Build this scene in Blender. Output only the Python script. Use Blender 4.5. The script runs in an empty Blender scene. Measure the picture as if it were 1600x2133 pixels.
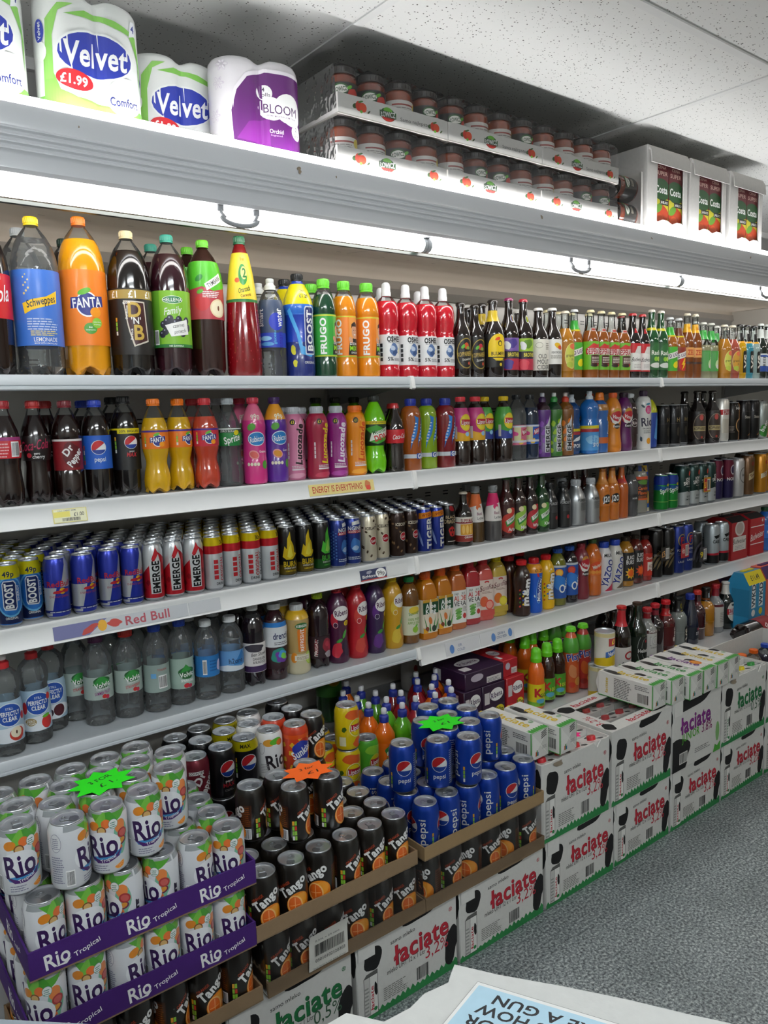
import bpy, math, random
import numpy as np
from mathutils import Vector, Matrix
from mathutils.geometry import tessellate_polygon
rnd = random.Random(7)
SC = bpy.context.scene
COL = SC.collection
PI = math.pi

# ------------------------------------------------------------------ camera, world, lights, exposure
CAM_Z, FPX, YAW, PITCH, ROLL = 1.35, 1620.0, 0.6608, -0.1305, -0.0280
_f = Vector((math.sin(YAW) * math.cos(PITCH), math.cos(YAW) * math.cos(PITCH), math.sin(PITCH)))
_r0 = Vector((math.cos(YAW), -math.sin(YAW), 0))
_u0 = _r0.cross(_f)
_r = math.cos(ROLL) * _r0 + math.sin(ROLL) * _u0
_u = -math.sin(ROLL) * _r0 + math.cos(ROLL) * _u0
cd = bpy.data.cameras.new('camera')
cam = bpy.data.objects.new('camera', cd)
COL.objects.link(cam)
cam.matrix_world = Matrix(((_r.x, _u.x, -_f.x, 0), (_r.y, _u.y, -_f.y, 0), (_r.z, _u.z, -_f.z, CAM_Z), (0, 0, 0, 1)))
cd.sensor_width = 36.0
cd.lens = FPX / 2133.0 * 36.0
cd.clip_start = 0.02
SC.camera = cam
SC.view_settings.view_transform = 'Standard'
SC.view_settings.look = 'None'
SC.view_settings.gamma = 1.0
SC.view_settings.use_curve_mapping = False
SC.view_settings.exposure = 0.0
try:
    SC.cycles.use_denoising = True
    SC.cycles.max_bounces = 9
    SC.cycles.diffuse_bounces = 3
    SC.cycles.glossy_bounces = 3
    SC.cycles.transmission_bounces = 6
    SC.cycles.transparent_max_bounces = 12
    SC.cycles.caustics_reflective = False
    SC.cycles.caustics_refractive = False
    SC.cycles.sample_clamp_indirect = 4.0
except Exception:
    pass
W = bpy.data.worlds.new('room_air')
SC.world = W
W.use_nodes = True
W.node_tree.nodes['Background'].inputs[0].default_value = (0.6, 0.65, 0.7, 1)
W.node_tree.nodes['Background'].inputs[1].default_value = 0.05
TUBE_E, STRIP_E, BATTEN_E, DIM_E = 13.0, 36.0, 50.0, 13.0     # emission of the canopy tubes, the canopy top strip, the ceiling battens

def px_ray(px, py):
    d = _f * FPX + _r * (px - 800) - _u * (py - 1066.5)
    return d

def at_z(px, py, z):
    d = px_ray(px, py)
    k = (z - CAM_Z) / d.z
    return d.x * k, d.y * k

def x_on(px, y, z):
    """world X of the point at depth y and height z that stands at photo column px"""
    k = (px - 800) / FPX
    a = _r - k * _f
    return -(a.y * y + a.z * (z - CAM_Z)) / a.x

# ------------------------------------------------------------------ colours and materials
def lin(c):
    if isinstance(c, str):
        c = c.lstrip('#')
        if len(c) == 3:
            c = ''.join(q * 2 for q in c)
        c = [int(c[i:i + 2], 16) / 255 for i in (0, 2, 4)]
    return tuple(x / 12.92 if x <= 0.04045 else ((x + 0.055) / 1.055) ** 2.4 for x in c)

def new_mat(name):
    m = bpy.data.materials.new(name)
    m.use_nodes = True
    nt = m.node_tree
    return m, nt, nt.nodes['Principled BSDF']

def attr_mat(name, rough=.4, metal=0., coat=0., spec=.5, noise=0., bump=0., nscale=60.):
    m, nt, b = new_mat(name)
    a = nt.nodes.new('ShaderNodeAttribute')
    a.attribute_name = 'Col'
    src = a.outputs['Color']
    if noise or bump:
        tc = nt.nodes.new('ShaderNodeTexCoord')
        n = nt.nodes.new('ShaderNodeTexNoise')
        n.inputs['Scale'].default_value = nscale
        n.inputs['Detail'].default_value = 3
        nt.links.new(tc.outputs['Object'], n.inputs['Vector'])
        if noise:
            mr = nt.nodes.new('ShaderNodeMapRange')
            mr.inputs[3].default_value = 1 - noise
            mr.inputs[4].default_value = 1 + noise
            nt.links.new(n.outputs['Fac'], mr.inputs[0])
            mx = nt.nodes.new('ShaderNodeVectorMath')
            mx.operation = 'SCALE'
            nt.links.new(src, mx.inputs[0])
            nt.links.new(mr.outputs[0], mx.inputs['Scale'])
            src = mx.outputs[0]
        if bump:
            bp = nt.nodes.new('ShaderNodeBump')
            bp.inputs['Strength'].default_value = bump
            bp.inputs['Distance'].default_value = .002
            nt.links.new(n.outputs['Fac'], bp.inputs['Height'])
            nt.links.new(bp.outputs[0], b.inputs['Normal'])
    nt.links.new(src, b.inputs['Base Color'])
    b.inputs['Roughness'].default_value = rough
    b.inputs['Metallic'].default_value = metal
    b.inputs['Coat Weight'].default_value = coat
    b.inputs['Coat Roughness'].default_value = .08
    b.inputs['Specular IOR Level'].default_value = spec
    return m

def thin_clear(name, tint, gloss, haze=0., rough=.06, bump=0., nscale=40.):
    m, nt, b = new_mat(name)
    nt.nodes.remove(b)
    out = nt.nodes['Material Output']
    tr = nt.nodes.new('ShaderNodeBsdfTransparent')
    tr.inputs[0].default_value = (*tint, 1)
    gl = nt.nodes.new('ShaderNodeBsdfGlossy')
    gl.inputs['Roughness'].default_value = rough
    fr = nt.nodes.new('ShaderNodeLayerWeight')
    fr.inputs[0].default_value = gloss
    mx = nt.nodes.new('ShaderNodeMixShader')
    nt.links.new(fr.outputs['Fresnel'], mx.inputs[0])
    nt.links.new(tr.outputs[0], mx.inputs[1])
    nt.links.new(gl.outputs[0], mx.inputs[2])
    res = mx
    if haze:
        df = nt.nodes.new('ShaderNodeBsdfDiffuse')
        df.inputs[0].default_value = (.8, .8, .8, 1)
        m2 = nt.nodes.new('ShaderNodeMixShader')
        m2.inputs[0].default_value = haze
        nt.links.new(mx.outputs[0], m2.inputs[1])
        nt.links.new(df.outputs[0], m2.inputs[2])
        res = m2
    if bump:
        tc = nt.nodes.new('ShaderNodeTexCoord')
        n = nt.nodes.new('ShaderNodeTexNoise')
        n.inputs['Scale'].default_value = nscale
        bp = nt.nodes.new('ShaderNodeBump')
        bp.inputs['Strength'].default_value = bump
        bp.inputs['Distance'].default_value = .004
        nt.links.new(tc.outputs['Object'], n.inputs['Vector'])
        nt.links.new(n.outputs['Fac'], bp.inputs['Height'])
        nt.links.new(bp.outputs[0], gl.inputs['Normal'])
        nt.links.new(bp.outputs[0], fr.inputs['Normal'])
    nt.links.new(res.outputs[0], out.inputs[0])
    return m

def emit_mat(name, col, e):
    m, nt, b = new_mat(name)
    b.inputs['Base Color'].default_value = (.8, .8, .8, 1)
    b.inputs['Emission Color'].default_value = (*col, 1)
    b.inputs['Emission Strength'].default_value = e
    return m

PRINT = attr_mat('printed_label', .42, 0, .12)
SLEEVE = attr_mat('glossy_sleeve', .28, 0, .5)
CANMET = attr_mat('printed_can_metal', .3, .55, .2)
ALU = attr_mat('brushed_aluminium', .3, .85)
PLASTIC = attr_mat('moulded_plastic', .38)
LIQUID = attr_mat('drink_in_clear_plastic', .12, 0, .8)
DARKGLASS = attr_mat('dark_bottle_glass', .06, 0, 1., .6)
CARD = attr_mat('cardboard', .75, 0, 0, .25, .06, .25, 90.)
ENAMEL = attr_mat('enamelled_steel', .32, 0, .25, .5, .03, 0., 9.)
FLATPAINT = attr_mat('matt_paint', .7, 0, 0, .3, .03, 0., 14.)
CLOTH = attr_mat('soft_wrap', .35, 0, .4, .5, .03, .5, 22.)
NEON = attr_mat('neon_card', .6)
PETCLEAR = thin_clear('clear_plastic_wall', (.93, .95, .95), .22, .03)
GLASSCLEAR = thin_clear('clear_glass_wall', (.9, .93, .92), .3, 0, .03)
FILM = thin_clear('shrink_film', (.95, .95, .95), .16, .012, .16, .5, 34.)
FILMHAZE = thin_clear('hazy_shrink_film', (.95, .95, .95), .16, .03, .18, .5, 30.)
WATER = thin_clear('water_in_clear_plastic', (.84, .88, .89), .30, .07, .05, .35, 55.)
TUBE = emit_mat('lit_tube', (1., .98, .95), TUBE_E)
STRIP = emit_mat('lit_strip', (1., 1., 1.), STRIP_E)
BATTEN = emit_mat('lit_batten_tube', (.93, .99, 1.02), BATTEN_E)
DIMTUBE = emit_mat('dim_warm_batten_tube', (1., .93, .84), DIM_E)  # set weaker and warmer than the other battens, keeps the right side dimmer

# ------------------------------------------------------------------ mesh builder
class MB:
    def __init__(s):
        s.v, s.f, s.m, s.c, s.mats, s.flat, s.nv = [], [], [], [], [], set(), {}

    def mi(s, mat):
        if mat not in s.mats:
            s.mats.append(mat)
        return s.mats.index(mat)

    def add(s, verts, faces, col, mat, flat=False, nrm=None):
        o = len(s.v)
        if nrm:
            for i, q in enumerate(nrm):
                s.nv[o + i] = q
        s.v.extend(verts)
        c = lin(col)
        s.c.extend([c] * len(verts))
        k = s.mi(mat)
        for f in faces:
            if flat:
                s.flat.add(len(s.f))
            s.f.append([i + o for i in f])
            s.m.append(k)
        return s

    def box(s, x0, y0, z0, x1, y1, z1, col, mat, b=0.0):
        if b <= 0:
            v = [(x, y, z) for z in (z0, z1) for y in (y0, y1) for x in (x0, x1)]
            f = [(0, 2, 3, 1), (4, 5, 7, 6), (0, 1, 5, 4), (2, 6, 7, 3), (0, 4, 6, 2), (1, 3, 7, 5)]
            return s.add(v, f, col, mat)
        # bevelled: three nested rounded rectangles stacked
        def ring(i, z):
            return [(x0 + b, y0 + i, z), (x1 - b, y0 + i, z), (x1 - i, y0 + b, z), (x1 - i, y1 - b, z),
                    (x1 - b, y1 - i, z), (x0 + b, y1 - i, z), (x0 + i, y1 - b, z), (x0 + i, y0 + b, z)]
        rs = [ring(b, z0), ring(0, z0 + b), ring(0, z1 - b), ring(b, z1)]
        v = [p for r in rs for p in r]
        f = [tuple(range(7, -1, -1)), tuple(range(24, 32))]
        for k in range(3):
            for i in range(8):
                j = (i + 1) % 8
                f.append((k * 8 + i, k * 8 + j, k * 8 + 8 + j, k * 8 + 8 + i))
        return s.add(v, f, col, mat)

    def lathe(s, prof, col, mat, n=28, lobes=0, lobe_h=0., sq=0., capb=True, capt=True, at=(0, 0, 0)):
        v, f = [], []
        for r, z in prof:
            for i in range(n):
                a = 2 * PI * i / n
                rr = r
                zz = z
                if lobes and z < lobe_h:
                    w = .5 + .5 * math.cos(lobes * a)
                    t = 1 - z / lobe_h
                    rr *= 1 - .16 * w * t
                    zz = z + lobe_h * .75 * w * t * t
                if sq:
                    ca, sa = abs(math.cos(a)), abs(math.sin(a))
                    rr *= (1 - sq) + sq * (1 / (ca ** 6 + sa ** 6) ** (1 / 6))
                v.append((at[0] + rr * math.sin(a), at[1] - rr * math.cos(a), at[2] + zz))
        for k in range(len(prof) - 1):
            for i in range(n):
                j = (i + 1) % n
                f.append((k * n + i, k * n + j, (k + 1) * n + j, (k + 1) * n + i))
        if capb:
            f.append(tuple(range(n - 1, -1, -1)))
        if capt:
            o = (len(prof) - 1) * n
            f.append(tuple(range(o, o + n)))
        return s.add(v, f, col, mat)

    def prism(s, prof, x0, x1, col, mat, axis='x'):
        """closed outline extruded: axis x -> outline in (y, z); y -> outline in (x, z); z -> outline in (x, y)"""
        n = len(prof)
        def P(p, t):
            return (t, p[0], p[1]) if axis == 'x' else (p[0], t, p[1]) if axis == 'y' else (p[0], p[1], t)
        v = [P(p, x0) for p in prof] + [P(p, x1) for p in prof]
        f = [tuple(range(n - 1, -1, -1)), tuple(range(n, 2 * n))]
        f += [(i, (i + 1) % n, n + (i + 1) % n, n + i) for i in range(n)]
        return s.add(v, f, col, mat)

    def tube(s, pts, r, col, mat, n=8):
        v, f = [], []
        pts = [Vector(p) for p in pts]
        for k, p in enumerate(pts):
            t = (pts[min(k + 1, len(pts) - 1)] - pts[max(k - 1, 0)]).normalized()
            a = t.cross(Vector((0, 1, 0)))
            if a.length < .05:
                a = t.cross(Vector((0, 0, 1)))
            a.normalize()
            b = t.cross(a)
            v += [tuple(p + r * (math.cos(2 * PI * i / n) * a + math.sin(2 * PI * i / n) * b)) for i in range(n)]
        for k in range(len(pts) - 1):
            f += [(k * n + i, k * n + (i + 1) % n, (k + 1) * n + (i + 1) % n, (k + 1) * n + i) for i in range(n)]
        f += [tuple(range(n - 1, -1, -1)), tuple(range((len(pts) - 1) * n, len(pts) * n))]
        return s.add(v, f, col, mat)

    def grid(s, fn, nu, nv, col, mat):
        v = [fn(i / nu, j / nv) for j in range(nv + 1) for i in range(nu + 1)]
        f = [(j * (nu + 1) + i, j * (nu + 1) + i + 1, (j + 1) * (nu + 1) + i + 1, (j + 1) * (nu + 1) + i) for j in range(nv) for i in range(nu)]
        return s.add(v, f, col, mat)

    def mesh(s, name, angle=38):
        me = bpy.data.meshes.new(name)
        me.from_pydata(s.v, [], s.f)
        for m in s.mats:
            me.materials.append(m)
        me.polygons.foreach_set('material_index', s.m)
        me.polygons.foreach_set('use_smooth', [i not in s.flat for i in range(len(s.f))])
        ca = me.color_attributes.new('Col', 'FLOAT_COLOR', 'POINT')
        cb = np.ones((len(s.c), 4), 'f')
        if s.c:
            cb[:, :3] = s.c
        ca.data.foreach_set('color', cb.ravel())
        me.update()
        try:
            me.set_sharp_from_angle(angle=math.radians(angle))
        except Exception:
            pass
        if s.nv:
            # lettering and pictures on a round body take the body's own smooth normals
            nl = len(me.loops)
            buf = np.empty(nl * 3, 'f')
            me.corner_normals.foreach_get('vector', buf)
            buf = buf.reshape(-1, 3)
            vi = np.empty(nl, 'i')
            me.loops.foreach_get('vertex_index', vi)
            vn = np.zeros((len(s.v), 3), 'f')
            ks = np.fromiter(s.nv.keys(), 'i', len(s.nv))
            vn[ks] = np.array(list(s.nv.values()), 'f')
            has = np.zeros(len(s.v), bool)
            has[ks] = True
            sel = has[vi]
            buf[sel] = vn[vi[sel]]
            me.polygons.foreach_set('use_smooth', [True] * len(me.polygons))
            me.normals_split_custom_set(buf)
        return me

    def obj(s, name, parent=None, angle=38):
        o = bpy.data.objects.new(name, s.mesh(name, angle))
        COL.objects.link(o)
        o.parent = parent
        return o

def tag(o, label, cat, group=None, kind=None):
    if label:
        o['label'] = label
    if cat:
        o['category'] = cat
    if group:
        o['group'] = group
    if kind:
        o['kind'] = kind
    return o

def thing(name, label, cat, loc=(0, 0, 0), rz=0., group=None):
    o = bpy.data.objects.new(name, None)
    o.empty_display_size = .02
    COL.objects.link(o)
    o.location = loc
    o.rotation_euler = (0, 0, rz)
    return tag(o, label, cat, group)

def struct(mb, name):
    return tag(mb.obj(name), None, None, None, 'structure')

def copy_tree(root):
    r = root.copy()
    COL.objects.link(r)
    for ch in root.children:
        c = ch.copy()
        COL.objects.link(c)
        c.parent = r
        for g in ch.children:
            d = g.copy()
            COL.objects.link(d)
            d.parent = c
    return r

# ------------------------------------------------------------------ printed artwork: flat shapes and lettering laid on a surface
_tc = bpy.data.curves.new('lettering', 'FONT')
_tc.resolution_u = 3
_to = bpy.data.objects.new('lettering', _tc)
_cache = {}

def glyphs(text, bold):
    k = (text, bold)
    if k not in _cache:
        _tc.body = text
        _tc.offset = bold * .48
        _tc.space_character = 1 + bold * 1.1
        me = bpy.data.meshes.new_from_object(_to)
        vs = [(v.co.x, v.co.y) for v in me.vertices]
        tris = [[vs[i] for i in p.vertices] for p in me.polygons]
        bpy.data.meshes.remove(me)
        x0 = min((v[0] for v in vs), default=0)
        x1 = max((v[0] for v in vs), default=1)
        _cache[k] = (tris, x0, x1)
    return _cache[k]

def R(u0, v0, u1, v1, c):
    return ('p', [(u0, v0), (u1, v0), (u1, v1), (u0, v1)], c)

def E(u, v, ru, rv, c, rot=0, n=22, a0=0., a1=360.):
    pts = []
    full = a1 - a0 >= 360
    for i in range(n if full else n + 1):
        a = math.radians(a0 + (a1 - a0) * i / n)
        x, y = ru * math.cos(a), rv * math.sin(a)
        t = math.radians(rot)
        pts.append((u + x * math.cos(t) - y * math.sin(t), v + x * math.sin(t) + y * math.cos(t)))
    return ('p', pts, c)

def P(pts, c):
    return ('q', pts, c)

def T(text, u, v, h, c, rot=0, b=.02, w=None, sh=0., al='c'):
    return ('t', text, u, v, h, c, rot, b, w, sh, al)

def BLOB(u, v, ru, rv, c, seed=0, n=26, amp=.22, rot=0):
    g = random.Random(seed)
    k = [(g.uniform(-1, 1), g.uniform(0, 6.28)) for _ in range(4)]
    pts = []
    for i in range(n):
        a = 2 * PI * i / n
        q = 1 + amp * sum(w * math.sin((j + 2) * a + ph) / (j + 1) for j, (w, ph) in enumerate(k))
        x, y = ru * q * math.cos(a), rv * q * math.sin(a)
        t = math.radians(rot)
        pts.append((u + x * math.cos(t) - y * math.sin(t), v + x * math.sin(t) + y * math.cos(t)))
    return ('q', pts, c)

def BAR(u0, v0, u1, v1, c='#111', bg='#fff', n=16):
    """a printed barcode"""
    g = random.Random(int(abs(u0 * 7 + v0)))
    o = [R(u0, v0, u1, v1, bg)] if bg else []
    x = u0 + (u1 - u0) * .06
    step = (u1 - u0) * .88 / n
    for i in range(n):
        o.append(R(x, v0 + (v1 - v0) * .08, x + step * g.choice((.35, .5, .75)), v1 - (v1 - v0) * .08, c))
        x += step
    return o

def LINES(u0, v0, u1, v1, c, n=5, seed=1):
    """small print as rows of broken strokes"""
    g = random.Random(seed)
    o = []
    dv = (v1 - v0) / n
    for k in range(n):
        x = u0
        end = u1 - g.random() * (u1 - u0) * .25
        while x < end:
            w = (u1 - u0) * g.uniform(.08, .2)
            o.append(R(x, v0 + k * dv, min(x + w, end), v0 + k * dv + dv * .45, c))
            x += w + (u1 - u0) * .025
    return o

def flatten(art):
    """ops -> list of (convex polygon, colour, layer)"""
    out = []
    ops = []
    for a in art:
        if isinstance(a, list):
            ops.extend(a)
        else:
            ops.append(a)
    lay = 0
    last = None
    for op in ops:
        key = (op[0], op[2] if op[0] != 't' else None)
        if op[0] == 'p':
            lay += 1
            out.append((op[1], op[2], lay))
        elif op[0] == 'q':
            lay += 1
            for t in tessellate_polygon([[Vector((x, y, 0)) for x, y in op[1]]]):
                tri = [op[1][i] for i in t]
                ar = (tri[1][0] - tri[0][0]) * (tri[2][1] - tri[0][1]) - (tri[2][0] - tri[0][0]) * (tri[1][1] - tri[0][1])
                out.append((tri if ar > 0 else tri[::-1], op[2], lay))
        else:
            lay += 1
            _, text, u, v, h, c, rot, b, w, sh, al = op
            tris, x0, x1 = glyphs(text, b)
            sy = h / .69
            sx = w / (x1 - x0) if w else sy
            xm = x0 if al == 'l' else (x0 + x1) / 2
            t = math.radians(rot)
            ct, st = math.cos(t), math.sin(t)
            for tri in tris:
                q = []
                for x, y in tri:
                    yy = y * sy - h / 2
                    xx = (x - xm) * sx + sh * yy
                    q.append((u + xx * ct - yy * st, v + xx * st + yy * ct))
                out.append((q, c, lay))
    return out, lay

def clip(poly, ax, lo, hi):
    for sgn, lim in ((1, lo), (-1, -hi)):
        res = []
        for i in range(len(poly)):
            a, b = poly[i - 1], poly[i]
            da, db = sgn * a[ax] - lim, sgn * b[ax] - lim
            if da >= 0:
                if not res or res[-1] != a:
                    res.append(a)
            if (da > 0 > db) or (da < 0 < db):
                t = da / (da - db)
                res.append((a[0] + (b[0] - a[0]) * t, a[1] + (b[1] - a[1]) * t))
        poly = res
        if len(poly) < 3:
            return []
    return poly

def lay_art(mb, art, fn, mat, du=None, vcuts=None, step=.00003, base=.00012, clipv=None, clipu=None):
    """fn(u_mm, v_mm, off_m) -> xyz"""
    polys, n = flatten(art)
    if n * step > .0006:
        step = .0006 / n
    for poly, c, lay in polys:
        parts = [poly]
        if clipv:
            parts = [q for q in (clip(p, 1, *clipv) for p in parts) if q]
        if clipu:
            parts = [q for q in (clip(p, 0, *clipu) for p in parts) if q]
        if du:
            nx = []
            for p in parts:
                a, b = min(q[0] for q in p), max(q[0] for q in p)
                i0, i1 = math.floor(a / du + 1e-6), math.ceil(b / du - 1e-6)
                if i1 - i0 <= 1:
                    nx.append(p)
                else:
                    nx += [q for q in (clip(p, 0, i * du, (i + 1) * du) for i in range(i0, i1)) if q]
            parts = nx
        if vcuts:
            nx = []
            for p in parts:
                a, b = min(q[1] for q in p), max(q[1] for q in p)
                cs = [a - 1] + [z for z in vcuts if a < z < b] + [b + 1]
                if len(cs) == 2:
                    nx.append(p)
                else:
                    nx += [q for q in (clip(p, 1, cs[i], cs[i + 1]) for i in range(len(cs) - 1)) if q]
            parts = nx
        off = base + lay * step
        for p in parts:
            mb.add([fn(u, v, off) for u, v in p], [tuple(range(len(p)))], c, mat, True, [fn.nrm(u) for u, v in p] if hasattr(fn, 'nrm') else None)

def round_fn(prof, R0, n=28):
    """maps artwork millimetres onto a lathed surface; u runs round the front, R0 the radius it was drawn for"""
    zs = [p[1] for p in prof]
    rs = [p[0] for p in prof]
    def fn(u, v, off):
        z = v / 1000
        if z <= zs[0]:
            r = rs[0]
        elif z >= zs[-1]:
            r = rs[-1]
        else:
            k = 0
            while k < len(zs) - 2 and zs[k + 1] < z:
                k += 1
            d = zs[k + 1] - zs[k]
            t = (z - zs[k]) / d if d > 1e-9 else 0
            r = rs[k] + (rs[k + 1] - rs[k]) * t
        r += off
        # stay on the flat facets of the n-sided body so that stacked layers of print never cross
        q = u / 1000 / R0 / st
        k = math.floor(q + 1e-9)
        t = q - k
        a0, a1 = k * st, (k + 1) * st
        return (r * (math.sin(a0) * (1 - t) + math.sin(a1) * t), -r * (math.cos(a0) * (1 - t) + math.cos(a1) * t), z)
    st = 2 * PI / n
    fn.nrm = lambda u: (math.sin(u / 1000 / R0), -math.cos(u / 1000 / R0), 0)
    return fn

def plane_fn(o, ux, vx, nx):
    o, ux, vx, nx = Vector(o), Vector(ux), Vector(vx), Vector(nx)
    def fn(u, v, off):
        return tuple(o + ux * (u / 1000) + vx * (v / 1000) + nx * off)
    return fn

# ------------------------------------------------------------------ the setting
H_CEIL = 2.305
X0, X1, Y0, Y1 = -2.4, 6.2, -2.6, 2.32

def floor_mat():
    m, nt, b = new_mat('speckled_vinyl')
    tc = nt.nodes.new('ShaderNodeTexCoord')
    def ramp(scale, stops, kind='n'):
        n = nt.nodes.new('ShaderNodeTexNoise' if kind == 'n' else 'ShaderNodeTexVoronoi')
        n.inputs['Scale'].default_value = scale
        if kind == 'n':
            n.inputs['Detail'].default_value = 4
            n.inputs['Roughness'].default_value = .65
        nt.links.new(tc.outputs['Object'], n.inputs['Vector'])
        r = nt.nodes.new('ShaderNodeValToRGB')
        el = r.color_ramp.elements
        while len(el) < len(stops):
            el.new(.5)
        for e, (p, c) in zip(el, stops):
            e.position = p
            e.color = (*lin(c), 1)
        nt.links.new(n.outputs['Fac' if kind == 'n' else 'Color'], r.inputs[0])
        return r
    a = ramp(150, [(.36, '#3c4246'), (.47, '#7d8588'), (.55, '#a2aaab'), (.66, '#dde2e1')])
    w = ramp(3.5, [(.3, '#c9cccc'), (.7, '#ffffff')])
    mx = nt.nodes.new('ShaderNodeMix')
    mx.data_type = 'RGBA'
    mx.blend_type = 'MULTIPLY'
    mx.inputs[0].default_value = 1
    nt.links.new(a.outputs[0], mx.inputs[6])
    nt.links.new(w.outputs[0], mx.inputs[7])
    nt.links.new(mx.outputs[2], b.inputs['Base Color'])
    b.inputs['Roughness'].default_value = .42
    return m

def tile_mat():
    m, nt, b = new_mat('mineral_ceiling_tile')
    tc = nt.nodes.new('ShaderNodeTexCoord')
    mp = nt.nodes.new('ShaderNodeMapping')
    mp.inputs['Scale'].default_value = (1, 1.25, 1)
    nt.links.new(tc.outputs['Object'], mp.inputs[0])
    v = nt.nodes.new('ShaderNodeTexVoronoi')
    v.inputs['Scale'].default_value = 120
    v.inputs['Randomness'].default_value = 1
    nz = nt.nodes.new('ShaderNodeTexNoise')
    nz.inputs['Scale'].default_value = 160
    av = nt.nodes.new('ShaderNodeVectorMath')
    av.operation = 'MULTIPLY_ADD'
    av.inputs[1].default_value = (.006, .006, 0)
    nt.links.new(mp.outputs[0], nz.inputs['Vector'])
    nt.links.new(nz.outputs['Color'], av.inputs[0])
    nt.links.new(mp.outputs[0], av.inputs[2])
    nt.links.new(av.outputs[0], v.inputs['Vector'])
    # pits of different size: threshold varies with the cell's own colour
    sp = nt.nodes.new('ShaderNodeSeparateColor')
    nt.links.new(v.outputs['Color'], sp.inputs[0])
    th = nt.nodes.new('ShaderNodeMapRange')
    th.inputs[1].default_value = .35
    th.inputs[3].default_value = 0.
    th.inputs[4].default_value = .30
    nt.links.new(sp.outputs[0], th.inputs[0])
    lt = nt.nodes.new('ShaderNodeMath')
    lt.operation = 'LESS_THAN'
    nt.links.new(v.outputs['Distance'], lt.inputs[0])
    nt.links.new(th.outputs[0], lt.inputs[1])
    mx = nt.nodes.new('ShaderNodeMix')
    mx.data_type = 'RGBA'
    mx.inputs[6].default_value = (*lin('#e9e9e6'), 1)
    mx.inputs[7].default_value = (*lin('#55544f'), 1)
    nt.links.new(lt.outputs[0], mx.inputs[0])
    nt.links.new(mx.outputs[2], b.inputs['Base Color'])
    b.inputs['Roughness'].default_value = .9
    return m

FLOORM, TILEM = floor_mat(), tile_mat()
struct(MB().box(X0, Y0, -.06, X1, Y1, 0, '#777', FLOORM), 'floor')
struct(MB().box(X0, Y0, H_CEIL, X1, Y1, H_CEIL + .05, '#fff', TILEM), 'ceiling')
struct(MB().box(X0, Y1, 0, X1, Y1 + .1, H_CEIL, '#8f8f8d', FLATPAINT), 'wall_back')
struct(MB().box(X0, Y0 - .1, 0, X1, Y0, H_CEIL, '#cfccc4', FLATPAINT), 'wall_front')
struct(MB().box(X0 - .1, Y0, 0, X0, Y1, H_CEIL, '#cfccc4', FLATPAINT), 'wall_left')
struct(MB().box(X1, Y0, 0, X1 + .1, Y1, H_CEIL, '#b9b3aa', FLATPAINT), 'wall_right')
GX = [1.25 + 1.2 * k for k in range(-3, 5)]
GY = [1.19 - .6 * 2 * k for k in range(4)]
n = 0
for x in GX:
    if X0 < x < X1:
        n += 1
        struct(MB().box(x - .012, Y0, H_CEIL - .004, x + .012, Y1, H_CEIL + .001, '#e4e4e2', FLATPAINT), f'trim_{n}')
for y in GY:
    n += 1
    struct(MB().box(X0, y - .012, H_CEIL - .005, X1, y + .012, H_CEIL + .001, '#e4e4e2', FLATPAINT), f'trim_{n}')
struct(MB().box(X0, Y1 - .02, H_CEIL - .03, X1, Y1, H_CEIL, '#d0d0ce', FLATPAINT), f'trim_{n + 1}')

LAMPS = [(.30, -.40, BATTEN), (-1.5, -.40, BATTEN), (.30, -1.7, BATTEN), (3.1, -.60, DIMTUBE), (5.2, -.60, DIMTUBE)]
for k, (x, y, tube_mat) in enumerate(LAMPS):
    t = thing('ceiling_light', 'twin tube batten light on the ceiling over the shop aisle', 'ceiling light', (x, y, H_CEIL), 0, 'ceiling batten lights')
    MB().prism([(-.06, 0), (-.03, -.05), (.03, -.05), (.06, 0)], -.62, .62, '#eee', ENAMEL).obj('housing', t)
    for s in (-1, 1):
        o = MB().lathe([(.016, 0), (.016, 1.2)], '#fff', tube_mat, 14).obj('tube', t)
        o.location = (-.6, s * .05, -.075)
        o.rotation_euler = (0, PI / 2, 0)
    for sx in (-.605, .605):
        MB().box(sx - .006, -.07, -.095, sx + .006, .07, -.04, '#ddd', PLASTIC).obj('tube_holder', t)

# ------------------------------------------------------------------ the refrigerated cabinet
BAY = [-1.04, .21, 1.46, 2.71, 3.96, 5.21]
YS, YB = 1.73, 2.17                       # shelf front edge, back panel
ZS = [1.44, 1.17, .917, .638]             # shelf tops
ZD = .36                                  # bottom deck
YC = 1.62                                 # canopy fascia
fr = thing('refrigerated_display_cabinet', 'long white open refrigerated display cabinet with four shelves of drinks', 'display fridge', (2.1, 1.9, 0))
def part(mb, name, parent=fr, angle=38):
    o = mb.obj(name, parent, angle)
    if parent is fr:
        o.matrix_parent_inverse = Matrix.Translation((-2.1, -1.9, 0))
    return o
XA, XZ = BAY[0], BAY[-1]
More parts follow.
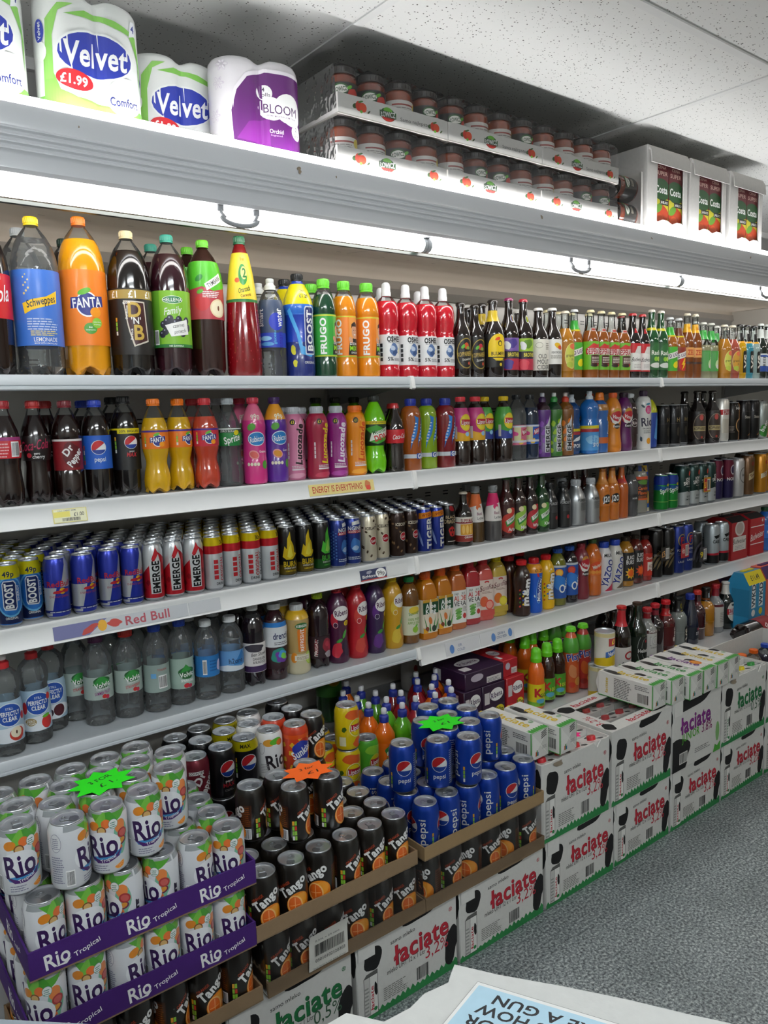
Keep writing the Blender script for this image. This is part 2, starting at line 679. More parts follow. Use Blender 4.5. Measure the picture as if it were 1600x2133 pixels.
# body: base, bumper, back
part(MB().box(XA, 1.56, .0, XZ, YB, .10, '#3a3d40', ENAMEL), 'kick_plate')
part(MB().prism([(1.546, .10), (1.546, .314), (1.55, .318), (1.60, .335), (2.17, .335), (2.17, .10)], XA, XZ, '#c9ccce', ENAMEL), 'base')
part(MB().box(XA, YB, 0, XZ, 2.30, 1.80, '#b0b0ae', ENAMEL), 'outer_back')
for i in range(5):
    m = MB().box(BAY[i] + .012, YB - .012, ZD, BAY[i + 1] - .012, YB, 1.80, '#d6d3cc', ENAMEL, .004)
    art = []
    for z in (1.78, 1.70, 1.60, 1.50, 1.34, 1.30, 1.08, 1.04, .82, .78, .55, .50):
        for k in range(14):
            u = 60 + k * 88
            art += [R(u, z * 1000, u + 26, z * 1000 + 4, '#1b1b1b'), R(u, z * 1000 - 11, u + 26, z * 1000 - 7, '#1b1b1b')]
    lay_art(m, art, plane_fn((BAY[i], YB - .012, 0), (1, 0, 0), (0, 0, 1), (0, -1, 0)), ENAMEL)
    part(m, 'back_panel')
for x in BAY[1:]:
    m = MB().box(x - .016, YB - .024, ZD, x + .016, YB - .012, 1.80, '#a9a7a2', ENAMEL)
    art = [R(-4 - 3, z, -1, z + 24, '#222') for z in range(380, 1780, 50)] + [R(1, z, 7, z + 24, '#222') for z in range(380, 1780, 50)]
    lay_art(m, art, plane_fn((x, YB - .024, 0), (1, 0, 0), (0, 0, 1), (0, -1, 0)), ENAMEL)
    part(m, 'upright')
# bottom deck and air grille
for i in range(5):
    part(MB().box(BAY[i] + .002, 1.602, ZD - .015, BAY[i + 1] - .002, YB - .024, ZD, '#bfc1c2', ENAMEL, .003), 'deck_tray')
    m = MB()
    for k in range(78):
        x = BAY[i] + .02 + k * .0157
        m.prism([(1.552, .312), (1.552, .325), (1.595, .354), (1.595, .341)], x, x + .0075, '#e2e2e0', ENAMEL)
    m.prism([(1.546, .314), (1.546, .322), (1.556, .329), (1.556, .314)], BAY[i], BAY[i + 1], '#e2e2e0', ENAMEL)
    m.prism([(1.592, .342), (1.592, .353), (1.601, .3585), (1.601, .342)], BAY[i], BAY[i + 1], '#e2e2e0', ENAMEL)
    part(m, 'air_grille')
# canopy
ridge = [(1.70, 1.815), (1.66, 1.811), (1.626, 1.811), (1.618, 1.817), (1.617, 1.842)]
for k in range(4):
    z = 1.846 + k * .0125
    ridge += [(1.6155, z), (1.612, z + .0035), (1.612, z + .006), (1.6165, z + .0095)]
ridge += [(1.616, 1.898), (1.6165, 1.922), (1.620, 1.935), (1.628, 1.944), (1.640, 1.949), (1.660, 1.950), (1.660, 1.953), (2.28, 1.953), (2.28, 1.80), (2.20, 1.80), (2.20, 1.90), (1.70, 1.90)]
m = MB().prism(ridge, XA, XZ, '#d3d5d9', ENAMEL)
for (px, py, rr) in ((623, 352, 5.5), (1128, 452, 4), (1357, 487, 3), (1563, 530, 3.5), (700, 390, 2), (164, 266, 1.5)):
    x = x_on(px, 1.616, 1.91)
    lay_art(m, [BLOB(0, 0, rr * 1.3, rr, '#8d7f6e', px, 14, .5)], plane_fn((x, 1.6155, 1.912), (1, 0, 0), (0, 0, 1), (0, -1, 0)), FLATPAINT, base=.0012)
part(m, 'canopy', fr, 25)
part(MB().box(XA, 1.622, 1.9455, XZ, 1.637, 1.9525, '#fff', STRIP), 'top_light_strip')
def soff(u, v):
    x = XA + (XZ - XA) * u
    pts = [(1.700, 1.806), (1.80, 1.815), (1.92, 1.826), (2.02, 1.835), (2.07, 1.836), (2.105, 1.826), (2.125, 1.803), (2.130, 1.782)]
    k = min(int(v * 7), 6)
    t = v * 7 - k
    return (x, pts[k][0] + (pts[k + 1][0] - pts[k][0]) * t, pts[k][1] + (pts[k + 1][1] - pts[k][1]) * t)
m = MB().grid(soff, 1, 21, '#d0c4b5', ENAMEL)
g = random.Random(4)
art = []
for i in range(5):
    for r_ in range(4):
        for k in range(11):
            u = (BAY[i] - XA) * 1000 + 70 + k * 108 + (54 if r_ % 2 else 0)
            v = 60 + r_ * 85
            art.append(R(u, v, u + 16, v + 7, g.choice(('#8d8176', '#978b80', '#a0968a'))))
    art += [R((BAY[i] - XA) * 1000 - 2, 10, (BAY[i] - XA) * 1000 + 2, 330, '#7d746b')]
lay_art(m, art, lambda u, v, off: (XA + u / 1000, 1.70 + v / 1000, 1.8045 + v / 1000 * .0925 - off), ENAMEL)
part(m, 'soffit')
part(MB().prism([(2.11, 1.782), (2.135, 1.782), (2.135, 1.760), (2.157, 1.752), (2.157, 1.735), (2.14, 1.735), (2.105, 1.755)], XA, XZ, '#9c958d', ENAMEL), 'back_rail')
part(MB().prism([(1.692, 1.779), (1.700, 1.779), (1.702, 1.774), (1.700, 1.771), (1.692, 1.772)], XA, XZ, '#27302c', ENAMEL), 'lamp_rail')
part(MB().box(XA, 1.692, 1.806, XZ, 1.70, 1.90, '#bbb', ENAMEL), 'canopy_inner_face')
for i in range(5):
    t = MB().lathe([(.0185, 0), (.0185, 1.222)], '#fff', TUBE, 16).mesh('fluorescent_tube')
    o = bpy.data.objects.new('fluorescent_tube', t)
    COL.objects.link(o)
    o.parent = fr
    o.matrix_parent_inverse = Matrix.Translation((-2.1, -1.9, 0))
    o.location = (BAY[i] + .014, 1.664, 1.7935)
    o.rotation_euler = (0, PI / 2, 0)
    for x in (BAY[i] + .001, BAY[i] + 1.237):
        m = MB().lathe([(.0192, 0), (.0192, .012)], '#c4c8cc', PLASTIC, 14)
        m.v = [(x + vz, 1.664 + vy, 1.7935 + vx) for vx, vy, vz in m.v]
        part(m, 'tube_holder')
for px, py in ((500, 445), (1211, 545), (1597, 600)):
    x = x_on(px, 1.63, 1.79)
    m = MB()
    for s in (-1, 1):
        m.tube([(x + s * .045, 1.640, 1.812), (x + s * .045, 1.634, 1.795), (x + s * .036, 1.630, 1.783)], .0045, '#9a9ca0', PLASTIC)
        m.box(x + s * .045 - .008, 1.632, 1.798, x + s * .045 + .008, 1.645, 1.813, '#9a9ca0', PLASTIC, .002)
    m.tube([(x + .045 * math.cos(a), 1.630, 1.787 - .016 * math.sin(a)) for a in [PI * k / 16 for k in range(17)]], .0055, '#a4a6aa', PLASTIC)
    part(m, 'blind_handle')
part(MB().box(3.95, 1.72, 1.70, 3.97, 2.12, 1.80, '#cfcac2', ENAMEL, .004), 'divider')
# shelves
for r_, z in enumerate(ZS):
    for i in range(5):
        a, b = BAY[i] + .002, BAY[i + 1] - .002
        railed = not (r_ == 0 or (r_ == 3 and i <= 1))
        sh = '#cdd3d8' if not railed else '#e2e4e6'
        m = MB().prism([(YS, z), (YB - .024, z), (YB - .024, z - .014), (YS + .03, z - .014), (YS + .026, z - .030), (YS, z - .030)], a, b, sh, ENAMEL)
        s = part(m, 'shelf')
        if railed:
            hh = .047 if r_ < 3 else .054
            m = MB().prism([(YS + .001, z + .003), (YS - .004, z + .003), (YS - .0055, z - .002), (YS - .004, z - .006), (YS - .012, z - hh + .006), (YS - .015, z - hh + .002), (YS - .012, z - hh), (YS - .002, z - hh)], a, b, '#e9eaea', PLASTIC)
            q = m.obj('price_rail', s)
        else:
            m = MB().prism([(YS, z + .002), (YS - .006, z + .002), (YS - .008, z - .002), (YS - .008, z - .019), (YS - .0055, z - .021), (YS - .008, z - .023), (YS - .008, z - .028), (YS - .004, z - .031), (YS, z - .031)], a, b, sh, ENAMEL)
            q = m.obj('front_lip', s)
        hh = .03 if not railed else hh
        m = MB().prism([(YS + .004, z + .003), (YS - .008, z + .004), (YS - .012, z - .004), (YS - .018, z - hh), (YS - .013, z - hh - .004), (YS + .004, z - hh)], b - .012, b + .001, '#f0f0ee', PLASTIC)
        m.obj('end_cap', s)
        for u in (a, b - .004):
            m = MB().prism([(YB - .024, z - .012), (YS + .06, z - .012), (YS + .08, z - .03), (YB - .024, z - .075)], u, u + .004, '#b5b7b8', ENAMEL)
            m.obj('bracket', s)

# ------------------------------------------------------------------ product shapes
PROF = {
 'pet2l': [(.62, 0), (.9, .008), (.985, .03), (1, .06), (1, .60), (.985, .68), (.92, .755), (.78, .825), (.58, .88), (.38, .92), (.27, .94), (.25, .95)],
 'pet500': [(.75, 0), (.95, .015), (1, .05), (1, .66), (.97, .72), (.85, .79), (.65, .855), (.45, .90), (.37, .915), (.37, .93)],
 'contour': [(.8, 0), (.97, .02), (1, .06), (1, .16), (.93, .27), (.87, .36), (.90, .42), (.98, .50), (1, .57), (.98, .63), (.86, .72), (.66, .80), (.47, .87), (.38, .915), (.37, .93)],
 'twist': [(.75, 0), (.97, .02), (1, .08), (1, .16), (.93, .23), (.80, .31), (.80, .35), (.90, .41), (.97, .45), (1, .50), (1, .66), (.93, .73), (.72, .82), (.50, .89), (.38, .92), (.37, .93)],
 'bubble': [(.75, 0), (.95, .015), (1, .05), (1, .3), (.97, .31), (.97, .62), (1, .63), (1, .68), (.9, .76), (.68, .84), (.47, .90), (.37, .92), (.37, .935)],
 'ring': [(.8, 0), (.97, .015), (1, .05), (.95, .09), (1, .13), (.95, .18), (1, .23), (1, .29), (.97, .3), (.97, .56), (1, .57), (.95, .62), (1, .67), (.96, .73), (.8, .81), (.55, .88), (.38, .92), (.37, .93)],
 'luco': [(.86, 0), (.97, .02), (1, .06), (.97, .2), (.9, .35), (.87, .45), (.9, .56), (.98, .68), (1, .74), (.96, .80), (.84, .86), (.70, .895), (.60, .905)],
 'vimto': [(.86, 0), (1, .03), (1, .14), (.9, .26), (.86, .36), (.92, .48), (1, .6), (1, .7), (.9, .78), (.66, .86), (.46, .905), (.4, .92)],
 'straight': [(.93, 0), (1, .015), (1, .74), (.97, .80), (.82, .865), (.6, .895), (.54, .90)],
 'frugo': [(.8, 0), (.97, .02), (1, .05), (1, .20), (.975, .21), (.975, .64), (1, .65), (.99, .72), (.88, .80), (.66, .87), (.5, .90), (.48, .91)],
 'oshee': [(.8, 0), (.97, .015), (1, .04), (1, .12), (.97, .13), (.97, .45), (.93, .48), (.9, .52), (1, .60), (1, .72), (.9, .78), (.6, .83), (.42, .85), (.4, .86)],
 'sport': [(.8, 0), (.97, .015), (1, .04), (1, .5), (.93, .54), (.9, .58), (1, .66), (1, .74), (.88, .80), (.6, .845), (.42, .865), (.4, .87)],
 'smart': [(.8, 0), (.97, .015), (1, .04), (1, .56), (.97, .66), (.86, .76), (.64, .84), (.42, .885), (.38, .89)],
 'beer': [(.95, 0), (1, .015), (1, .54), (.985, .58), (.9, .635), (.72, .695), (.54, .75), (.45, .80), (.41, .88), (.40, .94), (.45, .945), (.45, .96), (.40, .965)],
 'stub': [(.95, 0), (1, .015), (1, .58), (.97, .64), (.82, .71), (.60, .775), (.46, .83), (.42, .9), (.41, .945), (.46, .95), (.46, .965), (.4, .97)],
 'cone': [(1, 0), (1, .28), (.93, .42), (.72, .66), (.5, .83), (.44, .88), (.44, .89)],
 'ora': [(.72, 0), (.93, .012), (1, .04), (1, .18), (.97, .34), (.86, .55), (.68, .74), (.50, .86), (.34, .925), (.28, .945)],
 'purdey': [(.9, 0), (1, .02), (1, .5), (.97, .58), (.82, .69), (.6, .78), (.46, .84), (.44, .87)],
 'spirit': [(.93, 0), (1, .015), (1, .56), (.95, .61), (.72, .67), (.5, .72), (.42, .77), (.38, .9), (.38, .925)],
 'square': [(.9, 0), (1, .02), (1, .62), (.97, .7), (.82, .80), (.6, .87), (.5, .885), (.48, .89)],
 'fshoot': [(.9, 0), (1, .03), (1, .3), (.92, .40), (1, .5), (.95, .58), (.7, .67), (.42, .75), (.36, .78)],
 'kubus': [(.88, 0), (1, .04), (1, .42), (.93, .48), (.98, .56), (.9, .65), (.66, .74), (.5, .78)],
 'yazoo': [(.88, 0), (1, .03), (1, .6), (.95, .7), (.78, .80), (.58, .87), (.54, .89)],
 'jar': [(.9, 0), (.98, .02), (1, .06), (1, .74), (.95, .80), (.86, .835), (.86, .85)],
}

def prof_at(pr, z):
    for (r0, z0), (r1, z1) in zip(pr, pr[1:]):
        if z0 <= z <= z1:
            return r0 + (r1 - r0) * ((z - z0) / (z1 - z0) if z1 > z0 else 0)
    return pr[-1][0]

def cut_prof(pr, a, b):
    return [(prof_at(pr, a), a)] + [p for p in pr if a + 1e-6 < p[1] < b - 1e-6] + [(prof_at(pr, b), b)]

KINDS = {}
PROTO = {}
PLACED = []

def cap_mesh(kind, col, r, z0, z1, name):
    m = MB()
    h = z1 - z0
    if kind == 'screw':
        m.lathe([(r * 1.06, z0), (r * 1.06, z0 + h * .14), (r * .98, z0 + h * .16), (r * 1.0, z0 + h * .22), (r, z1 - h * .1), (r * .93, z1)], col, PLASTIC, 20)
        for k in range(20):
            a = 2 * PI * (k + .5) / 20
            x, y = r * 1.01 * math.sin(a), r * 1.01 * math.cos(a)
            m.box(x - .0007, y - .0007, z0 + h * .3, x + .0007, y + .0007, z1 - h * .16, col, PLASTIC)
    elif kind == 'crown':
        m.lathe([(r * 1.12, z0), (r * 1.08, z0 + h * .45), (r * .98, z1 - h * .2), (r * .8, z1)], col, SLEEVE, 20)
    elif kind == 'sport':
        m.lathe([(r, z0), (r, z0 + h * .36), (r * .84, z0 + h * .42), (r * .72, z0 + h * .50), (r * .66, z0 + h * .62), (r * .72, z0 + h * .66), (r * .72, z1 - h * .06), (r * .6, z1)], col, PLASTIC, 20)
    elif kind == 'dome':
        m.lathe([(r, z0), (r, z0 + h * .30), (r * .92, z0 + h * .34), (r * .90, z1 - h * .28), (r * .80, z1 - h * .10), (r * .5, z1)], col, PLASTIC, 22)
    elif kind == 'two':      # coloured collar under a white nozzle
        c1, c2 = col
        m.lathe([(r, z0), (r, z0 + h * .40), (r * .9, z0 + h * .46), (r * .6, z0 + h * .52), (r * .56, z0 + h * .6)], c1, PLASTIC, 20)
        m.lathe([(r * .55, z0 + h * .59), (r * .62, z0 + h * .66), (r * .62, z1 - h * .08), (r * .5, z1)], c2, PLASTIC, 20)
    return m.mesh(name)

def link(me, name, parent):
    o = bpy.data.objects.new(name, me)
    COL.objects.link(o)
    o.parent = parent
    return o

def make_bottle(k):
    s = KINDS[k]
    h, R_ = s['h'], s['r']
    pr = [(a * R_, b * h) for a, b in PROF[s['prof']]]
    root = bpy.data.objects.new(s['name'], None)
    root.empty_display_size = .02
    COL.objects.link(root)
    n = s.get('n', 28)
    sq = s.get('sq', 0)
    zf = s['fill'] * h
    lob = s.get('lobes', 0)
    top = pr[-1][1]
    body = MB()
    bm = s['mat']
    if zf >= top:
        body.lathe(pr, s['liq'], bm, n, lob, R_ * .62, sq)
    else:
        body.lathe(cut_prof(pr, 0, zf), s['liq'], bm, n, lob, R_ * .62, sq)
        body.lathe(cut_prof(pr, zf, top), '#fff', s['clear'], n, 0, 0, sq, capb=False, capt=False)
    fn = round_fn([(r + .0005, z) for r, z in pr], R_, n)
    if sq:
        fn = plane_fn((0, -R_ * (1 - sq) - R_ * sq - .0002, 0), (1, 0, 0), (0, 0, 1), (0, -1, 0))
    for a, b, c in s.get('bands', ()):
        body.lathe([(r + .0003, z) for r, z in cut_prof(pr, a * h, b * h)], c, SLEEVE, n, 0, 0, sq, False, False)
    vc = [z * 1000 for _, z in pr]
    if s.get('bart'):
        lay_art(body, s['bart'], fn, s.get('bartmat', SLEEVE), R_ * 2000 * PI / n, vc, clipu=(-R_ * 3000, R_ * 3000), clipv=(1, top * 1000))
    link(body.mesh(s['name'] + '_body'), 'body', root)
    if s.get('label'):
        a, b, c = s['label']
        m = MB()
        pl = [(r + .0004, z) for r, z in cut_prof(pr, a * h, b * h)]
        if sq:
            m.lathe(pl, c, PRINT, n, 0, 0, sq, False, False)
            lay_art(m, s['art'], fn, PRINT, None, None, clipv=(a * h * 1000, b * h * 1000), clipu=(-R_ * 930, R_ * 930))
        else:
            m.lathe(pl, c, PRINT, n, 0, 0, 0, False, False)
            lay_art(m, s['art'], fn, PRINT, R_ * 2000 * PI / n, vc, clipv=(a * h * 1000 + .2, b * h * 1000 - .2), clipu=(-R_ * 3000, R_ * 3000))
        link(m.mesh(s['name'] + '_label'), 'label', root)
    if s.get('cap'):
        kind, col, rc = s['cap']
        link(cap_mesh(kind, col, rc, top - .001, h, s['name'] + '_cap'), 'cap', root)
    return root

def make_can(k):
    s = KINDS[k]
    h, r = s['h'], s['r']
    n = 28
    root = bpy.data.objects.new(s['name'], None)
    root.empty_display_size = .02
    COL.objects.link(root)
    nk = r * .83 if not s.get('tin') else r * .985
    pr = [(r * .74, 0), (r * .8, .0015), (r * .93, .006), (r, .013), (r, h - .016), (nk * 1.05, h - .005), (nk, h - .002)]
    if s.get('tin'):
        pr = [(r, 0), (r * 1.02, .001), (r * 1.02, .003), (r, .004), (r, h - .004), (r * 1.02, h - .003), (r * 1.02, h - .001)]
    m = MB()
    m.lathe(pr[:3], '#b9bcc0', ALU, n, capt=False)
    m.lathe(pr[2:], s['bg'], s['mat'], n, capb=False, capt=False)
    art = s['art']
    fn = round_fn([(q + .0001, z) for q, z in pr], r, n)
    lay_art(m, art, fn, s['mat'], r * 2000 * PI / n, [z * 1000 for _, z in pr], clipv=(7, h * 1000 - 3), clipu=(-r * 3141, r * 3141))
    link(m.mesh(s['name'] + '_body'), 'body', root)
    t = MB()
    ro = nk * 1.0
    t.lathe([(ro, h - .004), (ro * 1.02, h - .001), (ro, h), (ro * .95, h), (ro * .91, h - .004), (ro * .86, h - .0045), (ro * .4, h - .004)], '#c9ccd0', ALU, n, capb=False)
    lid = link(t.mesh('can_lid'), 'lid', root)
    if not s.get('tin') and not s.get('notab'):
        b = MB()
        z = h - .0032
        ring = []
        for kx, (rx, ry) in enumerate(((.0078, .0058), (.0048, .0034))):
            ring.append([(rx * math.cos(2 * PI * i / 14), .006 + ry * math.sin(2 * PI * i / 14)) for i in range(14)])
        v = [(x, y, z + dz) for dz in (0, .0012) for q in ring for x, y in q]
        f = []
        for i in range(14):
            j = (i + 1) % 14
            f += [(28 + i, 28 + j, 42 + j, 42 + i), (i, 28 + i, 28 + j, j) if False else (i, j, 28 + j, 28 + i), (14 + j, 14 + i, 42 + i, 42 + j)]
        b.add(v, f, '#b9bcc0', ALU)
        b.box(-.006, -.004, z, .006, .002, z + .0012, '#c4c7ca', ALU)
        b.lathe([(.0085, z - .0004), (.0085, z + .0002)], '#8f9296', ALU, 16, at=(0, -.0105, 0))
        link(b.mesh('can_tab'), 'tab', lid)
    return root

def B(k, name, desc, prof, h, r, liq, fill=1., cap=None, label=None, art=(), mat=None, clear=None, cat='bottle', **kw):
    KINDS[k] = dict(name=name, desc=desc, prof=prof, h=h, r=r, liq=liq, fill=fill, cap=cap, label=label, art=list(art),
                    mat=mat or LIQUID, clear=clear or PETCLEAR, cat=cat, make=make_bottle, **kw)

def C(k, name, desc, bg, art, h=.118, r=.0322, mat=None, cat='can', **kw):
    KINDS[k] = dict(name=name, desc=desc, bg=bg, art=list(art), h=h, r=r, mat=mat or CANMET, cat=cat, make=make_can, **kw)

def place(k, x, y, z, a=0., row='', group=None, lab=None):
    s = KINDS[k]
    if k not in PROTO:
        PROTO[k] = o = s['make'](k)
    else:
        o = copy_tree(PROTO[k])
    o.location = (x, y, z)
    o.rotation_euler = (0, 0, -math.radians(a))
    o['category'] = s['cat']
    PLACED.append((o, k, row, lab, group))
    return o

ORD = ['first', 'second', 'third', 'fourth', 'fifth', 'sixth', 'seventh', 'eighth', 'ninth', 'tenth', 'eleventh', 'twelfth']
def ordn(i):
    return ORD[i] if i < 12 else f"{i + 1}{'st' if i % 10 == 0 and i != 10 else 'nd' if i % 10 == 1 and i != 11 else 'rd' if i % 10 == 2 and i != 12 else 'th'}"

def write_labels():
    groups = {}
    for o, k, row, lab, group in PLACED:
        d = lab or KINDS[k]['desc']
        groups.setdefault((d, row), []).append((o, group))
    for (d, row), L in groups.items():
        L.sort(key=lambda q: q[0].location.x)
        for i, (o, group) in enumerate(L):
            base = f'{d}, {row}' if row else d
            if len(L) == 1:
                o['label'] = base
            elif len(L) == 2:
                o['label'] = f"{base}, {('left', 'right')[i]} of two"
            else:
                o['label'] = f'{base}, {ordn(i)} from left'
            if len(o['label'].replace('-', ' ').split()) > 16:
                print('LONG', o['label'])
            if group or len(L) > 1:
                o['group'] = group or f'{d}s, {row}'

# ------------------------------------------------------------------ product kinds (artwork in millimetres: u round the front, v up from the base)
Wt, Bk = '#f4f4f2', '#0d0d0f'
def globe(u, v, r, k=1.):
    return [E(u, v, r * 1.08 * k, r * 1.08, '#e8e8ea'), E(u, v, r * k, r, '#f2f2f2'), E(u, v, r * k, r, '#c3262c', 35, 16, 0, 180),
            E(u, v, r * k, r, '#1c3f94', 0, 16, 200, 340)]
def orange_slice(u, v, r, rot=0, c='#f08a1c'):
    o = [E(u, v, r, r, '#f7c27a', rot, 20, 0, 190), E(u, v, r * .88, r * .88, c, rot, 20, 4, 184)]
    for k in range(5):
        a = math.radians(rot + 20 + k * 34)
        o.append(E(u + r * .48 * math.cos(a), v + r * .48 * math.sin(a), r * .34, r * .035, '#f9cf98', math.degrees(a), 8))
    return o
def orange_ball(u, v, r):
    return [E(u, v, r, r, '#e8841a'), E(u + r * .2, v + r * .3, r * .62, r * .55, '#f3a02e'), E(u - r * .3, v - r * .05, r * .62, r * .85, '#f6bf74', 15), E(u - r * .32, v - r * .05, r * .52, r * .74, '#e0651a', 15),
            R(u - r * .36, v - r * .7, u - r * .30, v + r * .6, '#f3a86a'), R(u - r * .75, v - r * .1, u + .1 * r, v - r * .04, '#f3a86a')]
def nutri(u, v, h, cols=('#e9e9e6', '#8cc43f', '#8cc43f', '#e3a32d')):
    return [R(u - 2.2, v + i * h / 4, u + 2.2, v + (i + .85) * h / 4, cols[i % len(cols)]) for i in range(4)]
def leaf(u, v, l, w, rot, c='#5cae2e'):
    return E(u, v, l, w, c, rot, 12)
def fanta_logo(u, v, s, ring='#fff'):
    return [E(u, v - s * .1, s * 1.0, s * 1.05, ring), E(u, v - s * .1, s * .88, s * .92, '#28307f'), E(u + s * .7, v - s * .75, s * .5, s * .42, '#f59b1c'), P([(u - s * 1.5, v - s * .45), (u + s * 1.5, v - s * .25), (u + s * 1.45, v + s * .6), (u - s * 1.45, v + s * .45)], '#28307f'),
            T('FANTA', u, v + s * .05, s * .78, Wt, 4, .05, s * 2.6), leaf(u - s * .2, v + s * .95, s * .62, s * .24, 20, '#63b32e')]

# ---- top shelf
B('cola2', 'cola_bottle', 'large dark cola bottle with red label', 'pet2l', .32, .053, '#1a0a06', .9, ('screw', '#1b3a2c', .0155), (.36, .64, '#d01820'),
  [T('Coca-Cola', -4, 160, 32, Wt, 8, .02, 120, .3), T('ORIGINAL TASTE', 0, 196, 6, Wt, 0, .02)], lobes=5)
B('lemonade', 'lemonade_bottle', 'large clear lemonade bottle, blue label, yellow cap', 'pet2l', .332, .053, '#fff', .86, ('screw', '#f0cf10', .0155), (.19, .66, '#3f74cf'),
  [P([(-38, 128), (-42, 150), (-20, 158), (10, 164), (38, 178), (36, 152), (0, 142), (-22, 136)], '#f2c41c'), T('Schweppes', 0, 155, 15, '#17223f', 12, .03, 66, .15),
   *[E(-36 + (i % 3) * 5, 170 + i * 5.5, 2.6 - i * .15, 2.6 - i * .15, '#d8c88a') for i in range(8)],
   LINES(-34, 96, 36, 122, '#c5d4f0', 5, 3), LINES(-28, 84, 32, 96, '#e8d67c', 3, 5), T('LEMONADE', 4, 76, 8.5, Wt, 0, .01, 52), T('MADE WITH LEMON JUICE', 4, 68, 3.2, Wt, 0, .01, 50)], mat=WATER, lobes=5)
B('clearback', 'lemonade_bottle', 'large clear bottle with white cap', 'pet2l', .332, .053, '#fff', .86, ('screw', '#b9bfc2', .0155), None, mat=WATER, lobes=5)
B('fanta2', 'orange_drink_bottle', 'large orange drink bottle with orange label', 'pet2l', .347, .0545, '#e59a10', .855, ('screw', '#ee7a18', .0155), (.195, .66, '#f0801c'),
  [*fanta_logo(4, 158, 26), E(8, 104, 15, 12, '#4f9a38'), E(24, 116, 12, 11, '#8cc43f'), T('bez', 8, 107, 4, Wt), T('konserwantow', 8, 101, 3.2, Wt, 0, .01, 22), T('naturalne', 24, 118, 3.2, Wt, 0, .01, 18), T('aromaty', 24, 113, 3.2, Wt, 0, .01, 16)], lobes=5)
B('dnb', 'dark_soda_bottle', 'large near black soda bottle with gold letters', 'pet2l', .326, .052, '#120c0a', .86, ('screw', '#e2d3a6', .0155), (.15, .60, '#15100e'),
  [R(-170, 172, 170, 192, '#a98f45'), T('£1', -44, 182, 14, Wt, 0, .04), T('£1', 0, 182, 15, Wt, 0, .04), T('£1', 42, 182, 14, Wt, 0, .04),
   P([(-22, 168), (30, 166), (36, 78), (-2, 66), (-12, 100), (-16, 120)], '#cfc6b8'), P([(-19, 165), (27, 163), (33, 81), (1, 70), (-9, 102), (-13, 120)], '#3a1214'),
   T('D', 4, 148, 32, '#c9a84a', 0, .05), T("'N'", 6, 124, 14, Wt, 0, .04), T('B', 12, 98, 32, '#c9a84a', 0, .05), T('BARR', -14, 163, 5, Wt, 8, .02), T('Dandelion', -15, 142, 5, Wt, 86, .02), T('Burdock', -6, 94, 5, Wt, 86, .02), *nutri(-42, 92, 40)], lobes=5)
B('hellena', 'blackcurrant_drink_bottle', 'large dark purple drink bottle with green berry label', 'pet2l', .328, .05, '#2a0d16', .86, ('screw', '#2f9c86', .0155), (.205, .60, '#7db82e'),
  [R(-60, 67, -34, 197, '#5f9e2a'), E(0, 176, 26, 9, Wt), E(0, 176, 25, 8, '#2c7a4c'), T('HELLENA', 0, 176, 8, Wt, 0, .02), T('Family', 0, 152, 16, Wt, 8, .01, 44, .3),
   *[E(-30 + (i * 13) % 74, 98 + (i * 29) % 38, 8.5, 8.5, ('#1c1b2b', '#2a2738')[i % 2]) for i in range(16)], *[E(-32 + (i * 13) % 74, 101 + (i * 29) % 38, 2, 2, '#8b8aa0') for i in range(16)],
   P([(-22, 118), (36, 132), (40, 98), (-8, 92)], Wt), T('czarnej', 12, 118, 8, '#222', 10, 0, 30, .2), T('porzeczki', 16, 105, 8, '#222', 10, 0, 32, .2), R(-60, 67, 60, 75, '#2c7a34'), T('NIE ZAWIERA', 4, 71, 4, Wt), *BAR(-54, 74, -40, 108)], lobes=5)
B('tymbark', 'apple_mint_drink_bottle', 'large drink bottle, bright green neck label, red fruit', 'pet2l', .33, .049, '#2c1310', .97, ('screw', '#6fd02a', .0155), (.42, .84, '#b8404a'),
  [R(-170, 225, 170, 285, '#57c02c'), P([(-60, 225), (60, 225), (60, 216), (10, 206), (-20, 216), (-60, 208)], '#57c02c'), P([(-14, 222), (34, 250), (40, 232), (-8, 206)], Wt), T('TYMBARK', 14, 228, 10, '#3a3a3a', 30, .03, 46), leaf(-28, 236, 12, 7, 30, '#2f8a34'),
   E(-22, 178, 20, 20, '#c9323a'), E(22, 165, 24, 22, '#ead9b0'), E(22, 165, 20, 18, '#f2e8c8'), E(22, 165, 3, 6, '#6b3a1c'), LINES(-20, 190, 30, 206, Wt, 4, 2), leaf(-26, 204, 9, 5, 20)], lobes=5)
B('oranzada', 'red_soda_bottle', 'tall tapering red soda bottle with yellow shoulder label', 'ora', .345, .048, '#7a0712', 1., ('screw', '#17623c', .015), (.53, .88, '#f2d53a'),
  [R(-170, 183, 170, 190, '#2c7a3c'), E(0, 250, 17, 26, '#3f9a4a'), E(4, 254, 12, 16, '#f6e98c'), T('2', 6, 254, 22, '#2c7a3c', 0, .05), T('Oranzada', 3, 214, 12, '#2c5a2c', 12, .03, 42, .2), T('Czerwona', 6, 200, 8, '#6a1a1a', 10, .01, 34), E(-22, 236, 9, 6, '#e8652c'), T('Brat', 2, 288, 8, '#b8821a', 0, .02)],
  bart=[E(-60 + (i * 17) % 124, 26 + (i * 23) % 140, 1.1, 2.2, '#b02a34') for i in range(46)])
